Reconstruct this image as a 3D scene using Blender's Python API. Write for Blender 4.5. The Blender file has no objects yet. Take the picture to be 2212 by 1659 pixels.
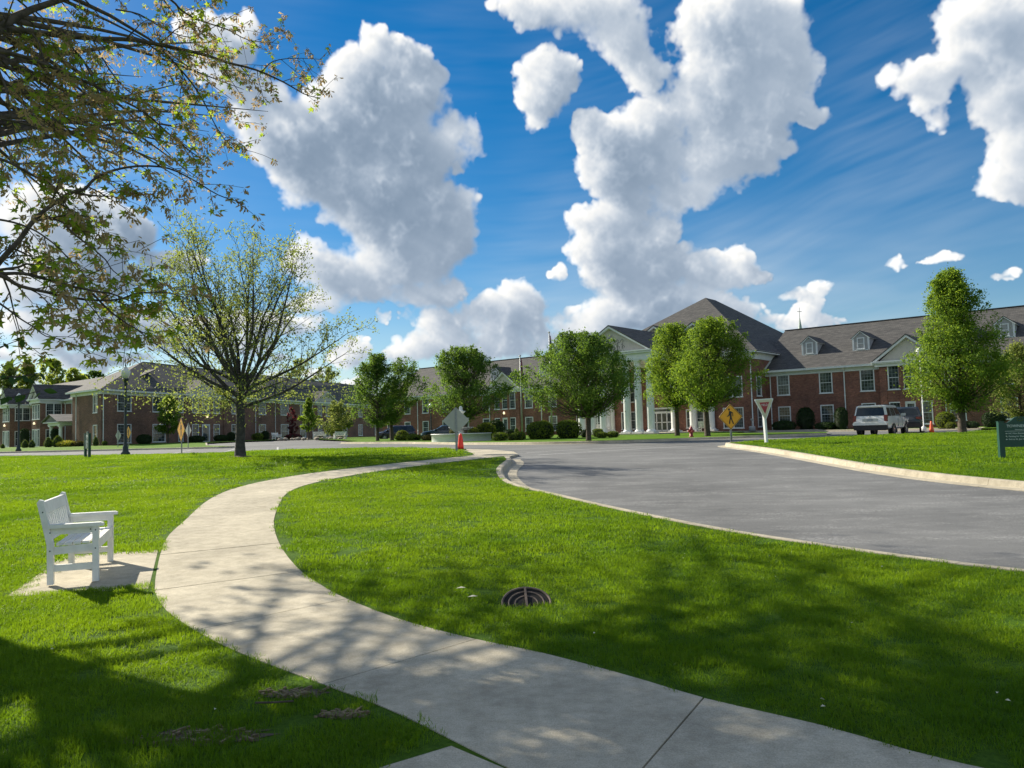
import bpy, bmesh, math, random
import numpy as np
from mathutils import Vector, Matrix
from mathutils.geometry import delaunay_2d_cdt

scene = bpy.context.scene
COL = scene.collection
PI = math.pi
R = math.radians

# ------------------------------------------------------------------ camera
cam_d = bpy.data.cameras.new('camera')
cam_d.sensor_fit = 'HORIZONTAL'
cam_d.sensor_width = 36.0
cam_d.lens = 36.0 * 1671 / 2212
cam_d.clip_start = 0.1
cam_d.clip_end = 6000
cam = bpy.data.objects.new('camera', cam_d)
COL.objects.link(cam)
_p, _r = R(3.4), R(1.56)
_R0, _U0, _F0 = Vector((1, 0, 0)), Vector((0, -math.sin(_p), math.cos(_p))), Vector((0, math.cos(_p), math.sin(_p)))
_rt = _R0 * math.cos(_r) - _U0 * math.sin(_r)
_up = _R0 * math.sin(_r) + _U0 * math.cos(_r)
_m = Matrix((_rt, _up, -_F0)).transposed().to_4x4()
_m.translation = Vector((0, 0, 1.6))
cam.matrix_world = _m
scene.camera = cam

# ------------------------------------------------------------------ exposure
scene.view_settings.view_transform = 'Standard'
scene.view_settings.look = 'None'
scene.view_settings.exposure = 1.05
scene.view_settings.gamma = 1.0
scene.view_settings.use_curve_mapping = False
scene.cycles.max_bounces = 6
scene.cycles.diffuse_bounces = 3
scene.cycles.glossy_bounces = 3
scene.cycles.transmission_bounces = 4
scene.cycles.transparent_max_bounces = 8
scene.cycles.use_adaptive_sampling = True
scene.cycles.use_denoising = True
scene.cycles.sample_clamp_indirect = 6

# ------------------------------------------------------------------ sun and sky
SUN_EL, SUN_AZ = R(31), R(-52)          # azimuth from +Y, clockwise positive
sd = Vector((math.sin(SUN_AZ) * math.cos(SUN_EL), math.cos(SUN_AZ) * math.cos(SUN_EL), math.sin(SUN_EL)))
sun_d = bpy.data.lights.new('sun', 'SUN')
sun_d.energy = 4.1
sun_d.angle = R(0.55)
sun_d.color = (1.0, 0.92, 0.76)
sun = bpy.data.objects.new('sun', sun_d)
COL.objects.link(sun)
sun.rotation_euler = sd.to_track_quat('Z', 'Y').to_euler()

CLOUDS=[(-10,26.43,1.41,1.33),(-7.67,25.8,1.59,1.35),(-11.89,24.75,1.72,1.64),(-6.42,24.36,1.45,1.84),(-13.76,22.57,2.04,1.66),(-15.74,21.4,2.03,1.5),(-17.52,20.82,2.31,1.49),(-18.93,21.87,1.36,1.31),(-10.08,22.16,4.81,3.71),(-7.72,20.69,3.59,3.47),(-15.44,19.76,2.99,1.68),(-13.49,18.32,3.53,2.19),(-10.17,17.18,3.94,2.89),(-8.51,15.28,4.32,2.94),(-5.41,15.94,2.01,2.96),(-3.16,15.93,1.41,2.05),(-3.9,13.97,2.03,1.67),(-7.54,12.66,4.03,2.32),(-10.6,11.65,4.32,1.97),(-13.58,11.93,2.94,1.78),(-15.19,12.53,1.29,1.28),(-6.9,10.32,3.72,1.27),(-10.96,9.99,3.99,0.93),(-4.86,9.97,1.7,1.01),(-4.46,19.63,0.53,0.39),(-3.77,19.15,0.46,0.39),(-4.31,21.5,0.72,0.32),(-18.41,27.3,0.88,1.11),(-19.53,25.8,1.62,1.54),(-21.23,26.14,1.74,1.65),(-19.85,24.08,1.34,1.28),(-17.97,23.42,1.52,1.02),(-22,24.39,0.87,0.83),(-16.69,23.24,0.92,0.88),(-22.6,26.77,0.85,1.07),(3.25,25.43,2.25,1.59),(2.68,24.11,1.78,1.55),(2.11,22.77,0.98,1.26),(4.99,25.04,0.8,1.22),(3.4,29.42,3.43,1.17),(7.24,28.91,3.73,1.74),(8.91,27.37,2.65,2.06),(10.52,24.92,1.58,1.5),(9.21,26.2,1.26,1.49),(10.54,23.74,0.89,1.06),(0.58,29.66,1.87,0.73),(16.32,27.08,3.3,2.26),(19.18,26.37,2.95,2.23),(17.48,24.39,4.24,2.6),(20.62,23.9,2.07,1.69),(16.07,22.25,3.56,2.38),(18.61,21.61,3.35,2.05),(14.07,21.59,1.89,1.82),(21.67,20.57,1.63,0.63),(10.7,21.32,2.57,1.55),(8.63,20.56,2.44,1.57),(6.24,21.34,1.24,0.95),(7.51,18.44,2.14,1.77),(11.26,18.48,3.57,2.21),(15.27,19.02,3.48,2.46),(17.83,18.72,2.48,1.81),(13.19,16.73,3.56,1.42),(5.77,18.07,0.83,0.71),(6.7,14.95,2.51,1.48),(8.6,15.65,1.99,1.47),(6.64,13.3,2.19,1.66),(8.67,12.86,3.18,2.15),(11.42,14.31,1.32,1.78),(10.97,11.4,2.99,1.81),(7.92,10.91,2.53,1.67),(13.6,10.89,2.62,1.3),(16.38,11.48,1.44,1.11),(17.46,10.58,1.12,0.7),(9.56,9.48,2.85,1.07),(5.33,15.35,1.34,0.82),(15.85,10.39,1.94,0.9),(33.19,22.6,2.78,2.43),(32.03,24.19,2.04,1.46),(33.51,19.63,2.29,2.22),(33.81,16.6,2.05,2.01),(32.69,14.34,1.58,1.16),(33.91,14.11,1.29,1.27),(28.27,21.63,1.64,1.11),(29.41,20.28,1.35,1.18),(29.88,19.08,0.81,1.05),(30.82,21.6,1.58,1.02),(35.72,20.38,2.93,4.25),(0.32,9.86,1.54,1.29),(-0.92,8.71,2.06,1.19),(1.32,8.82,1.71,1.53),(-3.18,8.08,1.71,0.95),(-1.48,7.36,2.74,0.96),(1.97,7.43,1.37,1.19),(-5.93,7.95,1.53,1.18),(-4.93,6.58,2.39,1.02),(-1.51,6.16,3.09,0.89),(-6.98,6.44,1.7,1.02),(2.28,6.23,2.06,0.89),(3.65,11.44,0.58,0.61),(4.05,7.71,0.96,1.02),(-2.53,6.7,2.4,0.68),(-7.62,8.31,0.74,0.67),(-8.68,5.78,1.01,0.67),(6.45,7.95,1.87,1.08),(8.5,8.19,2.36,1.21),(11.2,8.56,1.83,1.06),(5.39,6.97,1.7,1.02),(16.72,8.21,1.77,0.83),(18.57,7.59,0.95,0.57),(15.46,8.79,1.14,0.71),(20.96,7.57,0.99,1.05),(21.59,8.15,0.49,0.73),(20.24,6.98,1.09,0.56),(22.18,6.68,1.22,0.49),(23.3,6.75,0.48,0.24),(20.94,8.94,1.7,0.49),(22.15,9.21,1.16,0.43),(26.88,10.16,0.75,0.37),(29.63,10.03,1.06,0.39),(28.7,9.88,0.56,0.22),(32.74,8.64,0.66,0.32),(33.36,8.85,0.39,0.31),(-30.68,15.36,2.98,1.2),(-32.69,13.7,1.84,1.56),(-27.21,14.58,1.42,0.84),(-23.52,12.15,1.8,0.65),(-29.1,12.93,2.23,0.96),(-9.65,8.32,0.87,0.53),(-13.61,9.3,2.3,0.78),(-32.12,5.73,2.14,0.48),(-22.35,7.84,1.53,0.61),(-27.18,5.25,3.46,0.46),(10.82,7.41,2,0.83),(13.54,9.24,1.97,0.78),(18.54,10.17,0.82,0.44),(-28.54,7.93,3.96,0.96),(-32.14,7.47,2.41,1.07),(-24.96,7.76,1.78,0.89),(-29.85,6.54,4.72,0.72),(-24.96,6.37,2.97,0.71),(-19.95,6.61,2.82,0.94),(-26.93,13.42,1.72,1.13),(-25.53,13.83,0.82,0.8),(-30.66,11.63,3.82,1.49),(-32.16,9.77,2.94,1.33),(-28.55,10.62,3.38,1.12),(-15.24,7.97,1.95,0.71),(-11.69,5.64,1.66,1),(-11.34,6.65,0.73,0.6),(-18.72,7.92,1.9,0.79),(-10.94,3.68,1.33,0.34),(13.32,4.92,1.85,0.33),(-3.28,2.73,0.79,0.5),(-39.52,6.41,2.11,0.48),(-37.4,3.09,2.14,0.36),(-6.12,2.73,1.02,0.38),(1.01,4.52,0.88,0.51),(-32.46,4.09,1.7,0.33),(-17.43,6.01,1.47,0.4),(12.41,3.39,2.22,0.34),(-23.15,5.99,0.81,0.51),(4.7,6.05,0.8,0.3),(1.86,4.08,0.71,0.45),(3.19,6.39,0.96,0.3),(5.43,2.59,1.17,0.37),(-17.41,4.53,2.18,0.43),(-4.68,4.75,1.06,0.37),(13.33,6.11,2,0.4),(6.92,4.91,1.38,0.39),(-29.28,4.66,1.23,0.48),(4.69,6.47,2.12,0.24),(-0.89,5.68,2.18,0.38),(-14.3,4.48,0.96,0.54),(13.3,3.33,2.33,0.29),(-35.42,5.35,2.09,0.29),(11.5,3.92,1.02,0.32),(-33.91,5.52,1.19,0.45),(-15.11,2.74,1.7,0.54),(-30.02,6.34,0.9,0.41),(-30.63,6.48,1.63,0.51),(-1.79,4.13,1.14,0.51),(7.8,5.57,2.07,0.23),(-28.17,4.58,0.83,0.41),(11.15,3.72,1.87,0.29)]


def vnoise(rng,h,w,cy,cx):
    """smooth value noise with cy x cx cells on an h x w grid"""
    g=rng.random((cy+4,cx+4)).astype(np.float32)
    def wts(n,c):
        t=np.linspace(0,c,n,endpoint=False).astype(np.float32);i=t.astype(int);f=t-i
        M=np.zeros((n,c+4),np.float32);r=np.arange(n)
        M[r,i]+=(1-f)**3/6;M[r,i+1]+=(3*f**3-6*f*f+4)/6;M[r,i+2]+=(-3*f**3+3*f*f+3*f+1)/6;M[r,i+3]+=f**3/6
        return M
    return wts(h,cy)@g@wts(w,cx).T
def fbm(rng,h,w,cell,octs,gain=.5,billow=False,sx=1.0):
    out=np.zeros((h,w),np.float32);a=1.;tot=0
    for o in range(octs):
        n=vnoise(rng,h,w,max(1,int(h/cell)),max(1,int(w/(cell*sx))))
        n=(n-.5)*3.2
        if billow: n=1-2*np.abs(n)
        out+=a*n;tot+=a;a*=gain;cell=max(cell/2,1.5)
    return out/tot
def sample(A,y,x):
    h,w=A.shape;y=np.clip(y,0,h-1.001);x=np.clip(x,0,w-1.001);i=y.astype(int);j=x.astype(int);fy=y-i;fx=x-j
    return (A[i,j]*(1-fx)+A[i,j+1]*fx)*(1-fy)+(A[i+1,j]*(1-fx)+A[i+1,j+1]*fx)*fy
def shift(A,dy,dx):
    B=np.roll(A,(dy,dx),(0,1))
    return B
def clouds(blobs,az0,az1,el0,el1,ppd,seed=3):
    """rows go up in elevation. returns alpha, luminance fields"""
    rng=np.random.default_rng(seed)
    w=int((az1-az0)*ppd);h=int((el1-el0)*ppd)
    Y,X=np.mgrid[0:h,0:w].astype(np.float32)
    # domain warp
    wx=fbm(rng,h,w,2.2*ppd,4);wy=fbm(rng,h,w,2.2*ppd,4)
    wx2=fbm(rng,h,w,.7*ppd,4);wy2=fbm(rng,h,w,.7*ppd,4)
    AZ=az0+X/ppd+wx*.75+wx2*.35;EL=el0+Y/ppd+wy*.65+wy2*.3
    Bm=np.full((h,w),-1.5,np.float32);S=np.zeros((h,w),np.float32);Hh=np.zeros((h,w),np.float32)
    def win(a,e,rx,ry,m=1.8):
        x0=int((a-m*rx-1.6-az0)*ppd);x1=int((a+m*rx+1.6-az0)*ppd);y0=int((e-m*ry-1.6-el0)*ppd);y1=int((e+m*ry+1.6-el0)*ppd)
        x0=max(x0,0);y0=max(y0,0);x1=min(x1,w);y1=min(y1,h)
        return None if x1<=x0 or y1<=y0 else (slice(y0,y1),slice(x0,x1))
    puffs=[]
    for (a,e,rx,ry) in blobs:
        size=min(rx,ry)
        puffs.append((a,e,rx*1.1,ry*1.1,0.,size))
        for k in range(int(6+size*5)):
            t=rng.random()*6.283;q=rng.random()**.6*.95
            r=size*(.22+.4*rng.random())
            puffs.append((a+rx*q*np.cos(t),e+ry*q*np.sin(t),r*1.15,r,.75*size*np.sqrt(max(0,1-q*q))*(.6+.5*rng.random()),r))
        s=win(a,e,rx,ry)
        if s is None: continue
        v=1-((AZ[s]-a)/rx)**2-((EL[s]-e)/ry)**2
        vv=v*min(1.0,.30+size*.26)-.10*max(0,1-size)-(.22 if size<.75 and e>6 else 0)
        Bm[s]=np.maximum(Bm[s],vv)+.12*np.exp(-((Bm[s]-vv)/.25)**2)
        S[s]+=np.maximum(v,0)*size*.35
    for (a,e,rx,ry,z0,r) in puffs:
        s=win(a,e,rx,ry,1.)
        if s is None: continue
        v=1-((AZ[s]-a)/rx)**2-((EL[s]-e)/ry)**2
        Hh[s]=np.maximum(Hh[s],np.where(v>0,z0+r*np.sqrt(np.maximum(v,0)),0))
        Bm[s]=np.maximum(Bm[s],v*.5-.12)
    # a shallow volume along the view: slices of density, lit from beyond the left
    NZ=18;dz=.34
    def wts(n,c_):
        t=np.linspace(0,c_,n,endpoint=False).astype(np.float32);i=t.astype(int);f=t-i
        M=np.zeros((n,c_+4),np.float32);r=np.arange(n)
        M[r,i]+=(1-f)**3/6;M[r,i+1]+=(3*f**3-6*f*f+4)/6;M[r,i+2]+=(-3*f**3+3*f*f+3*f+1)/6;M[r,i+3]+=f**3/6
        return M
    octs=[]
    for cell,amp,bil in ((3.0,.32,0),(1.5,.42,1),(.75,.33,1),(.38,.23,1),(.20,.13,0),(.11,.09,0)):
        cy=max(2,int(h/ppd/cell));cx=max(2,int(w/ppd/cell));cz=max(2,int(NZ*dz/max(cell,.3)))
        octs.append((rng.random((cz+4,cy+4,cx+4)).astype(np.float32),wts(NZ,cz),wts(h,cy),wts(w,cx).T,amp,bil))
    soft=np.clip(fbm(rng,h,w,3.5*ppd,3)*.5+.5,0,1)
    azf=np.clip((az0+X/ppd+22)/50,0,1)
    rho=np.zeros((NZ,h,w),np.float32)
    near=Bm>-1.2
    for k in range(NZ):
        z=(k-NZ/2+.5)*dz
        n=np.zeros((h,w),np.float32)
        for g,wz,wy,wx,amp,bil in octs:
            v=(wy@np.tensordot(wz[k],g,1)@wx-.5)*3.4
            n+=amp*((.42-np.abs(v)*1.25) if bil else v)
        base=Bm*1.15-.40*(z/1.25)**2+n*.95
        rho[k]=np.clip(base*(2.6-1.6*soft),0,1)*np.clip(.62+.75*n,.15,1.3)
    # optical depth towards the sun
    Ls=np.zeros_like(rho)
    for j in range(1,11):
        d=.17*j*(1+.10*j);wgt=.17*(1+.20*j)
        dx=int(round(d*.80*ppd));dy=int(round(-d*.46*ppd));kz=int(round(d*.12/dz))
        sh=np.roll(rho,(dy,dx),(1,2))
        if kz: sh=np.concatenate([sh[kz:],np.zeros_like(sh[:kz])],0)
        Ls+=sh*wgt
    SIG=3.0;SL=.80
    Tr=np.ones((h,w),np.float32);acc=np.zeros((h,w),np.float32);L=Ls[0];D=rho.sum(0)*dz
    Lv=np.zeros((h,w),np.float32)
    for j in range(1,9):
        Lv+=np.roll(D,(-int(round(.22*j*(1+.1*j)*ppd)),int(round(.05*j*ppd))),(0,1))*.22*(1+.2*j)
    up=np.exp(-.10*Lv)
    for k in range(NZ):
        a=1-np.exp(-SIG*rho[k]*dz)
        sunl=.55*np.exp(-SL*(1.1-.4*azf)*Ls[k])+.45*np.exp(-.22*SL*Ls[k])
        c=.31+.06*azf+.14*up+(.575-.03*azf)*sunl
        acc+=Tr*a*c;Tr*=1-a
    al=1-Tr
    lum=np.clip(acc/np.maximum(al,1e-3),.45,1.04)
    al=np.clip(al*1.06,0,1)
    return al,lum,D,L
def cirrus(az0,az1,el0,el1,ppd,seed=8):
    rng=np.random.default_rng(seed);w=int((az1-az0)*ppd);h=int((el1-el0)*ppd)
    Y,X=np.mgrid[0:h,0:w].astype(np.float32);AZ=az0+X/ppd;EL=el0+Y/ppd
    big=fbm(rng,h,w,6*ppd,3)*.5+.5
    # streaks run up to the right
    base=fbm(rng,h,w,.5*ppd,5,.6,False,9.)
    sl=np.where(AZ>6,.2,.02)
    y=Y-(X-w/2)*np.clip((AZ+2)/25,0,1)*.24
    st=sample(base,np.mod(y,h-2),X)
    return np.clip((st*.5+.35)*np.clip(big*1.6-.35,0,1),0,1)


def build_world():
    A0, A1, E0, E1, PPD = -48.0, 48.0, -2.0, 40.0, 14.0
    al, lum, D, L = clouds(CLOUDS, A0, A1, E0, E1, PPD)
    ci = cirrus(A0, A1, E0, E1, PPD)
    h, w = al.shape
    ys = np.linspace(E0, E1, h)[:, None]
    xs = np.linspace(A0, A1, w)[None, :]
    fade = np.clip((A1 - np.abs(xs)) / 7, 0, 1) * np.clip((E1 - ys) / 6, 0, 1)
    # fair weather haze band low over the horizon
    rng = np.random.default_rng(5)
    band = fbm(rng, h, w, 4 * PPD, 5, .6, False, 5.)
    hz = np.exp(-np.clip(ys, 0, None) / 5.0) * np.clip(.75 + .9 * band, 0, 1.3) + np.exp(-((ys - 9) / 5) ** 2) * np.clip(band * 1.2, 0, .6) * .5
    veil = np.clip(.42 * ci * np.clip(1.25 - ys / 30, .35, 1) + .80 * hz, 0, .9)
    buf = np.zeros((h, w, 4), np.float32)
    buf[..., 0] = np.clip(lum, 0, 1.1) / 1.1
    buf[..., 1] = al
    buf[..., 2] = veil
    buf[..., 3] = fade + 0 * al
    img = bpy.data.images.new('cloud_field', w, h, alpha=True, float_buffer=True, is_data=True)
    img.alpha_mode = 'CHANNEL_PACKED'
    img.pixels.foreach_set(buf.ravel())
    img.update()
    img.pack()
    wd = bpy.data.worlds.new('World')
    scene.world = wd
    wd.use_nodes = True
    nt = wd.node_tree
    nt.nodes.clear()
    N = nt.nodes.new
    def lk(a, b): nt.links.new(a, b)
    def mth(op, a, b=None, c=None, clamp=False):
        n = N('ShaderNodeMath'); n.operation = op; n.use_clamp = clamp
        for i, v in enumerate((a, b, c)):
            if v is None: continue
            if isinstance(v, (int, float)): n.inputs[i].default_value = v
            else: lk(v, n.inputs[i])
        return n.outputs[0]
    def mix(f, a, b):
        n = N('ShaderNodeMix'); n.data_type = 'RGBA'
        for s, v in ((n.inputs[0], f), (n.inputs[6], a), (n.inputs[7], b)):
            if isinstance(v, tuple): s.default_value = v
            elif isinstance(v, (int, float)): s.default_value = v
            else: lk(v, s)
        return n.outputs[2]
    tc = N('ShaderNodeTexCoord')
    sx = N('ShaderNodeSeparateXYZ'); lk(tc.outputs['Generated'], sx.inputs[0])
    az = mth('MULTIPLY', mth('ARCTAN2', sx.outputs[0], sx.outputs[1]), 180 / PI)
    el = mth('MULTIPLY', mth('ARCSINE', sx.outputs[2]), 180 / PI)
    u = mth('MULTIPLY_ADD', az, 1 / (A1 - A0), -A0 / (A1 - A0))
    v = mth('MULTIPLY_ADD', el, 1 / (E1 - E0), -E0 / (E1 - E0))
    cx = N('ShaderNodeCombineXYZ'); lk(u, cx.inputs[0]); lk(v, cx.inputs[1])
    ti = N('ShaderNodeTexImage'); ti.image = img; ti.extension = 'CLIP'; ti.interpolation = 'Cubic'
    lk(cx.outputs[0], ti.inputs[0])
    sc = N('ShaderNodeSeparateColor'); lk(ti.outputs['Color'], sc.inputs[0])
    fd = ti.outputs['Alpha']
    # the rest of the dome: similar broken cumulus from noise
    n1 = N('ShaderNodeTexNoise'); n1.inputs['Scale'].default_value = 2.6; n1.inputs['Detail'].default_value = 7; n1.inputs['Roughness'].default_value = .58
    lk(tc.outputs['Generated'], n1.inputs['Vector'])
    r1 = N('ShaderNodeMapRange'); r1.inputs[1].default_value = .49; r1.inputs[2].default_value = .60; r1.interpolation_type = 'SMOOTHSTEP'
    lk(n1.outputs[0], r1.inputs[0])
    up = N('ShaderNodeMapRange'); up.inputs[1].default_value = -.02; up.inputs[2].default_value = .03
    lk(sx.outputs[2], up.inputs[0])
    oa = mth('MULTIPLY', r1.outputs[0], up.outputs[0])
    ol = mth('MULTIPLY_ADD', n1.outputs[0], -1.0, 1.48)
    def blend(a, b): return mth('ADD', mth('MULTIPLY', a, fd), mth('MULTIPLY', b, mth('SUBTRACT', 1.0, fd)))
    alpha = blend(sc.outputs[1], oa)
    lumv = blend(mth('MULTIPLY', sc.outputs[0], 1.1), ol)
    veilv = blend(sc.outputs[2], 0.12)
    lin = mth('POWER', mth('MAXIMUM', lumv, 0.0), 2.2)
    wm = N('ShaderNodeMapRange'); wm.inputs[1].default_value = .45; wm.inputs[2].default_value = .95
    lk(lumv, wm.inputs[0])
    tint = mix(wm.outputs[0], (.64, .97, 1.42, 1), (1, 1, .985, 1))
    cm = N('ShaderNodeVectorMath'); cm.operation = 'SCALE'
    lk(tint, cm.inputs[0]); lk(lin, cm.inputs['Scale'])
    sky = N('ShaderNodeTexSky'); sky.sky_type = 'NISHITA'; sky.sun_disc = False
    sky.sun_elevation = SUN_EL; sky.sun_rotation = SUN_AZ
    sky.altitude = 200; sky.air_density = 1.0; sky.dust_density = 0.3; sky.ozone_density = 2.2
    hs = N('ShaderNodeHueSaturation'); hs.inputs['Saturation'].default_value = 1.55; hs.inputs['Value'].default_value = 1.0
    lk(sky.outputs[0], hs.inputs['Color'])
    b1 = N('ShaderNodeBackground'); b1.inputs[1].default_value = SKY_STRENGTH
    lk(hs.outputs[0], b1.inputs[0])
    bv = N('ShaderNodeBackground'); bv.inputs[0].default_value = (.80, .91, 1.0, 1); bv.inputs[1].default_value = CLOUD_STRENGTH * .8
    b2 = N('ShaderNodeBackground'); b2.inputs[1].default_value = CLOUD_STRENGTH
    lk(cm.outputs[0], b2.inputs[0])
    m1 = N('ShaderNodeMixShader'); lk(veilv, m1.inputs[0]); lk(b1.outputs[0], m1.inputs[1]); lk(bv.outputs[0], m1.inputs[2])
    m2 = N('ShaderNodeMixShader'); lk(alpha, m2.inputs[0]); lk(m1.outputs[0], m2.inputs[1]); lk(b2.outputs[0], m2.inputs[2])
    out = N('ShaderNodeOutputWorld'); lk(m2.outputs[0], out.inputs[0])

SKY_STRENGTH, CLOUD_STRENGTH = 0.051, 0.52
build_world()

# ================================================================== helpers
def sm(t):
    t = min(1.0, max(0.0, t)); return t * t * (3 - 2 * t)
def zt(x, y):                                   # lawn level; roads lie 0.13 lower
    z = 0.85 * sm((y - 4) / 30.0) + 0.10 * sm((y - 45) / 30.0) + 0.22 * sm((y - 62) / 20.0) * sm((-x - 14) / 12.0)
    d2 = ((x - 0.05) / .55) ** 2 + ((y - 7.15) / .62) ** 2
    if d2 < 9: z -= 0.06 * math.exp(-d2)
    return z
ROAD = -0.13

class MB:
    """collects shapes for ONE mesh object"""
    def __init__(s): s.v = []; s.f = []; s.mi = []; s.M = Matrix.Identity(4); s.cur = 0; s.sm = []; s.smooth = False
    def add(s, vs, fs):
        b = len(s.v); M = s.M
        s.v += [tuple(M @ Vector(p)) for p in vs]
        for f in fs: s.f.append(tuple(b + i for i in f)); s.mi.append(s.cur); s.sm.append(s.smooth)
        return s
    def box(s, x0, x1, y0, y1, z0, z1):
        return s.add([(x0, y0, z0), (x1, y0, z0), (x1, y1, z0), (x0, y1, z0), (x0, y0, z1), (x1, y0, z1), (x1, y1, z1), (x0, y1, z1)],
                     [(0, 3, 2, 1), (4, 5, 6, 7), (0, 1, 5, 4), (1, 2, 6, 5), (2, 3, 7, 6), (3, 0, 4, 7)])
    def poly(s, pts): return s.add(pts, [tuple(range(len(pts)))])
    def prism(s, pts, axis, a, b):
        """extrude a 2D outline along an axis"""
        n = len(pts)
        def P(p, t): return {'z': (p[0], p[1], t), 'y': (p[0], t, p[1]), 'x': (t, p[0], p[1])}[axis]
        vs = [P(p, a) for p in pts] + [P(p, b) for p in pts]
        fs = [tuple(range(n - 1, -1, -1)), tuple(range(n, 2 * n))] + [(i, (i + 1) % n, n + (i + 1) % n, n + i) for i in range(n)]
        return s.add(vs, fs)
    def lathe(s, prof, n=16, c=(0, 0), caps=True, axis='z'):
        vs = []; fs = []
        for (r, z) in prof:
            for k in range(n):
                a = 2 * PI * k / n
                p = (c[0] + r * math.cos(a), c[1] + r * math.sin(a), z)
                if axis == 'y': p = (c[0] + r * math.cos(a), z, c[1] + r * math.sin(a))
                vs.append(p)
        for i in range(len(prof) - 1):
            for k in range(n):
                q = (i * n + k, i * n + (k + 1) % n, (i + 1) * n + (k + 1) % n, (i + 1) * n + k)
                fs.append(q if axis == 'z' else q[::-1])
        if caps: fs += [tuple(range(n - 1, -1, -1)), tuple(range((len(prof) - 1) * n, len(prof) * n))]
        return s.add(vs, fs)
    def tube(s, pts, rad, n=6, cap=True):
        pts = [Vector(p) for p in pts]; m = len(pts)
        if isinstance(rad, (int, float)): rad = [rad] * m
        vs = []; fs = []; ref = None
        for i, p in enumerate(pts):
            d = (pts[min(i + 1, m - 1)] - pts[max(i - 1, 0)]).normalized()
            if ref is None: ref = d.orthogonal().normalized()
            ref = (ref - d * ref.dot(d))
            ref = ref.normalized() if ref.length > 1e-5 else d.orthogonal().normalized()
            b = d.cross(ref)
            for k in range(n):
                a = 2 * PI * k / n
                vs.append(p + (ref * math.cos(a) + b * math.sin(a)) * rad[i])
        for i in range(m - 1):
            for k in range(n): fs.append((i * n + k, i * n + (k + 1) % n, (i + 1) * n + (k + 1) % n, (i + 1) * n + k))
        if cap: fs += [tuple(range(n - 1, -1, -1)), tuple(range((m - 1) * n, m * n))]
        return s.add(vs, fs)
    def mesh(s, name, mats):
        me = bpy.data.meshes.new(name)
        me.from_pydata(s.v, [], s.f)
        for m in mats: me.materials.append(m)
        me.polygons.foreach_set('material_index', s.mi)
        me.polygons.foreach_set('use_smooth', s.sm)
        uv = me.uv_layers.new(name='metres')
        vs = s.v; data = []
        for p in me.polygons:
            n = p.normal; ax, ay, az = abs(n.x), abs(n.y), abs(n.z)
            for li in p.loop_indices:
                x, y, z = vs[me.loops[li].vertex_index]
                if az > .97: data += (x, y)
                elif ax > ay: data += (y, z / max(.35, math.sqrt(max(0, 1 - az * az))))
                else: data += (x, z / max(.35, math.sqrt(max(0, 1 - az * az))))
        uv.data.foreach_set('uv', data)
        me.validate()
        me.update()
        return me

def obj(name, mb, mats, parent=None, loc=(0, 0, 0), rz=0.0, rot=None):
    if not isinstance(mats, (list, tuple)): mats = [mats]
    me = mb if isinstance(mb, bpy.types.Mesh) else mb.mesh(name, mats)
    o = bpy.data.objects.new(name, me)
    COL.objects.link(o)
    o.location = loc
    o.rotation_euler = rot if rot else (0, 0, rz)
    if parent: o.parent = parent
    return o
def thing(name, label, cat, loc=(0, 0, 0), rz=0.0, group=None, rot=None):
    o = bpy.data.objects.new(name, None); COL.objects.link(o)
    o.empty_display_size = .2
    o.location = loc; o.rotation_euler = rot if rot else (0, 0, rz)
    o['label'] = label; o['category'] = cat
    if group: o['group'] = group
    return o
def tag(o, label, cat, group=None):
    o['label'] = label; o['category'] = cat
    if group: o['group'] = group
    return o
def kids(o, table={}):
    return [c for c in scene.objects if c.parent is o]
def copy_tree(o, parent=None):
    c = o.copy(); COL.objects.link(c); c.parent = parent
    for ch in kids(o): copy_tree(ch, c)
    return c
def text(name, s, size, mat, parent, loc, rot, extrude=.002, align='CENTER'):
    cu = bpy.data.curves.new(name, 'FONT'); cu.body = s; cu.size = size; cu.extrude = extrude
    cu.align_x = align; cu.align_y = 'CENTER'; cu.resolution_u = 2
    cu.materials.append(mat)
    f = bpy.data.objects.new(name, cu); COL.objects.link(f)
    me = bpy.data.meshes.new_from_object(f)
    bpy.data.objects.remove(f); bpy.data.curves.remove(cu)
    me.name = name
    o = bpy.data.objects.new(name, me); COL.objects.link(o)
    o.parent = parent; o.location = loc; o.rotation_euler = rot
    return o

# ================================================================== materials
def new_mat(name):
    m = bpy.data.materials.new(name); m.use_nodes = True
    nt = m.node_tree; b = nt.nodes['Principled BSDF']
    return m, nt, b
def noise_col(nt, c1, c2, scale, detail=5, rough=.6, coord='Object', vec=None, contrast=(.35, .65)):
    t = nt.nodes.new('ShaderNodeTexNoise'); t.inputs['Scale'].default_value = scale; t.inputs['Detail'].default_value = detail; t.inputs['Roughness'].default_value = rough
    if vec is None:
        tc = nt.nodes.new('ShaderNodeTexCoord'); vec = tc.outputs[coord]
    nt.links.new(vec, t.inputs['Vector'])
    r = nt.nodes.new('ShaderNodeValToRGB')
    r.color_ramp.elements[0].position = contrast[0]; r.color_ramp.elements[1].position = contrast[1]
    r.color_ramp.elements[0].color = (*c1, 1); r.color_ramp.elements[1].color = (*c2, 1)
    nt.links.new(t.outputs[0], r.inputs[0])
    return r.outputs[0], t.outputs[0]
def mixc(nt, f, a, b, mode='MIX'):
    n = nt.nodes.new('ShaderNodeMix'); n.data_type = 'RGBA'; n.blend_type = mode
    for s, v in ((n.inputs[0], f), (n.inputs[6], a), (n.inputs[7], b)):
        if isinstance(v, tuple): s.default_value = v if len(v) == 4 else (*v, 1)
        elif isinstance(v, (int, float)): s.default_value = v
        else: nt.links.new(v, s)
    return n.outputs[2]
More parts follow.
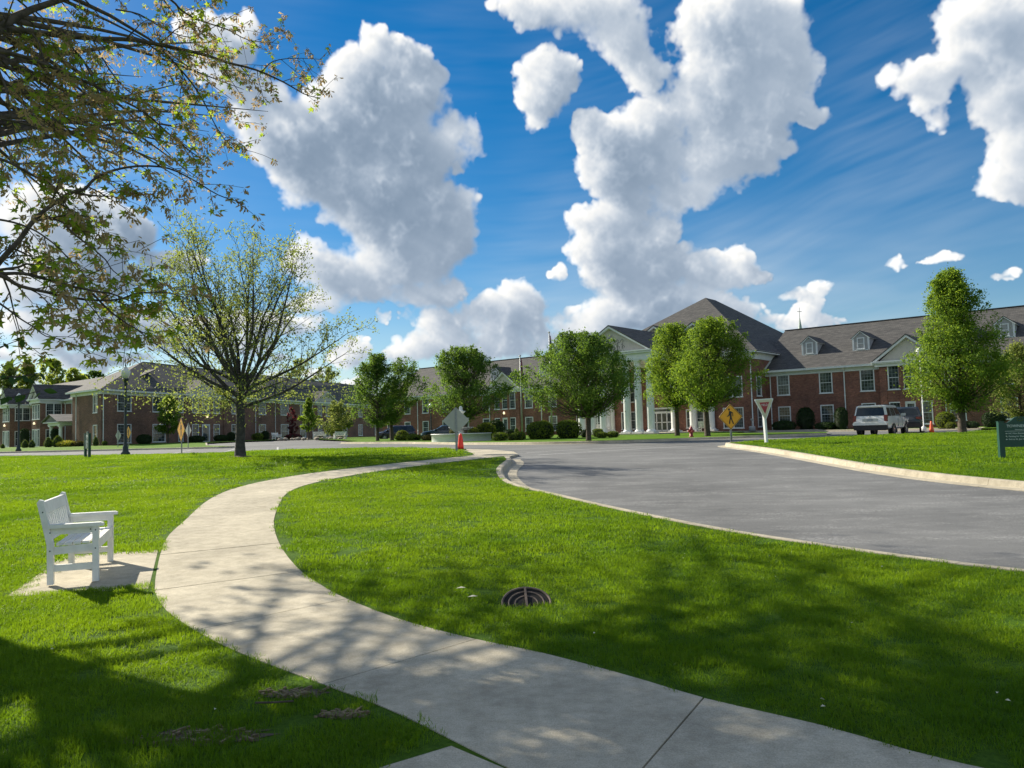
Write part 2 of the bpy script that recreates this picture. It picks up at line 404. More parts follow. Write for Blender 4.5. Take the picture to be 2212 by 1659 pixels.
def bump(nt, b, h, strength=.3, dist=.01):
    n = nt.nodes.new('ShaderNodeBump'); n.inputs['Strength'].default_value = strength; n.inputs['Distance'].default_value = dist
    nt.links.new(h, n.inputs['Height']); nt.links.new(n.outputs[0], b.inputs['Normal'])
def plain(name, c, rough=.5, var=.12, scale=6, metal=0.0, spec=.5, coord='Object', bmp=0.0):
    m, nt, b = new_mat(name)
    c1 = tuple(x * (1 - var) for x in c); c2 = tuple(min(1, x * (1 + var)) for x in c)
    o, h = noise_col(nt, c1, c2, scale, coord=coord)
    nt.links.new(o, b.inputs['Base Color'])
    b.inputs['Roughness'].default_value = rough; b.inputs['Metallic'].default_value = metal
    b.inputs['Specular IOR Level'].default_value = spec
    if bmp: bump(nt, b, h, bmp, .01)
    return m
def brick_mat(name, c1, c2, mortar):
    m, nt, b = new_mat(name)
    uv = nt.nodes.new('ShaderNodeUVMap')
    t = nt.nodes.new('ShaderNodeTexBrick')
    t.inputs['Scale'].default_value = 1.0; t.inputs['Mortar Size'].default_value = .007; t.inputs['Mortar Smooth'].default_value = .3
    t.inputs['Brick Width'].default_value = .215; t.inputs['Row Height'].default_value = .075; t.inputs['Bias'].default_value = -.1
    t.inputs['Color1'].default_value = (*c1, 1); t.inputs['Color2'].default_value = (*c2, 1); t.inputs['Mortar'].default_value = (*mortar, 1)
    nt.links.new(uv.outputs[0], t.inputs['Vector'])
    big, _ = noise_col(nt, (.68, .70, .74), (1.25, 1.16, 1.10), .45, 6, .7)
    sp, _ = noise_col(nt, (.70, .70, .72), (1.25, 1.2, 1.15), 9, 3, .6)
    c = mixc(nt, 1.0, t.outputs[0], big, 'MULTIPLY'); c = mixc(nt, .8, c, sp, 'MULTIPLY')
    nt.links.new(c, b.inputs['Base Color']); b.inputs['Roughness'].default_value = .9
    b.inputs['Specular IOR Level'].default_value = .2
    bump(nt, b, t.outputs['Fac'], -.5, .008)
    return m
def shingle_mat(name, c1, c2):
    m, nt, b = new_mat(name)
    uv = nt.nodes.new('ShaderNodeUVMap')
    t = nt.nodes.new('ShaderNodeTexBrick'); t.inputs['Scale'].default_value = 1
    t.inputs['Brick Width'].default_value = .33; t.inputs['Row Height'].default_value = .14; t.inputs['Mortar Size'].default_value = .008; t.inputs['Bias'].default_value = 0
    t.inputs['Color1'].default_value = (*c1, 1); t.inputs['Color2'].default_value = (*c2, 1); t.inputs['Mortar'].default_value = tuple(x * .45 for x in c1) + (1,)
    nt.links.new(uv.outputs[0], t.inputs['Vector'])
    mp = nt.nodes.new('ShaderNodeMapping'); mp.inputs['Scale'].default_value = (.35, 2.6, 1)
    nt.links.new(uv.outputs[0], mp.inputs['Vector'])
    st, _ = noise_col(nt, (.72, .72, .74), (1.35, 1.3, 1.25), 1.6, 6, .65, vec=mp.outputs[0], contrast=(.3, .7))
    c = mixc(nt, 1.0, t.outputs[0], st, 'MULTIPLY')
    nt.links.new(c, b.inputs['Base Color']); b.inputs['Roughness'].default_value = .88; b.inputs['Specular IOR Level'].default_value = .25
    bump(nt, b, t.outputs['Fac'], -.4, .012)
    return m
def leaf_mat(name, c1, c2, trans, tfac=.45, rough=.5, shift=.0):
    m = bpy.data.materials.new(name); m.use_nodes = True; nt = m.node_tree; nt.nodes.clear()
    g = nt.nodes.new('ShaderNodeNewGeometry')
    r = nt.nodes.new('ShaderNodeValToRGB'); r.color_ramp.elements[0].color = (*c1, 1); r.color_ramp.elements[1].color = (*c2, 1)
    nt.links.new(g.outputs['Random Per Island'], r.inputs[0])
    tc = nt.nodes.new('ShaderNodeTexCoord')
    big, _ = noise_col(nt, (.78, .82, .8), (1.2, 1.15, 1.1), .7, 3, .5, vec=tc.outputs['Object'])
    c = mixc(nt, 1.0, r.outputs[0], big, 'MULTIPLY')
    d = nt.nodes.new('ShaderNodeBsdfPrincipled'); d.inputs['Roughness'].default_value = max(.6, rough); d.inputs['Specular IOR Level'].default_value = .15
    nt.links.new(c, d.inputs['Base Color'])
    t = nt.nodes.new('ShaderNodeBsdfTranslucent')
    tr = mixc(nt, 1.0, (*trans, 1), big, 'MULTIPLY')
    nt.links.new(tr, t.inputs['Color'])
    mx = nt.nodes.new('ShaderNodeMixShader'); mx.inputs[0].default_value = tfac
    nt.links.new(d.outputs[0], mx.inputs[1]); nt.links.new(t.outputs[0], mx.inputs[2])
    o = nt.nodes.new('ShaderNodeOutputMaterial'); nt.links.new(mx.outputs[0], o.inputs[0])
    return m

M = {}
M['brick'] = brick_mat('red_brick', (.175, .074, .053), (.275, .118, .084), (.23, .20, .17))
M['brick_brown'] = brick_mat('brown_brick', (.165, .090, .066), (.25, .140, .103), (.22, .195, .17))
M['shingle'] = shingle_mat('grey_shingles', (.066, .066, .067), (.105, .103, .101))
M['white'] = plain('white_paint', (.74, .75, .74), .45, .05, 3)
M['bars'] = plain('shaded_glazing_bar', (.26, .30, .30), .5, .05)  # shade on the bars behind the glass is put into this grey
M['trim'] = plain('white_trim', (.68, .70, .70), .5, .06, 2)
M['stucco'] = plain('cream_stucco', (.50, .47, .42), .85, .06, 4, bmp=.1)
M['bench'] = plain('bench_plastic', (.78, .78, .75), .45, .07, 7)
M['concrete_far'] = plain('concrete_pale', (.42, .38, .31), .9, .12, 1.2, bmp=.2)
M['bark'] = plain('bark', (.075, .058, .045), .95, .45, 9, bmp=.8)
M['bark_grey'] = plain('bark_grey', (.062, .055, .050), .95, .4, 7, bmp=.8)
M['black'] = plain('black_plastic', (.015, .015, .016), .5, .2)
M['rubber'] = plain('tyre_rubber', (.018, .018, .018), .8, .2)
M['alloy'] = plain('alloy_rim', (.45, .46, .47), .3, .1, metal=.8)
M['galv'] = plain('galvanised_steel', (.30, .32, .32), .5, .15, 10, metal=.5)
M['green_sign'] = plain('dark_green_sign', (.010, .060, .045), .45, .1)
M['lamp_post'] = plain('dark_post_paint', (.016, .030, .028), .45, .15)
M['signback'] = plain('sign_back_aluminium', (.40, .42, .37), .55, .08, 3, metal=.2)
M['yellow'] = plain('sign_yellow', (.72, .34, .015), .5, .06)
M['signblack'] = plain('sign_black', (.012, .012, .012), .5, .1)
M['signwhite'] = plain('sign_cream', (.62, .55, .40), .5, .05)
M['signred'] = plain('sign_red', (.36, .022, .035), .5, .08)
M['letter'] = plain('white_lettering', (.62, .68, .66), .5, .05)
M['orange'] = plain('safety_orange', (.85, .045, .025), .45, .08)
M['cone'] = plain('cone_orange', (.80, .13, .05), .5, .1)
M['hydrant'] = plain('hydrant_red', (.30, .030, .045), .45, .15)
M['iron'] = plain('rusty_iron', (.13, .095, .075), .75, .35, 14, bmp=.4)
M['pit'] = plain('dark_pit', (.012, .011, .010), .95, .3)
M['stone'] = plain('garden_stone', (.30, .26, .21), .9, .25, 5, bmp=.4)
M['flag_red'] = plain('flag_maroon', (.16, .025, .06), .8, .2)
M['flag_blue'] = plain('flag_blue', (.03, .05, .16), .8, .2)
M['flag_stripe'] = plain('flag_stripe', (.40, .12, .12), .8, .5, 5)
M['spire'] = plain('spire_patina', (.33, .40, .37), .5, .12, 1.5)
M['relief'] = plain('relief_grey', (.27, .26, .24), .8)
M['glassball'] = plain('lamp_globe_glass', (.72, .72, .68), .12, .08, 5)
M['curtain'] = plain('curtain', (.45, .45, .42), .9, .2, 3)
M['dirt'] = plain('bare_soil', (.085, .062, .042), .95, .3, 12, bmp=.5)
M['petal'] = plain('fallen_petals', (.62, .60, .46), .7, .2)
M['white_car'] = plain('white_car_paint', (.70, .71, .70), .25, .02)
M['dark_car'] = plain('slate_car_paint', (.022, .030, .038), .22, .05)
M['van_car'] = plain('dark_plum_car_paint', (.022, .018, .024), .2, .05)
M['blue_car'] = plain('dark_teal_car_paint', (.010, .030, .048), .2, .05)
M['tail'] = plain('tail_lamp_red', (.20, .035, .03), .25, .3, 8)
M['headlamp'] = plain('headlamp_glass', (.6, .62, .62), .1, .1)
M['plate'] = plain('number_plate', (.30, .33, .36), .4, .1)
for k in ('white_car', 'dark_car', 'van_car', 'blue_car'):
    M[k].node_tree.nodes['Principled BSDF'].inputs['Coat Weight'].default_value = .5
# window glass: dark rooms with pale blinds behind
def glass_mat(name, dark, pale, scale):
    m, nt, b = new_mat(name)
    tc = nt.nodes.new('ShaderNodeTexCoord'); oi = nt.nodes.new('ShaderNodeObjectInfo')
    ad = nt.nodes.new('ShaderNodeVectorMath'); ad.operation = 'ADD'
    nt.links.new(tc.outputs['Object'], ad.inputs[0])
    sc = nt.nodes.new('ShaderNodeVectorMath'); sc.operation = 'SCALE'; sc.inputs[0].default_value = (37, 11, 23); nt.links.new(oi.outputs['Random'], sc.inputs['Scale'])
    nt.links.new(sc.outputs[0], ad.inputs[1])
    o, h = noise_col(nt, dark, pale, scale, 3, .5, vec=ad.outputs[0], contrast=(.42, .62))
    nt.links.new(o, b.inputs['Base Color']); b.inputs['Roughness'].default_value = .06; b.inputs['Specular IOR Level'].default_value = .6
    return m
M['glass'] = glass_mat('window_glass', (.018, .026, .028), (.085, .105, .105), 1.4)
M['carglass'] = glass_mat('car_glass', (.010, .013, .014), (.03, .036, .036), 1.0)
# wall lamps that are switched on
m, nt, b = new_mat('lit_globe'); b.inputs['Base Color'].default_value = (.8, .75, .6, 1); b.inputs['Emission Color'].default_value = (1, .82, .5, 1); b.inputs['Emission Strength'].default_value = .55
M['lit'] = m

def concrete_mat(name, base, joint=False):
    m, nt, b = new_mat(name)
    tc = nt.nodes.new('ShaderNodeTexCoord')
    big, _ = noise_col(nt, tuple(x * .80 for x in base), tuple(x * 1.10 for x in base), .9, 6, .65, vec=tc.outputs['Object'])
    fine, h = noise_col(nt, (.66, .66, .66), (1.2, 1.2, 1.2), 130, 4, .75, vec=tc.outputs['Object'], contrast=(.3, .7))
    mid, _ = noise_col(nt, (.82, .81, .79), (1.08, 1.08, 1.08), 7, 5, .7, vec=tc.outputs['Object'])
    mp = nt.nodes.new('ShaderNodeMapping'); mp.inputs['Scale'].default_value = (14, 130, 1); mp.inputs['Rotation'].default_value = (0, 0, .6)
    nt.links.new(tc.outputs['Object'], mp.inputs['Vector'])
    broom, hb = noise_col(nt, (.93, .93, .93), (1.05, 1.05, 1.05), 1, 2, .5, vec=mp.outputs[0])
    st = nt.nodes.new('ShaderNodeTexNoise'); st.inputs['Scale'].default_value = 2.3; st.inputs['Detail'].default_value = 6
    nt.links.new(tc.outputs['Object'], st.inputs['Vector'])
    sr = nt.nodes.new('ShaderNodeMapRange'); sr.inputs[1].default_value = .66; sr.inputs[2].default_value = .78; nt.links.new(st.outputs[0], sr.inputs[0])
    c = mixc(nt, 1, big, fine, 'MULTIPLY'); c = mixc(nt, 1, c, mid, 'MULTIPLY'); c = mixc(nt, 1, c, broom, 'MULTIPLY')
    dk = nt.nodes.new('ShaderNodeMath'); dk.operation = 'MULTIPLY'; dk.inputs[1].default_value = .35; nt.links.new(sr.outputs[0], dk.inputs[0])
    c = mixc(nt, dk.outputs[0], c, (.16, .14, .11))
    nt.links.new(c, b.inputs['Base Color']); b.inputs['Roughness'].default_value = .9; b.inputs['Specular IOR Level'].default_value = .25
    ad = nt.nodes.new('ShaderNodeMath'); ad.operation = 'ADD'; nt.links.new(h, ad.inputs[0]); nt.links.new(hb, ad.inputs[1])
    bump(nt, b, ad.outputs[0], .35, .004)
    return m
M['concrete'] = concrete_mat('path_concrete', (.54, .485, .375))
M['kerb'] = concrete_mat('kerb_concrete', (.52, .465, .36))
def asphalt_mat():
    m, nt, b = new_mat('asphalt')
    tc = nt.nodes.new('ShaderNodeTexCoord'); v = tc.outputs['Object']
    big, _ = noise_col(nt, (.108, .109, .110), (.182, .183, .182), .22, 7, .7, vec=v)
    fine, h = noise_col(nt, (.62, .62, .62), (1.4, 1.4, 1.4), 85, 4, .8, vec=v, contrast=(.32, .7))
    mp = nt.nodes.new('ShaderNodeMapping'); mp.inputs['Scale'].default_value = (.5, 1.6, 1); mp.inputs['Rotation'].default_value = (0, 0, .9); nt.links.new(v, mp.inputs['Vector'])
    t = nt.nodes.new('ShaderNodeTexNoise'); t.inputs['Scale'].default_value = 1.1; t.inputs['Detail'].default_value = 9; t.inputs['Roughness'].default_value = .75; nt.links.new(mp.outputs[0], t.inputs['Vector'])
    r = nt.nodes.new('ShaderNodeMapRange'); r.inputs[1].default_value = .47; r.inputs[2].default_value = .66; nt.links.new(t.outputs[0], r.inputs[0])
    t2 = nt.nodes.new('ShaderNodeTexNoise'); t2.inputs['Scale'].default_value = 26; t2.inputs['Detail'].default_value = 5; t2.inputs['Roughness'].default_value = .7; nt.links.new(v, t2.inputs['Vector'])
    r2 = nt.nodes.new('ShaderNodeMapRange'); r2.inputs[1].default_value = .44; r2.inputs[2].default_value = .60; nt.links.new(t2.outputs[0], r2.inputs[0])
    mm = nt.nodes.new('ShaderNodeMath'); mm.operation = 'MULTIPLY'; nt.links.new(r.outputs[0], mm.inputs[0]); nt.links.new(r2.outputs[0], mm.inputs[1])
    m2 = nt.nodes.new('ShaderNodeMath'); m2.operation = 'MULTIPLY'; m2.inputs[1].default_value = .9; nt.links.new(mm.outputs[0], m2.inputs[0])
    c = mixc(nt, 1, big, fine, 'MULTIPLY'); c = mixc(nt, m2.outputs[0], c, (.33, .328, .32))
    nt.links.new(c, b.inputs['Base Color']); b.inputs['Roughness'].default_value = .85; b.inputs['Specular IOR Level'].default_value = .3
    bump(nt, b, h, .5, .006)
    return m
M['asphalt'] = asphalt_mat()
def ground_mat(name, c1, c2, c3):
    m, nt, b = new_mat(name)
    tc = nt.nodes.new('ShaderNodeTexCoord'); v = tc.outputs['Object']
    fine, h = noise_col(nt, c1, c2, 24, 6, .75, vec=v, contrast=(.3, .7))
    mp = nt.nodes.new('ShaderNodeMapping'); mp.inputs['Scale'].default_value = (.25, 1.0, 1); nt.links.new(v, mp.inputs['Vector'])
    big, _ = noise_col(nt, (.80, .82, .8), (1.22, 1.14, 1.1), .9, 5, .6, vec=mp.outputs[0])
    c = mixc(nt, 1, fine, big, 'MULTIPLY')
    t = nt.nodes.new('ShaderNodeTexNoise'); t.inputs['Scale'].default_value = .5; t.inputs['Detail'].default_value = 4; nt.links.new(v, t.inputs['Vector'])
    r = nt.nodes.new('ShaderNodeMapRange'); r.inputs[1].default_value = .55; r.inputs[2].default_value = .75; r.inputs[4].default_value = .5; nt.links.new(t.outputs[0], r.inputs[0])
    c = mixc(nt, r.outputs[0], c, c3)
    nt.links.new(c, b.inputs['Base Color']); b.inputs['Roughness'].default_value = .9; b.inputs['Specular IOR Level'].default_value = .1
    bump(nt, b, h, .8, .03)
    return m
M['lawn'] = ground_mat('lawn_turf', (.030, .078, .006), (.09, .18, .014), (.11, .18, .02))
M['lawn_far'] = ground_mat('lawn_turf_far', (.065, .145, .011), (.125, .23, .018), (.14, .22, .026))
def grass_mat():
    m = bpy.data.materials.new('grass_blades'); m.use_nodes = True; nt = m.node_tree; nt.nodes.clear()
    g = nt.nodes.new('ShaderNodeNewGeometry'); oi = nt.nodes.new('ShaderNodeObjectInfo')
    r = nt.nodes.new('ShaderNodeValToRGB')
    e = r.color_ramp.elements; e[0].color = (.048, .122, .006, 1); e[1].color = (.108, .205, .011, 1)
    x = e.new(.93); x.color = (.095, .185, .010, 1); x = e.new(.97); x.color = (.26, .24, .07, 1)
    nt.links.new(g.outputs['Random Per Island'], r.inputs[0])
    big, _ = noise_col(nt, (.66, .76, .8), (1.36, 1.22, 1.05), .4, 5, .65, vec=g.outputs['Position'])
    c = mixc(nt, 1, r.outputs[0], big, 'MULTIPLY')
    fine_, _ = noise_col(nt, (.80, .84, .9), (1.22, 1.16, 1.1), 3.2, 4, .65, vec=g.outputs['Position'])
    c = mixc(nt, 1, c, fine_, 'MULTIPLY')
    dn = nt.nodes.new('ShaderNodeTexNoise'); dn.inputs['Scale'].default_value = .8; dn.inputs['Detail'].default_value = 6; dn.inputs['Roughness'].default_value = .7
    nt.links.new(g.outputs['Position'], dn.inputs['Vector'])
    dr = nt.nodes.new('ShaderNodeMapRange'); dr.inputs[1].default_value = .56; dr.inputs[2].default_value = .74; dr.inputs[4].default_value = .55; nt.links.new(dn.outputs[0], dr.inputs[0])
    c = mixc(nt, dr.outputs[0], c, (.165, .175, .035))
    d = nt.nodes.new('ShaderNodeBsdfPrincipled'); d.inputs['Roughness'].default_value = .5; d.inputs['Specular IOR Level'].default_value = .22
    nt.links.new(c, d.inputs['Base Color'])
    t = nt.nodes.new('ShaderNodeBsdfTranslucent')
    tc = mixc(nt, 1, (.27, .44, .012, 1), big, 'MULTIPLY'); nt.links.new(tc, t.inputs['Color'])
    mx = nt.nodes.new('ShaderNodeMixShader'); mx.inputs[0].default_value = .45
    nt.links.new(d.outputs[0], mx.inputs[1]); nt.links.new(t.outputs[0], mx.inputs[2])
    o = nt.nodes.new('ShaderNodeOutputMaterial'); nt.links.new(mx.outputs[0], o.inputs[0])
    return m
M['grass'] = grass_mat()
M['leaf_pear'] = leaf_mat('pear_leaves', (.050, .110, .024), (.085, .160, .030), (.22, .36, .04), .45)
M['leaf_bright'] = leaf_mat('bright_leaves', (.078, .150, .022), (.125, .215, .028), (.32, .46, .04), .47)
M['leaf_young'] = leaf_mat('young_leaves', (.11, .150, .042), (.175, .21, .065), (.36, .43, .09), .5)
M['leaf_maple'] = leaf_mat('maple_leaves', (.055, .105, .018), (.12, .18, .03), (.42, .56, .05), .58)
M['samara'] = leaf_mat('maple_seeds', (.20, .14, .075), (.36, .27, .15), (.56, .42, .22), .5)
M['leaf_red'] = leaf_mat('red_leaves', (.10, .025, .035), (.17, .05, .055), (.28, .06, .07), .35)
M['leaf_dark'] = leaf_mat('dark_shrub_leaves', (.014, .036, .012), (.035, .066, .018), (.05, .10, .02), .25)
M['leaf_box'] = leaf_mat('clipped_shrub_leaves', (.075, .125, .016), (.155, .200, .026), (.20, .28, .02), .3)
M['leaf_yg'] = leaf_mat('yellow_green_shrub_leaves', (.095, .135, .014), (.17, .20, .022), (.28, .34, .03), .35)
M['leaf_yellow'] = leaf_mat('yellow_leaves', (.38, .36, .03), (.60, .55, .07), (.5, .48, .05), .3)
M['leaf_brown'] = leaf_mat('brown_green_shrub_leaves', (.075, .065, .022), (.14, .115, .032), (.14, .13, .03), .3)
M['leaf_pale'] = leaf_mat('pale_plumes', (.20, .20, .10), (.33, .32, .18), (.3, .3, .14), .3)
M['leaf_bg'] = leaf_mat('background_leaves', (.13, .19, .04), (.20, .26, .06), (.48, .56, .08), .6)
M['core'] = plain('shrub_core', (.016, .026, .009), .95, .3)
# ================================================================== ground
def inpoly(P, X, Y):
    P = np.asarray(P, float); x0, y0 = P[:, 0], P[:, 1]; x1, y1 = np.roll(x0, -1), np.roll(y0, -1)
    ins = np.zeros(X.shape, bool)
    for a, b, c, d in zip(x0, y0, x1, y1):
        if b == d: continue
        k = ((b > Y) != (d > Y)) & (X < (c - a) * (Y - b) / (d - b) + a)
        ins ^= k
    return ins
def densify(poly, step=1.0, closed=True):
    out = []
    n = len(poly)
    for i in range(n if closed else n - 1):
        a, b = Vector(poly[i]), Vector(poly[(i + 1) % n])
        s = step if min(a.y, b.y) < 40 else step * 4
        k = max(1, int((b - a).length / s))
        for j in range(k): out.append(tuple(a.lerp(b, j / k)))
    if not closed: out.append(tuple(poly[-1]))
    return out
def smooth_line(pts, per=4):
    """Catmull-Rom through the points"""
    P = [Vector(p) for p in pts]; P = [P[0] * 2 - P[1]] + P + [P[-1] * 2 - P[-2]]
    out = []
    for i in range(1, len(P) - 2):
        a, b, c, d = P[i - 1:i + 3]
        for j in range(per):
            t = j / per
            out.append(.5 * ((2 * b) + (c - a) * t + (2 * a - 5 * b + 4 * c - d) * t * t + (3 * b - a - 3 * c + d) * t ** 3))
    out.append(P[-2])
    return [tuple(p) for p in out]
def sheet(name, poly, dz, mat, label=None, thick=0.0, mound=None):
    poly = densify(poly)
    xs = [p[0] for p in poly]; ys = [p[1] for p in poly]
    pts = [Vector(p) for p in poly]; n = len(poly)
    add = []
    for (ya, yb, st) in ((-5, 12, .45), (12, 36, 1.3), (36, 80, 4), (80, 200, 12)):
        gy = np.arange(max(ya, min(ys)) + st * .37, min(yb, max(ys)), st); gx = np.arange(min(xs) + st * .31, max(xs), st)
        if len(gx) and len(gy):
            X, Y = np.meshgrid(gx, gy); k = inpoly(poly, X, Y); add += [Vector(p) for p in zip(X[k], Y[k])]
    if inpoly(poly, np.array([.05]), np.array([6.85]))[0]:
        X, Y = np.meshgrid(np.arange(-1.55, 1.7, .11), np.arange(5.3, 8.5, .11)); k = inpoly(poly, X, Y); add += [Vector((a + .003, b + .002)) for a, b in zip(X[k], Y[k])]
    v, e, f, _, _, _ = delaunay_2d_cdt(pts + add, [(i, (i + 1) % n) for i in range(n)], [], 1, 1e-4)
    mb = MB()
    mb.smooth = True
    fs = []
    for t in f:
        a, b, c = (v[i] for i in t)
        fs.append(tuple(t) if (b - a).cross(c - a) > 0 else tuple(reversed(t)))
    def zz(p): return zt(p.x, p.y) + dz + (mound(p.x, p.y) if mound else 0)
    mb.add([(p.x, p.y, zz(p)) for p in v], fs)
    mb.smooth = False
    if thick:
        b0 = [(p[0], p[1], zt(*p[:2]) + dz) for p in poly]
        mb.add(b0 + [(x, y, z - thick) for x, y, z in b0], [(i, n + i, n + (i + 1) % n, (i + 1) % n) if Vector((0, 0, 1)) else 0 for i in range(n)])
    o = obj(name, mb, mat); o['kind'] = 'structure'
    return o

PATH_L = smooth_line([(.55, 3.05), (-.08, 3.78), (-.73, 4.55), (-1.26, 5.06), (-2.17, 5.93), (-2.93, 6.82), (-3.38, 7.45), (-3.81, 8.24), (-4.32, 9.41), (-4.78, 10.53), (-5.25, 11.8), (-5.68, 13.4), (-6.28, 15.71), (-6.59, 17.53), (-6.59, 18.87), (-6.37, 19.95), (-5.8, 21.5), (-4.75, 23.1), (-3.48, 24.79), (-2.31, 26.2), (-1.45, 27.3)])
PATH_R = smooth_line([(4.6, 2.3), (3.2, 2.9), (2.08, 3.64), (1.59, 4.17), (1.07, 4.63), (.68, 5.08), (.16, 5.61), (-.33, 6.01), (-1.01, 6.68), (-1.63, 7.49), (-1.99, 8.06), (-2.45, 8.89), (-3.0, 10.12), (-3.59, 11.66), (-4.14, 13.38), (-4.75, 15.8), (-5.05, 17.5), (-4.98, 19.0), (-4.46, 20.6), (-3.49, 22.4), (-2.33, 24.1), (-1.44, 25.2), (-.35, 26.5)])
KERB_L = smooth_line([(-.35, 26.5), (-.24, 24.8), (-.42, 22.82), (-.5, 21.36), (-.43, 19.9), (-.29, 18.53), (-.08, 17.6), (.19, 16.85), (.76, 15.59), (1.31, 14.27), (2.2, 12.3), (2.99, 10.75), (3.75, 9.57), (4.33, 8.75), (5.07, 7.85), (6.4, 6.5), (8.6, 4.6), (12, 2)])
KERB_R = smooth_line([(16, 8.2), (13.2, 11.2), (11.3, 13.7), (10.23, 15.65), (9.53, 17.6), (9.2, 19.6), (9.05, 22.4), (8.86, 27.2), (8.66, 30.6), (8.9, 31.9), (9.6, 32.6)])
FAR_KERB = smooth_line([(20, 49.8), (17, 48.6), (13.5, 46.9), (10.5, 45.5), (8, 44.0), (5.8, 43.4), (3, 44.2), (.4, 46.2), (-3, 50.5), (-6, 56), (-8.6, 60.5), (-12, 64.2), (-15, 68)])
NEAR_EDGE = smooth_line([(-1.45, 27.3), (-1.62, 29.3), (-2.4, 32.6), (-3.3, 35.0), (-5.8, 39.2), (-8.2, 41.3), (-11.5, 42.3), (-14, 40.6), (-16, 38.6), (-20.7, 40.6), (-23, 41.6), (-29.7, 44.9), (-44, 50), (-75, 60)])

# the ground under everything, out to the horizon
mb = MB(); mb.smooth = True
gx = [-3000, -600, -200, -110, -75, -50, -30, -15, 0, 15, 30, 50, 75, 110, 200, 600, 3000]; gy = [-600, -100, -20, 0, 4, 8, 12, 16, 20, 25, 30, 35, 45, 60, 70, 80, 100, 130, 200, 500, 1200, 3500]
mb.add([(x, y, zt(x, y) - (.42 if y < 128 and abs(x) < 108 else .05)) for y in gy for x in gx], [(j * 17 + i, j * 17 + i + 1, (j + 1) * 17 + i + 1, (j + 1) * 17 + i) for j in range(len(gy) - 1) for i in range(16)])
o = obj('ground', mb, M['lawn_far']); o['kind'] = 'structure'
sheet('road', [(-80, 30), (-30, 30), (-14, 24), (-2, 24), (-.6, 10), (2, 4), (9, -2), (40, -2), (80, 30), (80, 75), (0, 92), (-14, 100), (-80, 100)], ROAD, M['asphalt'])

sheet('lawn', PATH_L + NEAR_EDGE[1:] + [(-75, -4), (.9, -4), (.9, 2.6)], 0, M['lawn'])
sheet('lawn', PATH_R + KERB_L[1:] + [(12, -4), (6.4, -4), (6.2, 1.3)], 0, M['lawn'])
E_EDGE = [(9.6, 32.6), (10.9, 33.6), (13.1, 35.0), (16.1, 37.6), (19.1, 39.0), (23, 40.6), (27, 43.0), (30, 47), (32.5, 50.2), (60, 26)]
RL = KERB_R + E_EDGE[1:] + [(60, -20), (28, -6)]
sheet('lawn', RL, 0, M['lawn'])
# lawn in front of the long building, and the strip at the foot of its right wing
FARL = FAR_KERB + [(-15, 75), (-22, 90), (-27, 104), (-26, 125), (30, 125), (48, 62), (40.2, 58.3), (37, 57.6), (22.5, 69.2), (19.5, 66.5), (17, 59.5), (22, 54)]
sheet('lawn', FARL, 0, M['lawn_far'])
sheet('lawn', [(-80, 67), (-45, 65.5), (-30, 63.0), (-23, 61.2), (-22.6, 62.6), (-27, 68), (-31, 78), (-28, 106), (-40, 125), (-80, 125)], 0, M['lawn_far'])
# strip beyond the parking bays on the right
sheet('lawn', [(31.0, 51.4), (33.5, 55), (24.5, 62.5), (27, 66.5), (60, 40), (60, 28)], 0.0, M['lawn_far'])

# footpath of cast slabs: every slab is a piece of its own
def arc(pts):
    s = [0]
    for a, b in zip(pts, pts[1:]): s.append(s[-1] + (Vector(b) - Vector(a)).length)
    return s
path = thing('footpath', '', 'x'); del path['label']; del path['category']; path['kind'] = 'structure'
def nearest(pts, p): return min(range(len(pts)), key=lambda i: (Vector(pts[i]) - Vector(p)).length)
def at_arc(pts, s, t):
    for i in range(len(s) - 1):
        if s[i + 1] >= t: return Vector(pts[i]).lerp(Vector(pts[i + 1]), (t - s[i]) / max(1e-6, s[i + 1] - s[i])), i
    return Vector(pts[-1]), len(s) - 2
sR = arc(PATH_R); sL = arc(PATH_L)
t1 = sR[nearest(PATH_R, (1.07, 4.63))]
cuts = [(at_arc(PATH_R, sR, t1)[0], Vector((.33, 3.3)))]
jl = [(-.33, 6.01, -1.26, 5.06), (-1.63, 7.49, -2.68, 6.5), (-2.45, 8.89, -3.75, 8.1)]
for a, b, c, d in jl: cuts.append((Vector((a, b)), Vector((c, d))))
t = sR[nearest(PATH_R, (-2.45, 8.89))]; tl = sL[nearest(PATH_L, (-3.75, 8.1))]
nn = 9
for k in range(1, nn + 1):
    cuts.append((at_arc(PATH_R, sR, t + (sR[-1] - t) * k / nn)[0], at_arc(PATH_L, sL, tl + (sL[-1] - tl) * k / nn)[0]))
cuts = [(Vector((2.6, 3.3)), Vector((.9, 2.6)))] + cuts
cuts = [(Vector((4.6, 2.3)), Vector((3.0, 1.0)))] + cuts
rng_s = random.Random(4)
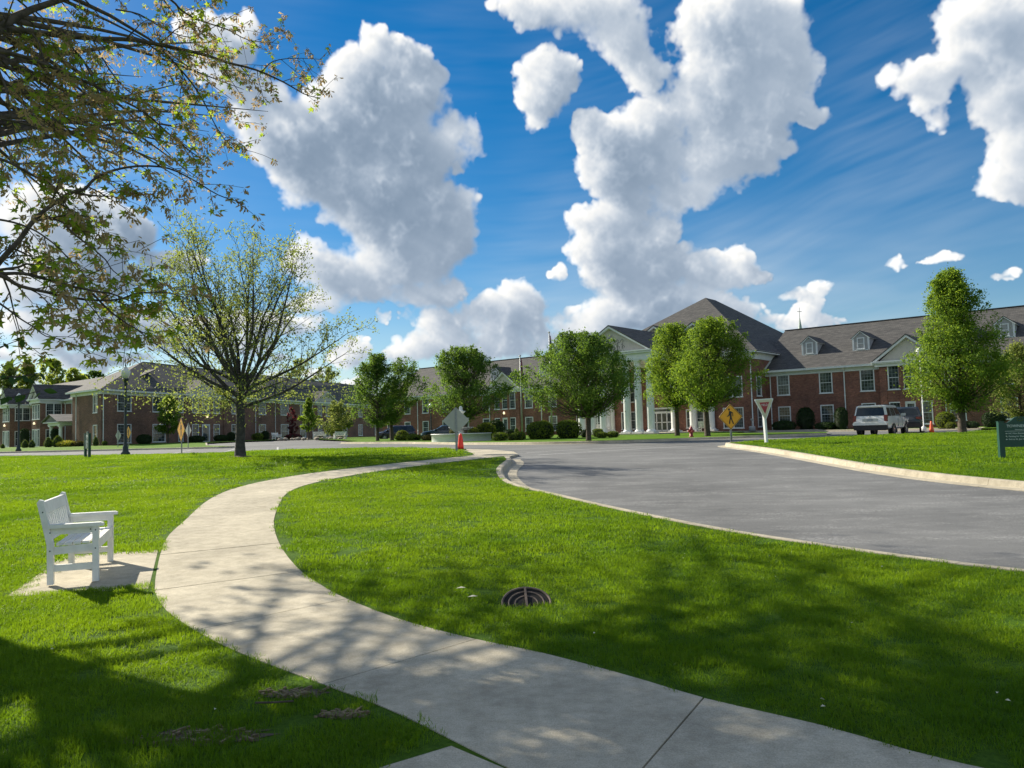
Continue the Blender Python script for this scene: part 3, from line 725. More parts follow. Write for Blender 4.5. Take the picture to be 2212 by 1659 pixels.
for (r0, l0), (r1, l1) in zip(cuts, cuts[1:]):
    def seg(P, S, a, b):
        ta, tb = S[nearest(P, a)], S[nearest(P, b)]
        out = [a] + [Vector(p) for p, s in zip(P, S) if ta + .12 < s < tb - .12] + [b]
        return out
    rr, ll = seg(PATH_R, sR, r0, r1), seg(PATH_L, sL, l0, l1)
    n = 9
    def res(P, f):
        S = arc([tuple(p) for p in P]); return at_arc([tuple(p) for p in P], S, S[-1] * f)[0]
    top = rng_s.uniform(.004, .010)
    g = .006
    L_ = (r1 - r0).length
    rows = []
    for i in range(n + 1):
        f = g / L_ + (1 - 2 * g / L_) * i / n
        a, b = res(rr, f), res(ll, f)
        rows.append([a.lerp(b, k / 5) for k in range(6)])
    mb = MB(); mb.smooth = True
    vs = [(p.x, p.y, zt(p.x, p.y) + top) for r in rows for p in r]
    mb.add(vs, [(i * 6 + k, i * 6 + k + 1, (i + 1) * 6 + k + 1, (i + 1) * 6 + k) for i in range(n) for k in range(5)])
    mb.smooth = False
    ring = [i * 6 for i in range(n + 1)] + [n * 6 + k for k in range(1, 6)] + [i * 6 + 5 for i in range(n - 1, -1, -1)] + [k for k in range(4, 0, -1)]
    up = [vs[i] for i in ring]; m = len(up)
    mb.add(up + [(x, y, z - .09) for x, y, z in up], [(i, (i + 1) % m, m + (i + 1) % m, m + i) for i in range(m)])
    obj('concrete_slab', mb, M['concrete'], path)
# slab of a second path at the bottom, and the pad under the bench
def flat_slab(poly, dz, parent, name='concrete_slab', mat=None, th=.09):
    mb = MB(); poly = densify(poly, .5); n = len(poly)
    cx = sum(p[0] for p in poly) / n; cy = sum(p[1] for p in poly) / n
    vs = [(x, y, zt(x, y) + dz) for x, y in poly] + [(cx, cy, zt(cx, cy) + dz)]
    mb.add(vs, [(i, (i + 1) % n, n) for i in range(n)])
    mb.add(vs[:n] + [(x, y, z - th) for x, y, z in vs[:n]], [(i, n + i, n + (i + 1) % n, (i + 1) % n) for i in range(n)])
    return obj(name, mb, mat or M['concrete'], parent)
flat_slab([(.86, 2.66), (-.02, 3.70), (-.36, 4.045), (-.70, 3.80), (-2.1, 2.9), (-1.0, 1.3)], .002, path)
pad = flat_slab([(-5.22, 8.0), (-5.98, 10.35), (-4.86, 10.6), (-4.36, 9.40), (-3.86, 8.2)], .003, None, 'bench_pad')
pad['kind'] = 'structure'
# concrete apron where the path meets the road
flat_slab([(-1.45, 27.35), (-.35, 26.55), (-.16, 27.1), (.15, 28.3), (.0, 30.2), (-1.0, 33.0), (-2.2, 35.3), (-3.2, 34.9), (-2.3, 32.5), (-1.6, 29.3)], -.055, path, th=.1)

# kerbs with gutter, cast in lengths of about three metres
def kerb(name, line, side, gutter=.38, top=.16, step=3.0, dz0=0.0):
    root = thing(name, '', 'x'); del root['label']; del root['category']; root['kind'] = 'structure'
    S = arc(line); n = max(1, int(S[-1] / step))
    for k in range(n):
        a, b = S[-1] * k / n + .004, S[-1] * (k + 1) / n - .004
        m = 6; prof = []
        mb = MB(); rows = []
        for i in range(m + 1):
            p, j = at_arc(line, S, a + (b - a) * i / m)
            q, j2 = at_arc(line, S, min(S[-1], a + (b - a) * i / m + .25)); q0, _ = at_arc(line, S, max(0, a + (b - a) * i / m - .25))
            d = (q - q0).normalized(); nrm = Vector((d.y, -d.x)) * side
            z = zt(p.x, p.y)
            row = []
            for (o_, h_) in ((0, -.12), (0, .012), (top * .8, .012), (top, -.004), (top + .035, ROAD + .022), (top + .05, ROAD + .012), (top + gutter, ROAD + .006), (top + gutter, ROAD - .08)):
                row.append((p.x + nrm.x * o_, p.y + nrm.y * o_, z + h_))
            rows.append(row)
        w = len(rows[0]); vs = [v for r in rows for v in r]
        mb.add(vs, [(i * w + q, i * w + q + 1, (i + 1) * w + q + 1, (i + 1) * w + q) if side > 0 else (i * w + q + 1, i * w + q, (i + 1) * w + q, (i + 1) * w + q + 1) for i in range(m) for q in range(w - 1)])
        mb.add(rows[0], [tuple(range(w))]); mb.add(rows[-1], [tuple(range(w))])
        obj('kerb_section', mb, M['kerb'], root)
    return root
kerb('kerb', KERB_L, -1, .40)
kerb('kerb', KERB_R, -1, .32)
kerb('kerb', FAR_KERB, -1, .3)
kerb('kerb', [(9.6, 32.6), (10.9, 33.6), (13.1, 35.0), (16.1, 37.6), (19.1, 39.0), (23, 40.6), (27, 43.0), (30, 47), (32.5, 50.2)], -1, .05)
kerb('kerb', [(-80, 67), (-45, 65.5), (-30, 63.0), (-23, 61.2), (-22.6, 62.6), (-27, 68), (-31, 78)], 1, .1)
kerb('kerb', [(31.0, 51.4), (33.5, 55), (24.5, 62.5), (27, 66.5)], -1, .1)

# painted lines: two across the mouth of the drive, bay lines beside the island
def stripe(name, a, b, w, root):
    a, b = Vector(a), Vector(b); n = max(2, int((b - a).length / 1.0)); d = (b - a).normalized(); s = Vector((-d.y, d.x)) * w / 2
    mb = MB(); vs = []
    for i in range(n + 1):
        p = a.lerp(b, i / n)
        for q in (p + s, p - s): vs.append((q.x, q.y, zt(q.x, q.y) + ROAD + .005))
    mb.add(vs, [(2 * i, 2 * i + 1, 2 * i + 3, 2 * i + 2) for i in range(n)])
    return obj(name, mb, M['paint'], root)
M['paint'] = plain('worn_road_paint', (.42, .42, .41), .8, .35, 14)
marks = thing('road_markings', '', 'x'); del marks['label']; del marks['category']; marks['kind'] = 'structure'
stripe('crossing_line', (.9, 28.6), (8.4, 33.2), .14, marks)
stripe('crossing_line', (.5, 30.6), (8.0, 35.4), .14, marks)
for k in range(3): stripe('bay_line', (-20.5 + 1.2 * k * 2.4, 46 + k * 1.2), (-24.0 + 1.2 * k * 2.4, 58 + k * 1.0), .12, marks)
for k in range(4): stripe('bay_line', (19.5 + 2.75 * k, 41.2 + k * 2.1), (23.0 + 2.75 * k, 45.6 + k * 2.1), .11, marks)

# ================================================================== grass
def blade_patch(name, n, rad, h, w, seed, spread=.55):
    rng = np.random.default_rng(seed)
    r = rad * np.sqrt(rng.random(n)); a = rng.random(n) * 2 * PI
    bx, by = r * np.cos(a), r * np.sin(a)
    hh = h * (.55 + .6 * rng.random(n)); ang = rng.random(n) * 2 * PI
    lean = np.abs(rng.normal(0, spread, n)); la = rng.random(n) * 2 * PI
    ww = w * (.7 + .6 * rng.random(n))
    dx, dy = np.cos(ang) * ww / 2, np.sin(ang) * ww / 2
    lx, ly = np.cos(la) * lean * hh, np.sin(la) * lean * hh
    z1 = hh * .55
    V = np.stack([np.stack([bx - dx, by - dy, 0 * bx], 1), np.stack([bx + dx, by + dy, 0 * bx], 1),
                  np.stack([bx + dx * .8 + lx * .35, by + dy * .8 + ly * .35, z1], 1), np.stack([bx - dx * .8 + lx * .35, by - dy * .8 + ly * .35, z1], 1),
                  np.stack([bx + lx, by + ly, hh * (1 - .18 * lean)], 1)], 1).reshape(-1, 3)
    b = np.arange(n) * 5
    me = bpy.data.meshes.new(name)
    q = np.stack([b, b + 1, b + 2, b + 3], 1); t = np.stack([b + 3, b + 2, b + 4], 1)
    me.vertices.add(len(V)); me.vertices.foreach_set('co', V.astype(np.float32).ravel())
    loops = np.concatenate([q.ravel(), t.ravel()]); me.loops.add(len(loops)); me.loops.foreach_set('vertex_index', loops.astype(np.int32))
    ls = np.concatenate([np.arange(n) * 4, 4 * n + np.arange(n) * 3]); me.polygons.add(2 * n); me.polygons.foreach_set('loop_start', ls.astype(np.int32))
    me.update(calc_edges=True); me.validate()
    me.materials.append(M['grass'])
    return me
def scatter_nodes(src):
    ng = bpy.data.node_groups.new('grass_scatter', 'GeometryNodeTree')
    ng.interface.new_socket('Geometry', in_out='INPUT', socket_type='NodeSocketGeometry')
    ng.interface.new_socket('Geometry', in_out='OUTPUT', socket_type='NodeSocketGeometry')
    N = ng.nodes.new; gi = N('NodeGroupInput'); go = N('NodeGroupOutput')
    ip = N('GeometryNodeInstanceOnPoints'); oi = N('GeometryNodeObjectInfo'); oi.inputs['Object'].default_value = src
    ar = N('GeometryNodeInputNamedAttribute'); ar.data_type = 'FLOAT_VECTOR'; ar.inputs['Name'].default_value = 'turn'
    as_ = N('GeometryNodeInputNamedAttribute'); as_.data_type = 'FLOAT_VECTOR'; as_.inputs['Name'].default_value = 'size'
    L = ng.links.new
    L(gi.outputs[0], ip.inputs['Points']); L(oi.outputs['Geometry'], ip.inputs['Instance'])
    L(ar.outputs['Attribute'], ip.inputs['Rotation']); L(as_.outputs['Attribute'], ip.inputs['Scale'])
    L(ip.outputs[0], go.inputs[0])
    return ng
ztv = np.vectorize(zt)
LAWNS = [PATH_L + NEAR_EDGE[1:] + [(-75, -4), (.9, -4), (.9, 2.6)], PATH_R + KERB_L[1:] + [(12, -4), (6.4, -4), (6.2, 1.3)], RL]
HOLES = [[(-5.18, 8.12), (-5.9, 10.27), (-4.88, 10.52), (-4.42, 9.40), (-3.96, 8.32)], [(.86, 2.66), (-.02, 3.70), (-.36, 4.02), (-.68, 3.78), (-2.1, 2.9), (-1.0, 1.3)]]
# thin or bare places in the turf (near the corner of the path)
BARE = [(-1.75, 4.25, .42, .12), (-1.40, 4.90, .20, .09), (-1.02, 4.52, .15, .07), (-5.75, 7.85, .3, .14)]
def scatter(name, src, x0, x1, y0, y1, dens, size, seed, edge, view=.78):
    rng = np.random.default_rng(seed)
    n = int((x1 - x0) * (y1 - y0) * dens)
    X = rng.uniform(x0, x1, n); Y = rng.uniform(y0, y1, n)
    k = np.abs(X) < view * Y + 2.2; X, Y = X[k], Y[k]
    ok = np.zeros(len(X), bool)
    for P in LAWNS:
        q = np.ones(len(X), bool)
        for a in range(6): q &= inpoly(P, X + edge * math.cos(a * PI / 3), Y + edge * math.sin(a * PI / 3))
        ok |= q
    for P in HOLES: ok &= ~inpoly(P, X, Y)
    for (a, b, c, d) in BARE: ok &= ~((((X - a) / c) ** 2 + ((Y - b) / d) ** 2 < 1) & (rng.random(len(X)) < .72))
    ok &= ~((((X - .08) / .30) ** 2 + ((Y - 7.38) / .26) ** 2 < 1) & (Y > 7.27))
    X, Y = X[ok], Y[ok]; n = len(X)
    pz = ztv(X, Y) - .004
    me = bpy.data.meshes.new(name); me.vertices.add(n)
    me.vertices.foreach_set('co', np.stack([X, Y, pz], 1).astype(np.float32).ravel())
    a = me.attributes.new('turn', 'FLOAT_VECTOR', 'POINT'); a.data.foreach_set('vector', np.stack([rng.normal(0, .05, n), rng.normal(0, .05, n), rng.random(n) * 2 * PI], 1).astype(np.float32).ravel())
    # taller and shorter patches
    w = .85 + .22 * np.sin(X * 1.9 + 1.3 * np.sin(Y * 1.1)) * np.sin(Y * 2.3 + X * .7) + .25 * (rng.random(n) - .5)
    s = size * (.85 + .3 * rng.random(n))
    a = me.attributes.new('size', 'FLOAT_VECTOR', 'POINT'); a.data.foreach_set('vector', np.stack([s, s, s * w], 1).astype(np.float32).ravel())
    o = bpy.data.objects.new(name, me); COL.objects.link(o)
    o['kind'] = 'stuff'; o['label'] = 'short mown lawn grass'
    md = o.modifiers.new('scatter', 'NODES'); md.node_group = scatter_nodes(src)
    return n
src1 = bpy.data.objects.new('grass_tuft', blade_patch('grass_tuft', 140, .15, .052, .0040, 1))
src2 = bpy.data.objects.new('grass_tuft', blade_patch('grass_tuft', 150, .24, .050, .0070, 2))
src3 = bpy.data.objects.new('grass_tuft', blade_patch('grass_tuft', 170, .50, .052, .015, 3))
print('tufts', scatter('grass', src1, -9, 9, 2.6, 9.2, 75, 1.0, 11, .085), scatter('grass', src2, -17, 17, 9.0, 19, 32, 1.0, 12, .15), scatter('grass', src3, -36, 36, 18.6, 46, 9, 1.0, 13, .36))
# ragged edge along the path
# ================================================================== buildings
def wall_bm(mb, x0, x1, z0, z1, holes, depth=.10):
    """brick face in the plane y=0 looking along -y, with openings and their reveals"""
    xs = sorted({x0, x1, *[h[0] for h in holes], *[h[1] for h in holes]}); zs = sorted({z0, z1, *[h[2] for h in holes], *[h[3] for h in holes]})
    for a, b in zip(xs, xs[1:]):
        for c, d in zip(zs, zs[1:]):
            mx, mz = (a + b) / 2, (c + d) / 2
            if any(h[0] < mx < h[1] and h[2] < mz < h[3] for h in holes): continue
            mb.add([(a, 0, c), (b, 0, c), (b, 0, d), (a, 0, d)], [(0, 1, 2, 3)])
    for (a, b, c, d) in holes:
        mb.add([(a, 0, c), (a, depth, c), (a, depth, d), (a, 0, d)], [(0, 1, 2, 3)])
        mb.add([(b, 0, c), (b, 0, d), (b, depth, d), (b, depth, c)], [(0, 1, 2, 3)])
        mb.add([(a, 0, d), (a, depth, d), (b, depth, d), (b, 0, d)], [(0, 1, 2, 3)])
        mb.add([(a, 0, c), (b, 0, c), (b, depth, c), (a, depth, c)], [(0, 1, 2, 3)])
WCACHE = {}
def window(parent, x, y, z, w, h, rz=0.0, cols=4, rows=3, units=1, door=False):
    """sash window: casing and sill, glass panes and glazing bars; (x,y,z) is the middle of its foot"""
    key = (round(w, 2), round(h, 2), cols, rows, units, door)
    if key not in WCACHE:
        fr = MB(); c = .085
        fr.box(-w / 2, -w / 2 + c, -.035, .09, 0, h); fr.box(w / 2 - c, w / 2, -.035, .09, 0, h)
        fr.box(-w / 2 + c, w / 2 - c, -.035, .09, h - c, h); fr.box(-w / 2 - .05, w / 2 + .05, -.075, .095, -.07, 0)
        if not door: fr.box(-w / 2 + c, w / 2 - c, -.035, .09, 0, .05)
        uw = (w - 2 * c) / units
        for k in range(1, units): fr.box(-w / 2 + c + uw * k - .06, -w / 2 + c + uw * k + .06, -.03, .09, .05, h - c)
        panes = []; mun = MB()
        for k in range(units):
            a = -w / 2 + c + uw * k + (.06 if k else 0); b = -w / 2 + c + uw * (k + 1) - (.06 if k < units - 1 else 0)
            zb = .05 if not door else .0
            mid = zb + (h - c - zb) / 2
            if door:
                fr.box(a, a + .11, .0, .07, 0, h - c); fr.box(b - .11, b, .0, .07, 0, h - c); fr.box(a + .11, b - .11, .0, .07, 0, .25); fr.box(a + .11, b - .11, .0, .07, h - c - .11, h - c)
                panes.append((a + .11, b - .11, .25, h - c - .11, .04)); rng_ = [(a + .11, b - .11, .25, h - c - .11, .035, rows * 2)]
            else:
                fr.box(a, b, .012, .055, mid - .022, mid + .022)
                panes.append((a, b, mid + .02, h - c, .035)); panes.append((a, b, zb, mid - .02, .05))
                rng_ = [(a, b, mid + .022, h - c, .022, rows), (a, b, zb, mid - .022, .037, rows)]
            if cols:
                for (xa, xb, za, zb_, yy, rws) in rng_:
                    for i in range(1, cols): xx = xa + (xb - xa) * i / cols; mun.box(xx - .009, xx + .009, yy, yy + .012, za, zb_)
                    for i in range(1, rws): zz = za + (zb_ - za) * i / rws; mun.box(xa, xb, yy + .001, yy + .011, zz - .009, zz + .009)
        pm = []
        for (a, b, zc, zd, yy) in panes:
            p = MB(); p.box(a, b, yy, yy + .012, zc, zd); pm.append(p.mesh('pane', [M['glass']]))
        WCACHE[key] = (fr.mesh('window', [M['trim']]), pm, mun.mesh('glazing_bars', [M['bars']]) if mun.v else None)
    fm, pm, mm = WCACHE[key]
    o = obj('door' if door else 'window', fm, [], parent, (x, y, z), rz)
    for p in pm: obj('pane', p, [], o)
    if mm: obj('glazing_bars', mm, [], o)
    return o
def pipe(parent, x, y, z0, z1, r=.05, rz=0.0):
    mb = MB(); mb.smooth = True
    mb.tube([(x, y - .22, z1), (x, y - .2, z1 - .12), (x, y - .08, z1 - .38), (x, y - .07, z1 - .6), (x, y - .07, z0 + .2), (x + .05, y - .16, z0 + .04)], r, 8)
    for z in (z0 + .9, z0 + 2.8): mb.box(x - .07, x + .07, y - .12, y, z, z + .05)
    return obj('downpipe', mb, M['trim'], parent, rz=rz)
def eave(parent, x0, x1, y, z, depth=.45, ends=True):
    """frieze board, soffit and gutter along a wall top; wall face at y"""
    mb = MB()
    mb.box(x0, x1, y - .05, y + .06, z - .42, z - .06)
    mb.box(x0 - .0, x1 + .0, y - depth, y + .05, z - .06, z - .01)
    mb.box(x0 - .02, x1 + .02, y - depth - .11, y - depth, z - .10, z + .06)
    mb.box(x0 - .03, x1 + .03, y - depth - .13, y - depth + .02, z + .055, z + .075)
    return obj('eave', mb, M['trim'], parent)
def slab_roof(mb, pts, th=.09):
    n = len(pts); nv = (Vector(pts[1]) - Vector(pts[0])).cross(Vector(pts[2]) - Vector(pts[0])).normalized()
    if nv.z < 0: pts = pts[::-1]; nv = -nv
    lo = [tuple(Vector(p) - nv * th) for p in pts]
    mb.add(list(pts) + lo, [tuple(range(n)), tuple(range(2 * n - 1, n - 1, -1))] + [(i, n + i, n + (i + 1) % n, (i + 1) % n) for i in range(n)])
def gable(parent, xc, half, y, zb, rise, yback, over=.30, lamp=False, tymp='stucco', cornice=.34):
    """pediment looking along -y with its own ridged roof running back to yback"""
    t = MB(); t.prism([(xc - half + .1, zb + .02), (xc + half - .1, zb + .02), (xc, zb + rise - .12)], 'y', y + .02, y + .14)
    pd = obj('pediment', t, M[tymp], parent)
    c = MB()
    c.box(xc - half - over, xc + half + over, y - .36, y + .12, zb - .10, zb + .03); c.box(xc - half - over - .06, xc + half + over + .06, y - .44, y - .30, zb + .00, zb + .10)
    c.box(xc - half - over * .5, xc + half + over * .5, y - .16, y + .10, zb - cornice, zb - .10)
    L = math.hypot(half + over, rise); nx, nz = rise / L, (half + over) / L
    for s in (-1, 1):
        a = (xc + s * (half + over + .04), zb + .06); b = (xc, zb + rise + .06)
        c.prism([a, b, (b[0], b[1] - .24), (a[0] - s * .30, a[1])] if s < 0 else [a, (a[0] - .30, a[1]), (b[0], b[1] - .24), b], 'y', y - .32, y - .02)
    obj('cornice', c, M['trim'], pd)
    r = MB()
    for s in (-1, 1):
        e = (xc + s * (half + over + .06)); slab_roof(r, [(e, y - .36, zb + .10), (e, yback, zb + .10), (xc, yback, zb + rise + .10), (xc, y - .36, zb + rise + .10)], .07)
    obj('gable_roof', r, M['shingle'], pd)
    return pd
def wall_lamp(parent, x, y, z, lit=True, rz=0):
    mb = MB(); mb.smooth = True
    mb.lathe([(.02, -.12), (.07, -.10), (.075, -.02)], 10); mb.tube([(0, 0, -.10), (0, .12, -.16), (0, .2, -.10)], .015, 6)
    o = obj('wall_lamp', mb, M['black'], parent, (x, y - .2, z), rz)
    g = MB(); g.smooth = True; g.lathe([(.07, -.02), (.12, .06), (.125, .12), (.08, .22), (.05, .24), (.055, .27), (.02, .31)], 12)
    obj('globe', g, M['lit'] if lit else M['glassball'], o)
def column(parent, x, y, z0, z1, r, mat='white'):
    mb = MB(); mb.smooth = True
    mb.lathe([(r, z0 + .3), (r * .99, z0 + (z1 - z0) * .35), (r * .84, z1 - .3)], 20, caps=False)
    mb.lathe([(r * 1.28, z0 + .14), (r * 1.30, z0 + .2), (r * 1.1, z0 + .27), (r, z0 + .31)], 20, caps=False)
    mb.lathe([(r * .84, z1 - .31), (r * .95, z1 - .28), (r * .86, z1 - .22), (r * 1.1, z1 - .1)], 20, caps=False)
    mb.smooth = False
    mb.box(-r * 1.42, r * 1.42, -r * 1.42, r * 1.42, z0, z0 + .14); mb.box(-r * 1.2, r * 1.2, -r * 1.2, r * 1.2, z1 - .1, z1)
    return obj('column', mb, M[mat], parent, (x, y, 0))

# ---- the long brick building across the road: local x runs along its front, -y faces the road
OX, OY = 22.98, 70.0
main = thing('brick_building', 'long red brick building with white portico, dormers and tall pyramid roof across the road', 'building', (OX, OY, 0), R(-40))
GB = .55
UP = (4.05, 5.86); LO = (1.42, 3.03)
def wing(sx, x_end):
    """one wing; local x is measured from the central block outwards times sx"""
    holes = []; wins = []
    xs = [(1.60, 1.12), (5.30, 1.12), (8.68, 1.14), (15.2, 1.12), (18.6, 1.12), (22.0, 1.12), (25.6, 1.12), (29.0, 1.12), (32.4, 1.12)]
    for c, w in xs:
        if c > x_end: continue
        for (a, b) in (UP, LO): wins.append((c, a, w, b - a))
    P = lambda c: c if sx > 0 else -18.9 - c
    mb = MB(); a, b = P(0), P(x_end); a, b = min(a, b), max(a, b)
    bay = (P(11.95) - 2.22, P(11.95) + 2.22)
    hl = [(P(c) - w / 2 + .01, P(c) + w / 2 - .01, z, z + h) for c, z, w, h in wins]
    wall_bm(mb, a, bay[0], GB, 6.16, [h for h in hl if h[1] < bay[0]]); obj('wall', mb, M['brick'], main)
    mb = MB(); wall_bm(mb, bay[1], b, GB, 6.16, [h for h in hl if h[0] > bay[1]]); obj('wall', mb, M['brick'], main)
    for c, z, w, h in wins: window(main, P(c), 0, z, w, h)
    # projecting bay with three windows over a door
    mb = MB(); bh = []
    cx = P(11.95)
    for d in (-1.15, 0, 1.13):
        bh.append((cx + d - .45, cx + d + .45, 4.05, 6.02)); bh.append((cx + d - .45, cx + d + .45, 1.05 if d == 0 else 1.2, 3.03))
    mb.M = Matrix.Translation((0, -.35, 0)); wall_bm(mb, bay[0], bay[1], GB, 6.2, bh)
    mb.M = Matrix.Identity(4)
    mb.add([(bay[0], -.35, GB), (bay[0], 0, GB), (bay[0], 0, 6.2), (bay[0], -.35, 6.2)], [(0, 3, 2, 1)]); mb.add([(bay[1], -.35, GB), (bay[1], 0, GB), (bay[1], 0, 6.2), (bay[1], -.35, 6.2)], [(0, 1, 2, 3)])
    for d in (-1.95, -.58, .56, 1.92): w_ = .26 if abs(d) > 1 else .18; mb.box(cx + d - w_, cx + d + w_, -.41, -.34, GB, 5.85)
    obj('bay_wall', mb, M['brick'], main)
    for d in (-1.15, 0, 1.13):
        window(main, cx + d, -.35, 4.05, .9, 1.97, cols=3)
        if d == 0: window(main, cx, -.35, 1.05, .9, 1.98, cols=3, door=True)
        else: window(main, cx + d, -.35, 1.2, .9, 1.83, cols=3)
    gable(main, cx, 2.35, -.42, 6.28, 2.08, 4.2)
    if sx < 0: wall_lamp(main, cx, -.36, 3.45)
    # roof
    e0, e1 = sorted((P(-.6), P(x_end))); r = MB()
    slab_roof(r, [(e0, -.55, 6.25), (e1, -.55, 6.25), (e1, 7, 10.62), (e0, 7, 10.62)]); slab_roof(r, [(e0, 14.5, 6.25), (e1, 14.5, 6.25), (e1, 7, 10.62), (e0, 7, 10.62)])
    r.box(e0, e1, 6.85, 7.15, 10.60, 10.67)
    obj('roof', r, M['shingle'], main)
    for (p, q) in ((P(0.0), bay[0]) if sx > 0 else (P(x_end), bay[0]), (bay[1], P(x_end)) if sx > 0 else (bay[1], P(0.0))): eave(main, min(p, q), max(p, q), 0, 6.2)
    for c in ((.45, 6.85, 14.4, 20.4) if sx > 0 else (.7, 6.85, 14.6, 27)):
        if c < x_end: pipe(main, P(c), 0, .95, 6.2)
    return P
def dormer(u, yf, zb, w=1.25):
    """small gabled dormer standing on the roof slope"""
    zf = 0.98; back = (zb + 1.75 - 6.25) / .58 - .55
    d = MB(); d.box(-w / 2, w / 2, 0, .1, 0, zf + .1); d.prism([(-w / 2, zf + .1), (w / 2, zf + .1), (0, zf + .54)], 'y', .0, .1)
    for s in (-1, 1): d.prism([(.1, .05), (zf * 1.72, zf + .1), (.1, zf + .1)], 'x', s * w / 2 - .05, s * w / 2 + .05)
    o = obj('dormer', d, M['stucco_grey'], main, (u, yf, zb))
    t = MB()
    for s in (-1, 1):
        t.box(s * w / 2 - .05 - .02, s * w / 2 + .05 + .02, -.03, .05, -.02, zf + .1)
        t.prism([(s * (w / 2 + .16), zf + .06), (0, zf + .72), (0, zf + .60), (s * (w / 2 + .10), zf - .02)][::(1 if s < 0 else -1)], 'y', -.10, .0)
        t.box(min(s * (w / 2 + .05), s * (w / 2 + .17)), max(s * (w / 2 + .05), s * (w / 2 + .17)), -.08, 1.95, zf + .02, zf + .09)
    t.box(-w / 2, w / 2, -.03, .03, -.06, .05)
    obj('trim', t, M['trim'], o)
    r = MB()
    for s in (-1, 1): slab_roof(r, [(s * (w / 2 + .2), -.12, zf + .08), (s * (w / 2 + .2), 1.9, zf + .08), (0, 2.9, zf + .74), (0, -.12, zf + .74)], .05)
    obj('roof', r, M['shingle'], o)
    wn = window(None, 0, -.015, .12, .62, .98, cols=2, rows=2); wn.parent = o; wn.name = 'window'
M['stucco_grey'] = plain('grey_siding', (.33, .33, .33), .8, .05, 4)
PR = wing(1, 34.0); PL = wing(-1, 34.0)
DORM = [(3.45, 1.80, 7.61), (7.81, 1.85, 7.64), (15.5, 1.85, 7.64), (18.35, 1.95, 7.70)]
for (u, y_, z_) in DORM: dormer(u, y_, z_)
for u in (-22.4, -26.7, -34.2): dormer(u, 1.85, 7.64)

# central block
H0, H1 = GB, 7.35
mb = MB(); ch = []
cw = []
for c, w, z, h, un in ((-2.14, 1.95, 4.02, 1.86, 2), (-2.14, 1.95, 1.23, 1.85, 2), (-5.38, .76, 1.36, 1.72, 1), (-6.42, .76, 1.36, 1.72, 1), (-12.5, .76, 1.36, 1.72, 1), (-13.5, .76, 1.36, 1.72, 1), (-16.76, 1.95, 4.02, 1.86, 2), (-16.76, 1.95, 1.23, 1.85, 2),
                       (-5.9, 1.6, 4.02, 1.86, 2), (-13, 1.6, 4.02, 1.86, 2)):
    cw.append((c, w, z, h, un)); ch.append((c - w / 2 + .01, c + w / 2 - .01, z, z + h))
ch.append((-10.6, -8.15, 1.05, 3.35))
mb.M = Matrix.Translation((0, -2.4, 0)); wall_bm(mb, -18.9, 0, H0, H1, ch)
mb.M = Matrix.Rotation(PI / 2, 4, 'Z'); wall_bm(mb, -2.4, 3.2, H0, H1, [(-2.14 + .01, -1.04 - .01, 4.03, 5.8), (-2.14 + .01, -1.04 - .01, 1.3, 3.0)])
mb.M = Matrix.Translation((-18.9, 0, 0)) @ Matrix.Rotation(-PI / 2, 4, 'Z'); wall_bm(mb, -3.2, 2.4, H0, H1, [])
obj('central_wall', mb, M['brick'], main)
for c, w, z, h, un in cw: window(main, c, -2.4, z, w, h, units=un)
window(main, 0, -1.59, 4.03, 1.1, 1.77, rz=PI / 2); window(main, 0, -1.59, 1.3, 1.1, 1.7, rz=PI / 2)
# automatic glass doors
d = MB(); d.box(-10.6, -10.48, -2.45, -2.3, 1.05, 3.35); d.box(-8.27, -8.15, -2.45, -2.3, 1.05, 3.35); d.box(-10.48, -8.27, -2.45, -2.3, 3.2, 3.35); d.box(-10.48, -8.27, -2.45, -2.3, 2.78, 2.98)
for k in range(1, 4): x = -10.48 + 2.21 * k / 4; d.box(x - .045, x + .045, -2.44, -2.32, 1.05, 2.78)
d.box(-10.48, -8.27, -2.44, -2.32, 1.9, 1.98); d.box(-10.48, -8.27, -2.44, -2.32, 1.05, 1.22)
dr = obj('entrance_doors', d, M['white'], main)
g = MB(); g.box(-10.48, -8.27, -2.38, -2.36, 1.2, 3.2); obj('pane', g, M['glass'], dr)
# eaves and frieze of the central block, 8 m up
f = MB()
for (a, b, c, e) in ((-19.35, .45, -2.95, -2.3), ):
    f.box(-18.95, .05, -2.5, -2.36, 7.3, 7.84); f.box(-19.35, .45, -2.95, -2.36, 7.84, 7.92); f.box(-19.45, .55, -3.06, -2.93, 7.84, 8.02)
f.box(-.04, .10, -2.5, 3.0, 7.3, 7.84); f.box(-.04, .45, -2.93, 3.4, 7.84, 7.92); f.box(.43, .56, -3.06, 3.4, 7.84, 8.02)
f.box(-19.0, -18.86, -2.5, 3.0, 7.3, 7.84); f.box(-19.35, -18.86, -2.93, 3.4, 7.84, 7.92); f.box(-19.46, -19.33, -3.06, 3.4, 7.84, 8.02)
obj('eave', f, M['trim'], main)
# stepped brick where the wing roof meets the block
s = MB()
for k in range(9): s.box(.02, .16, -.38 + k * .17 + .0, -.38 + k * .17 + .12, 6.32 + k * .098, 6.46 + k * .098)
obj('flashing', s, M['trim'], main)
pipe(main, -.32, -2.4, .95, 7.7, .055); pipe(main, -18.5, -2.4, .95, 7.7, .055)
# pyramid roof with a short ridge running back
r = MB(); A = (-19.5, -3.08, 7.98); B = (.6, -3.08, 7.98); C_ = (.6, 21.6, 7.98); D_ = (-19.5, 21.6, 7.98); P1 = (-9.45, 8.2, 15.2); P2 = (-9.45, 10.6, 15.2)
slab_roof(r, [A, B, P1]); slab_roof(r, [B, C_, P2, P1]); slab_roof(r, [C_, D_, P2]); slab_roof(r, [D_, A, P1, P2])
obj('pyramid_roof', r, M['shingle'], main)
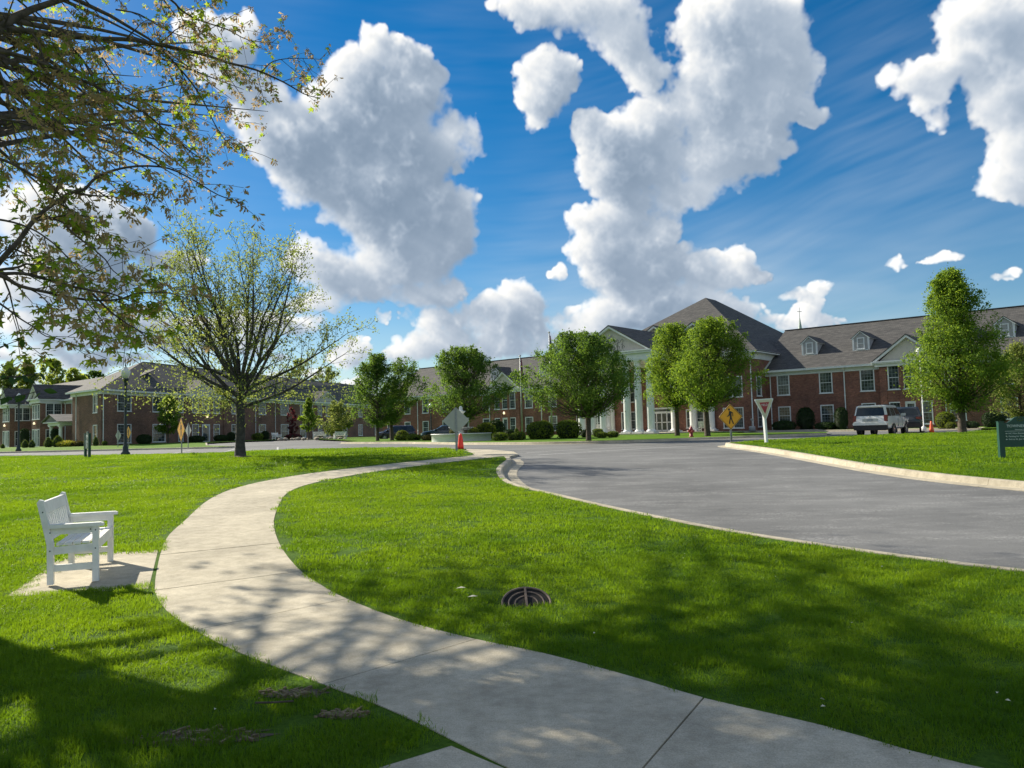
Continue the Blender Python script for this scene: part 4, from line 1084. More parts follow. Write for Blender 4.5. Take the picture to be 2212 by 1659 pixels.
# front gables on the block: a broad one with a round window, a small one over the middle
pg = gable(main, -5.35, 4.6, -3.0, 8.02, 3.0, 2.2, .25)
w = MB(); w.smooth = True; n = 28
ring = [(math.cos(2 * PI * k / n), math.sin(2 * PI * k / n)) for k in range(n)]
w.add([(x * .62, 0, z * .62) for x, z in ring] + [(x * .62, -.1, z * .62) for x, z in ring] + [(x * .48, -.1, z * .48) for x, z in ring] + [(x * .48, 0, z * .48) for x, z in ring], [(j * n + i, j * n + (i + 1) % n, ((j + 1) % 4) * n + (i + 1) % n, ((j + 1) % 4) * n + i) for j in range(4) for i in range(n)])
w.smooth = False
for a in (0, 45, 90, 135): w.M = Matrix.Rotation(R(a), 4, 'Y'); w.box(-.5, .5, -.06, -.02, -.02, .02)
w.M = Matrix.Identity(4)
rw = obj('round_window', w, M['white'], main, (-5.35, -3.0, 10.0)); g = MB(); g.lathe([(.5, -.02), (.5, -.005)], 24, axis='y'); obj('pane', g, M['glass'], rw)
gable(main, -9.45, 1.6, -2.9, 10.05, 1.1, 3.0, .18, cornice=.2)

# portico
port = MB()
PX = (-13.0, -11.85, -10.7, -8.2, -7.05, -5.9); PF = -10.5
for x in PX: column(main, x, PF, 1.02, 7.30, .33)
for x in (-13.0, -5.9): column(main, x, -6.3, 1.02, 7.30, .33); column(main, x, -2.75, 1.02, 7.30, .33)
for x in (-14.8, -4.1): column(main, x, -2.8, 1.02, 7.3, .33)
e = MB(); e.box(-13.5, -5.4, PF - .45, PF + .45, 7.30, 7.88); e.box(-13.45, -12.55, PF + .45, -2.5, 7.30, 7.86); e.box(-6.35, -5.45, PF + .45, -2.5, 7.30, 7.86); e.box(-12.55, -6.35, PF + .45, -2.5, 7.55, 7.62)
e.box(-13.75, -5.15, PF - .66, PF + .1, 7.88, 7.98)
obj('entablature', e, M['trim'], main)
pgab = gable(main, -9.45, 3.75, PF - .3, 8.05, 2.42, -1.8, .30, cornice=.12)
# raised drawing of a coach and horses on the pediment
em = MB(); em.smooth = True
def curve(pts, r=.022): em.tube([(x, 0, z) for x, z in pts], r, 5)
def circ(cx, cz, rr, a0=0, a1=360, r=.02): curve([(cx + rr * math.cos(R(a0 + (a1 - a0) * k / 14)), cz + rr * math.sin(R(a0 + (a1 - a0) * k / 14))) for k in range(15)], r)
circ(-.55, .55, .42); circ(-.55, .55, .10); circ(.25, .38, .25)
for a in range(0, 180, 45): curve([(-.55 - .4 * math.cos(R(a)), .55 - .4 * math.sin(R(a))), (-.55 + .4 * math.cos(R(a)), .55 + .4 * math.sin(R(a)))], .015)
curve([(-.9, 1.0), (-.7, 1.35), (-.2, 1.35), (.0, 1.0), (.05, .75), (-.1, .62)]); curve([(.0, 1.0), (.2, 1.3), (.45, 1.45)]); curve([(.1, .75), (.6, .7)])
for dx in (.75, 1.25): curve([(dx - .3, .75), (dx, .8), (dx + .2, 1.05), (dx + .32, .98), (dx + .25, .7), (dx + .18, .2)]); curve([(dx - .3, .75), (dx - .35, .45), (dx - .28, .15)]); curve([(dx + .1, .6), (dx + .42, .4), (dx + .38, .2)])
obj('emblem', em, M['relief'], main, (-9.75, PF - .31, 8.2)) if 'relief' in M else None
fl = MB(); fl.box(-14.2, -4.7, PF - .9, -2.4, .6, 1.02); obj('porch_floor', fl, M['concrete_far'], main)
wp = MB(); wp.box(-4.6, 6.0, -4.4, -2.45, .62, .965); obj('walkway', wp, M['concrete_far'], main)

# ---- brick building on the left
LX, LY = -42.07, 79.0
left = thing('brick_building', 'brown brick two storey building with grey hipped roof behind the bare lawn tree', 'building', (LX, LY, 0))
UPL = (4.72, 6.50); LOL = (1.35, 3.35); ZE = 6.85
fac = R(77)
F1 = [(3.35, 2.1, 1), (8.85, 2.2, 1), (12.7, .9, 1), (23.9, 1.7, 1), (30.5, 1.8, 1), (36.6, 2.2, 1), (42.2, 1.8, 1), (47.8, 1.4, 1), (50.6, 1.4, 1), (57.0, 1.8, 1), (63.5, 1.8, 1), (71, 1.8, 1)]
mb = MB(); hl = []
for c, w, u in F1:
    hl += [(c - w / 2 + .01, c + w / 2 - .01, *UPL), (c - w / 2 + .01, c + w / 2 - .01, *LOL)]
for c, w in ((15.45, 1.3), (17.55, 1.6), (19.75, 1.3)):
    hl += [(c - w / 2 + .01, c + w / 2 - .01, UPL[0], UPL[1]), (c - w / 2 + .01, c + w / 2 - .01, LOL[0] if w < 1.5 else 1.0, LOL[1])]
wall_bm(mb, 0, 80, .6, ZE - .05, hl)
for x in (13.6, 21.5): mb.box(x - .25, x + .25, -.12, .0, .6, ZE - .06)
obj('facade_wall', mb, M['brick_brown'], left, rz=fac)
def lwin(c, z, w, h, **k):
    o = window(left, math.cos(fac) * c, math.sin(fac) * c, z, w, h, rz=fac, **k)
for c, w, u in F1:
    lwin(c, UPL[0], w, UPL[1] - UPL[0], cols=4); lwin(c, LOL[0], w, LOL[1] - LOL[0], cols=4)
for c, w in ((15.45, 1.3), (17.55, 1.6), (19.75, 1.3)):
    lwin(c, UPL[0], w, UPL[1] - UPL[0])
    if w > 1.5: lwin(c, 1.0, w, LOL[1] - 1.0, door=True)
    else: lwin(c, LOL[0], w, LOL[1] - LOL[0])
def turned(fn, rz, loc=(0, 0, 0)):
    """build parts in a turned frame: objects made inside get that placement"""
    before = {o.name for o in left.children}
    fn()
    Mx = Matrix.Translation(loc) @ Matrix.Rotation(rz, 4, 'Z')
    for o in [c for c in left.children if c.name not in before]:
        m = Mx @ Matrix.LocRotScale(o.location, o.rotation_euler, o.scale)
        o.location = m.to_translation(); o.rotation_euler = m.to_euler()
def f_():
    eave(left, -.1, 80.1, 0, ZE)
    for x in (28.7, 33.9, 45.2, .25): pipe(left, x, 0, .95, ZE)
    gable(left, 49.8, 4.0, -.15, ZE + .05, 1.9, 5, .3); gable(left, 17.55, 4.0, -.15, ZE + .05, 1.9, 5, .3)
    wall_lamp(left, 17.55, 0, 4.15)
turned(f_, fac)
ew = R(-40)
def g_():
    mb = MB(); wall_bm(mb, -7.3, 0, .6, ZE - .05, [(-1.87, -.84, 4.55, 6.42), (-1.87, -.84, 1.4, 3.3)]); obj('end_wall', mb, M['brick_brown'], left)
    window(left, -1.355, 0, 4.55, 1.05, 1.87); window(left, -1.355, 0, 1.4, 1.05, 1.9)
    eave(left, -7.7, .1, 0, ZE); pipe(left, -6.1, 0, .95, ZE)
    # recessed range behind the bays
    mb = MB(); mb.M = Matrix.Translation((0, 2.5, 0)); wall_bm(mb, -44, -7.3, .6, 6.45, [(-14.2, -13.1, 4.4, 6.1), (-11.2, -10.2, 1.0, 3.2)]); obj('recess_wall', mb, M['brick_brown'], left)
    window(left, -13.65, 2.5, 4.4, 1.12, 1.7); window(left, -10.7, 2.5, 1.0, 1.02, 2.2, door=True)
    eave(left, -16.4, -7.3, 2.5, 6.5); eave(left, -26.6, -19.4, 2.5, 6.4)
    for (x0, x1, ze, rise) in ((-19.3, -16.5, 6.62, 1.75), (-29.3, -26.7, 6.45, 2.0)):
        mb = MB(); hs = []
        xc = (x0 + x1) / 2
        for d_ in (-.82, 0, .82): hs += [(xc + d_ - .33, xc + d_ + .33, 4.35, 6.1), (xc + d_ - .33, xc + d_ + .33, 1.2, 3.2)]
        wall_bm(mb, x0, x1, .6, ze - .1, hs)
        mb.M = Matrix.Translation((x1, 0, 0)) @ Matrix.Rotation(PI / 2, 4, 'Z'); wall_bm(mb, 0, 2.5, .6, ze - .1, [(.55, 2.25, 4.45, 6.2), (.55, 2.25, 1.3, 3.15)])
        mb.M = Matrix.Translation((x0, 0, 0)); mb.add([(0, 0, .6), (0, 2.5, .6), (0, 2.5, ze - .1), (0, 0, ze - .1)], [(0, 3, 2, 1)]); mb.M = Matrix.Identity(4)
        obj('bay_wall', mb, M['brick_brown'], left)
        for d_ in (-.82, 0, .82): window(left, xc + d_, 0, 4.35, .68, 1.75, cols=2); window(left, xc + d_, 0, 1.2, .68, 2.0, cols=2, door=(d_ == 0))
        window(left, x1, 1.4, 4.45, 1.72, 1.75, rz=PI / 2, units=2, cols=3); window(left, x1, 1.4, 1.3, 1.72, 1.85, rz=PI / 2, units=2, cols=3)
        gable(left, xc, (x1 - x0) / 2 + .1, -.05, ze, rise, 9, .25, cornice=.4)
        s = MB(); s.box(x1 - .02, x1 + .10, .0, 2.5, ze - .45, ze - .1); s.box(x1, x1 + .33, -.1, 2.5, ze - .1, ze + .06); obj('eave', s, M['trim'], left)
        wall_lamp(left, xc, 0, 3.75)
    pipe(left, -15.9, 2.5, .95, 6.45); pipe(left, -26.2, 2.5, .95, 6.35)
    # porch
    for x in (-12.9, -10.2): column(left, x, -.1, 1.05, 3.45, .21)
    p = MB(); p.box(-13.3, -9.8, -.35, 2.45, 3.45, 3.75); p.box(-13.75, -9.35, -.7, 2.45, 3.75, 3.86)
    po = obj('porch_beam', p, M['trim'], left); r = MB()
    slab_roof(r, [(-13.9, -.85, 3.9), (-11.55, -.85, 4.75), (-11.55, 2.45, 4.75), (-13.9, 2.45, 3.9)], .05); slab_roof(r, [(-9.2, -.85, 3.9), (-11.55, -.85, 4.75), (-11.55, 2.45, 4.75), (-9.2, 2.45, 3.9)], .05)
    r.prism([(-13.5, 3.86), (-9.6, 3.86), (-11.55, 4.66)], 'y', -.6, -.5)
    obj('porch_roof', r, M['porch_shingle'], po)
    rl = MB(); rl.box(-12.7, -10.4, -.14, -.08, 1.9, 1.96)
    for k in range(14): rl.box(-12.6 + k * .16, -12.56 + k * .16, -.13, -.09, 1.05, 1.9)
    obj('railing', rl, M['white'], po)
M['porch_shingle'] = shingle_mat('pale_shingles', (.20, .195, .19), (.26, .25, .24))
turned(g_, ew)
# hipped roof over the front range (seen as grey end slope and dark long slope)
E1 = Vector((math.cos(fac), math.sin(fac), 0)); U1 = Vector((math.cos(ew), math.sin(ew), 0)); n1 = Vector((E1.y, -E1.x, 0)); n2 = Vector((U1.y, -U1.x, 0))
Z = Vector((0, 0, 1))
def at_(a, b, z): return tuple(E1 * a - U1 * b + Z * z)
r = MB()
c0 = tuple(n1 * .55 + n2 * .55 + Z * (ZE + .03)); c1 = tuple(E1 * 80 + n1 * .55 + Z * (ZE + .03)); c2 = tuple(E1 * 80 - U1 * 13 + Z * (ZE + .03)); c3 = tuple(-U1 * 8.0 + n2 * .55 + Z * (ZE + .03))
r1 = at_(11.5, 8.0, 11.3); r2 = at_(71, 6.5, 11.3)
slab_roof(r, [c0, c1, r2, r1]); slab_roof(r, [c3, c0, r1]); slab_roof(r, [c1, c2, r2]); slab_roof(r, [c2, c3, r1, r2])
obj('roof', r, M['shingle_soft'], left) if 'shingle_soft' in M else obj('roof', r, M['shingle'], left)
r = MB(); q = [tuple(-U1 * 7 - n2 * 2.1 + Z * 6.55), tuple(-U1 * 46 - n2 * 2.1 + Z * 6.4), tuple(-U1 * 46 - n2 * 9 + Z * 9.9), tuple(-U1 * 7 - n2 * 9 + Z * 9.9)]
slab_roof(r, q); obj('roof', r, M['shingle'], left)
# ================================================================== objects
# ---- bench
def build_bench(name, label, loc, rz, group=None, L=1.42, detail=True):
    t = thing(name, label, 'bench', loc, rz, group)
    m = M['bench']; D = .56                          # local x along the bench, -y is the front
    for s in (-1, 1):
        x = s * (L / 2 - .0375)
        b = MB(); b.box(x - .0375, x + .0375, -D / 2, -D / 2 + .07, 0, .60); leg = obj('leg', b, m, t)
        b = MB(); b.prism([(.21, 0), (.28, 0), (.285, .42), (.395, .885), (.37, .915), (.33, .905), (.215, .43)], 'x', x - .0375, x + .0375); rl = obj('leg', b, m, t)
        b = MB(); b.prism([(-D / 2 - .055, .60), (.27, .60), (.27, .64), (-D / 2 - .02, .64), (-D / 2 - .05, .63)], 'x', x - .055, x + .055); obj('armrest', b, m, t)
        b = MB(); b.box(x - .012, x + .012, -D / 2 + .07, .25, .53, .60); obj('arm_rail', b, m, t)
        b = MB(); b.prism([(-D / 2 + .07, .335), (.225, .315), (.225, .395), (-D / 2 + .07, .415)], 'x', x - .02, x + .02); obj('seat_rail', b, m, t)
        b = MB(); b.box(x - .02, x + .02, -D / 2 + .07, .215, .135, .205); obj('stretcher', b, m, t)
        if detail:
            b = MB(); xo = x + s * .038
            for (y, z) in ((-D / 2 + .035, .36), (.25, .36), (.25, .555), (.33, .78), (-D / 2 + .035, .56), (-D / 2 + .09, .57)): b.M = Matrix.Translation((xo, y, z)) @ Matrix.Rotation(PI / 2, 4, 'Y'); b.lathe([(.008, -.003), (.008, .003)], 8)
            obj('bolt', b, M['black'], t)
    n = 5
    for k in range(n):
        y0 = -D / 2 + .005 + k * .098; z = .425 - k * .005
        b = MB(); xx = L / 2 - (.076 if k == 0 else .0); b.box(-L / 2 + .076 if k == 0 else -L / 2 + .02, L / 2 - .076 if k == 0 else L / 2 - .02, y0, y0 + .080, z, z + .026)
        if k in (0, 4): b = MB(); b.box(-L / 2 + .076, L / 2 - .076, y0, y0 + .080, z, z + .026)
        obj('seat_slat', b, m, t)
    b = MB(); b.box(-L / 2 + .076, L / 2 - .076, -D / 2 + .012, -D / 2 + .04, .335, .424); obj('front_rail', b, m, t)
    # leaning back
    a = math.atan2(.11, .465)
    def back(z0, z1, x0, x1, th=.03, off=0.0, nm='back_slat'):
        b = MB(); y = lambda z: .245 + (z - .43) * .236 + off
        b.prism([(y(z0) - th / 2, z0), (y(z0) + th / 2, z0), (y(z1) + th / 2, z1), (y(z1) - th / 2, z1)], 'x', x0, x1); obj(nm, b, m, t)
    back(.76, .885, -L / 2 + .076, L / 2 - .076, .038, nm='top_rail'); back(.475, .545, -L / 2 + .076, L / 2 - .076, .038, nm='lower_rail')
    k = 12 if detail else 7; hw_ = .036
    for i in range(k):
        x = -L / 2 + .12 + (L - .24) * i / (k - 1)
        back(.545, .76, x - hw_, x + hw_, .02)
    return t
BE = Vector((-5.115, 9.23)); BA = math.atan2(9.80 - 8.44, -5.40 + 5.0)
bench = build_bench('park_bench', 'white slatted bench with armrests on the small concrete pad beside the footpath', (-5.08, 9.16, zt(-5.08, 9.16) + .004), math.atan2(1.28, -.50) - PI + PI, 'white slatted benches')
bench.rotation_euler.z = math.atan2(1.28, -.50)
bench.scale = (1, .88, 1)
for (px_, py_, rz, lab) in ((-29.6, 97.0, R(75), 'small white bench seen side on by a downpipe of the brown brick building'), (-23.9, 95.5, R(172), 'small white bench facing the road behind the rock garden'), (-20.6, 92.0, R(215), 'small white bench standing by itself on the far lawn beside a pale green shrub'),
                         (8.4, 73.1, R(140), 'white bench under the portico left of its white columns'), (17.1, 69.4, R(140), 'white chair like bench by the portico wall behind the hydrant')):
    c = copy_tree(bench); c.location = (px_, py_, max(zt(px_, py_), 1.02 if py_ < 75 else 0)); c.rotation_euler.z = rz; c['label'] = lab
    if 'chair' in lab: c.scale = (.6, .88, 1)

# ---- drain grate in the dip of the turf
t = thing('drain_grate', 'round rusty drain grate of three rings half sunk in the lawn', 'drain', (.08, 7.30, zt(.08, 7.30) + .012), 0, rot=(R(25), 0, R(3)))
for k, r_ in enumerate((.225, .165, .105)):
    b = MB(); b.smooth = True; b.tube([(r_ * math.cos(2 * PI * i / 40), r_ * math.sin(2 * PI * i / 40), .012 - k * .004) for i in range(41)], .0085 if k else .011, 6, False); obj('ring', b, M['iron'], t)
b = MB()
for a in (0,): b.M = Matrix.Rotation(R(a + 90), 4, 'Z'); b.box(-.225, .225, -.010, .010, -.012, .022)
obj('cross_bar', b, M['iron'], t)
b = MB(); b.lathe([(.235, .006), (.235, -.2), (.01, -.21)], 32); b.lathe([(.222, -.04), (.01, -.05)], 32, caps=True); obj('drain_pit', b, M['pit'], t)

# ---- signs
def rounded(pts, r, n=4):
    out = []
    m = len(pts)
    for i in range(m):
        p, a, b = Vector(pts[i]), Vector(pts[i - 1]), Vector(pts[(i + 1) % m])
        u, v = (a - p).normalized(), (b - p).normalized()
        s, e = p + u * r, p + v * r
        for k in range(n + 1):
            q = k / n; out.append(tuple(s * (1 - q) ** 2 + p * 2 * q * (1 - q) + e * q * q))
    return out
def u_post(mb, w, h):
    """steel U-channel post"""
    mb.box(-w / 2, w / 2, .0, .006, 0, h)
    for s in (-1, 1): mb.box(s * w / 2 - .004, s * w / 2 + .004, -.03, 0, 0, h); mb.box(min(s * w / 2, s * (w / 2 + .018)), max(s * w / 2, s * (w / 2 + .018)), -.034, -.03, 0, h)
def ped_sign(label, x, y, face, z_c, half, post_h, front=True, group='yellow pedestrian crossing signs', name='crossing_sign'):
    """diamond warning sign; local -y is its front"""
    t = thing(name, label, 'road sign', (x, y, zt(x, y)), face, group)
    b = MB(); u_post(b, .055, post_h); b.M = Matrix.Translation((0, .02, 0)); obj('post', b, M['galv'], t)
    d = rounded([(0, -half), (half, 0), (0, half), (-half, 0)], .06)
    p = MB(); p.prism([(a, c + z_c) for a, c in d], 'y', -.044, -.036); obj('sign_back', p, M['signback'], t)
    p = MB(); p.prism([(a * .997, c * .997 + z_c) for a, c in d], 'y', -.048, -.044); pl = obj('sign_panel', p, M['yellow'], t)
    p = MB()
    o_, i_ = rounded([(0, -half * .95), (half * .95, 0), (0, half * .95), (-half * .95, 0)], .05), rounded([(0, -half * .905), (half * .905, 0), (0, half * .905), (-half * .905, 0)], .045)
    n = len(o_); p.add([(a, -.050, c + z_c) for a, c in o_] + [(a, -.050, c + z_c) for a, c in i_], [(i, (i + 1) % n, n + (i + 1) % n, n + i) for i in range(n)])
    obj('border', p, M['signblack'], pl)
    k = half / .54
    s = MB(); s.lathe([(.047 * k, -.0515), (.047 * k, -.0485)], 16, c=(-.055 * k, z_c + .30 * k), axis='y')
    for pts in ([(-.055, .235), (-.01, .245), (.06, .21), (.115, .17), (.125, .02), (.09, .02), (.085, .14), (.05, .155), (.055, -.06), (-.03, -.06), (-.045, .06), (-.09, .02), (-.17, -.01), (-.165, .02), (-.105, .06), (-.075, .12)],
                [(-.03, -.05), (.03, -.06), (.0, -.12), (-.035, -.30), (-.085, -.30), (-.06, -.13)], [(.0, -.06), (.06, -.05), (.085, -.14), (.145, -.29), (.10, -.31), (.035, -.15)]):
        s.prism([(a * k, c * k + z_c) for a, c in pts][::-1], 'y', -.0515, -.0485)
    obj('walking_figure', s, M['signblack'], pl)
    return t
ped_sign('yellow diamond sign with black walking figure left of the yield sign', 9.01, 32.16, R(12), 1.06, .54, 1.2)
ped_sign('bare grey back of a diamond sign beside the red orange cone', -2.19, 29.77, R(184), 1.22, .52, 1.72, group='pedestrian crossing signs seen from behind')
ped_sign('yellow walking figure sign seen edge on at the lawn edge left of the bare tree', -15.95, 37.3, R(-50), 1.2, .58, 1.3)
ped_sign('grey back of a diamond sign on the grass island right of the near yellow sign', -25.63, 61.02, R(134), 1.35, .60, 1.9, group='pedestrian crossing signs seen from behind')
ped_sign('small yellow walking figure sign right behind the tall black lamp post', -34.18, 68.88, R(-40), 1.3, .58, 1.8)
ped_sign('grey back of a diamond sign left of the tall black lamp post', -35.67, 69.87, R(144), 1.05, .52, 1.5, group='pedestrian crossing signs seen from behind')
# yield
t = thing('yield_sign', 'cream and red triangular yield sign on a leaning white post at the lawn corner', 'road sign', (9.82, 30.05, zt(9.82, 30.05)), R(14), rot=(0, R(-2.6), R(24)))
b = MB(); b.box(-.05, .05, 0, .10, -.1, 1.35); obj('post', b, M['white'], t)
tri = rounded([(-.47, 1.72), (0, .88), (.47, 1.72)], .07); tr = [(a, c) for a, c in tri]
p = MB(); p.prism(tr, 'y', -.012, -.002); pl = obj('sign_panel', p, M['signwhite'], t)
p = MB(); o_ = rounded([(-.485, 1.735), (0, .865), (.485, 1.735)], .07); i_ = rounded([(-.43, 1.70), (0, .93), (.43, 1.70)], .05); n = len(o_)
p.add([(a, -.014, c) for a, c in o_] + [(a, -.014, c) for a, c in i_] + [(a, .0, c) for a, c in o_], [(i, (i + 1) % n, n + (i + 1) % n, n + i) for i in range(n)] + [(i, 2 * n + i, 2 * n + (i + 1) % n, (i + 1) % n) for i in range(n)]); obj('rim', p, M['white'], pl)
p = MB(); p.prism([(-.245, 1.60), (0, 1.15), (.245, 1.60)], 'y', -.0155, -.012); obj('red_triangle', p, M['signred'], pl)
text('lettering', 'YIELD', .125, M['letter'], pl, (0, -.017, 1.49), (PI / 2, 0, 0), .0015)

# ---- green direction signs
def board_sign(label, x, y, rz, w, h, z0, zt_, hump, lines, head, post_w=.11, tilt=0, size=.07, name='direction_sign'):
    t = thing(name, label, 'direction sign', (x, y, zt(x, y)), rz, rot=(0, R(tilt), rz))
    for s in (-1, 1):
        b = MB(); b.box(s * (w / 2 + post_w / 2) - post_w / 2, s * (w / 2 + post_w / 2) + post_w / 2, -post_w / 2, post_w / 2, -.1, zt_ + .02); b.box(s * (w / 2 + post_w / 2) - post_w / 2 - .008, s * (w / 2 + post_w / 2) + post_w / 2 + .008, -post_w / 2 - .008, post_w / 2 + .008, zt_ + .02, zt_ + .035); obj('post', b, M['green_sign'], t)
    top = [(-w / 2, zt_ - .01), (-w * .36, zt_), (-w * .26, zt_ + hump * .35), (-w * .16, zt_ + hump * .85), (-w * .08, zt_ + hump), (w * .08, zt_ + hump), (w * .16, zt_ + hump * .85), (w * .26, zt_ + hump * .35), (w * .36, zt_), (w / 2, zt_ - .01)]
    p = MB(); p.prism([(-w / 2, z0), (w / 2, z0)] + top[::-1], 'y', -.025, .025); pl = obj('board', p, M['green_sign'], t)
    ln = MB(); zr = zt_ - h[1]; ln.box(-w * .46, w * .46, -.030, -.026, zr, zr + .008); obj('rule', ln, M['letter'], pl)
    if head:
        text('lettering', head[0], h[0], M['letter'], pl, (w * .04, -.027, zt_ - h[1] * .42), (PI / 2, 0, 0))
        text('lettering', head[1], h[0] * .36, M['letter'], pl, (w * .06, -.027, zt_ - h[1] * .82), (PI / 2, 0, 0))
        text('lettering', 'The', h[0] * .4, M['letter'], pl, (-w * .345, -.027, zt_ - h[1] * .36), (PI / 2, 0, 0))
        e = MB(); e.M = Matrix.Translation((0, -.03, zt_ + hump * .5))
        for s in (-1, 1): e.tube([(s * (.02 + .05 * math.cos(R(a_))), 0, .045 * math.sin(R(a_))) for a_ in range(-150, 151, 30)], .006, 5)
        obj('emblem', e, M['leaf_yg'], pl)
    for k, (dirn, s_) in enumerate(lines):
        z = zr - size * 1.0 - k * size * 1.32
        text('lettering', s_, size, M['letter'], pl, (-w * .36, -.027, z), (PI / 2, 0, 0), align='LEFT')
        a = MB(); a.M = Matrix.Translation((-w * .42, -.028, z)) @ Matrix.Scale(size, 4) @ Matrix.Rotation({'R': 0, 'L': PI, 'U': -PI * .75}.get(dirn, 0), 4, 'Y')
        if dirn: a.prism([(-.45, -.09), (.05, -.09), (.05, -.32), (.48, 0), (.05, .32), (.05, .09), (-.45, .09)], 'y', -.02, .02); obj('arrow', a, M['letter'], pl)
    return t
board_sign('dark green sign board with white lettering on two posts at the right lawn', 13.42, 20.55, R(-10), .82, (.105, .235), .30, .95, .15, [('R', 'HC Main Entrance'), ('U', 'Parking for Doors 1 & 7'), ('L', 'Exit to St. Joe Center Road')], ('TOWNEHOUSE', 'Retirement Community'), .13, 0, .058)
t = board_sign('narrow dark green sign board on two posts on the lawn by the lamp post', -19.9, 36.2, R(-48), .60, (.07, .22), .42, 1.10, .12, [], None, .11, 0, .06)
pl = [c for c in t.children if c.name.startswith('board')][0]
b = MB()
for k, wd in enumerate((.30, .55, .62, .30, .38, .45, .52, .25, .42)):
    z = .80 - k * .045; b.box(-.25, -.25 + wd * .75, -.029, -.026, z, z + .018)
for k, wd in enumerate((.3, .36)): z = 1.02 - k * .07; b.box(-wd / 2, wd / 2, -.029, -.026, z, z + .035)
obj('lettering', b, M['letter'], pl)

# ---- cones
t = thing('traffic_cone', 'tall smooth red orange cone without stripes behind the grey sign back', 'traffic cone', (-2.28, 33.4, zt(-2.28, 33.4) - .05), 0, 'traffic cones')
b = MB(); b.smooth = True; b.lathe([(.135, .05), (.125, .2), (.095, .48), (.075, .62), (.05, .69), (.02, .71)], 20); obj('cone_body', b, M['orange'], t)
b = MB(); b.prism(rounded([(-.22, -.22), (.22, -.22), (.22, .22), (-.22, .22)], .05), 'z', 0, .045); obj('base', b, M['black'], t)
t = thing('traffic_cone', 'orange traffic cone on the edge of the parking bays right of the cars', 'traffic cone', (24.68, 45.77, zt(24.68, 45.77) + ROAD), 0, 'traffic cones')
b = MB(); b.smooth = True; b.lathe([(.15, .04), (.11, .3), (.07, .58), (.045, .72), (.02, .735)], 20); obj('cone_body', b, M['cone'], t)
b = MB(); b.prism(rounded([(-.19, -.19), (.19, -.19), (.19, .19), (-.19, .19)], .04), 'z', 0, .04); obj('base', b, M['cone'], t)

# ---- hydrant
t = thing('fire_hydrant', 'dull red fire hydrant on the far lawn between two trees', 'hydrant', (11.16, 48.66, zt(11.16, 48.66)), R(10))
b = MB(); b.smooth = True; b.lathe([(.15, 0), (.15, .05), (.105, .06), (.10, .45), (.125, .46), (.125, .50), (.11, .52), (.085, .60), (.04, .65), (.03, .66), (.03, .72)], 16); obj('barrel', b, M['hydrant'], t)
for s in (-1, 1): b = MB(); b.M = Matrix.Rotation(PI / 2, 4, 'Y'); b.lathe([(.055, s * .09), (.055, s * .16), (.068, s * .16), (.068, s * .20)][::s], 12, c=(-.38, 0)); obj('nozzle', b, M['hydrant'], t)
b = MB(); b.lathe([(.075, -.09), (.075, -.16), (.09, -.16), (.09, -.21)], 12, c=(0, .34), axis='y'); obj('nozzle', b, M['hydrant'], t)

# ---- lamp posts
def lamp_post(label, x, y, h, z=None, group='black globe lamp posts'):
    t = thing('lamp_post', label, 'lamp post', (x, y, zt(x, y) if z is None else z), 0, group)
    k = h / 4.7
    b = MB(); b.smooth = True; b.lathe([(.22, 0), (.22, .12), (.15, .2), (.13, .42), (.10, .5), (.075, .58), (.06, 3.3), (.06, 3.55), (.10, 3.6), (.075, 3.66), (.14, 3.80), (.16, 3.86), (.16, 3.9)], 14)
    b.v = [(p[0], p[1], p[2] * k) for p in b.v]; obj('pole', b, M['lamp_post'], t)
    b = MB(); b.smooth = True; b.lathe([(.12, 3.9), (.21, 4.12), (.225, 4.25), (.20, 4.32), (.13, 4.40), (.085, 4.44), (.095, 4.48), (.06, 4.52)], 16); b.v = [(p[0], p[1], p[2] * k) for p in b.v]; g = obj('globe', b, M['glassball'], t)
    b = MB(); b.smooth = True; b.lathe([(.03, 4.52), (.045, 4.56), (.02, 4.6), (.028, 4.64), (.006, 4.72)], 8); b.v = [(p[0], p[1], p[2] * k) for p in b.v]; obj('finial', b, M['lamp_post'], t)
lamp_post('tall dark lamp post with clear acorn globe left of the bare tree', -19.81, 39.57, 4.72)
lamp_post('dark lamp post with acorn globe partly behind the hanging twig', -41.9, 65.6, 5.1)
lamp_post('far lamp post whose white globe shows in front of the left brick wing', -8.9, 84.0, 4.0, .93)
t = thing('light_pole', 'thin pale pole rising beside the orange cone into the right tree', 'pole', (25.2, 47.6, zt(25.2, 47.6)))
b = MB(); b.smooth = True; b.lathe([(.13, 0), (.13, .25), (.035, .3), (.03, 4.6)], 12); obj('pole', b, M['trim'], t); b = MB(); b.smooth = True; b.lathe([(.1, 4.6), (.2, 4.85), (.2, 5.0), (.05, 5.15)], 12); obj('globe', b, M['glassball'], t)

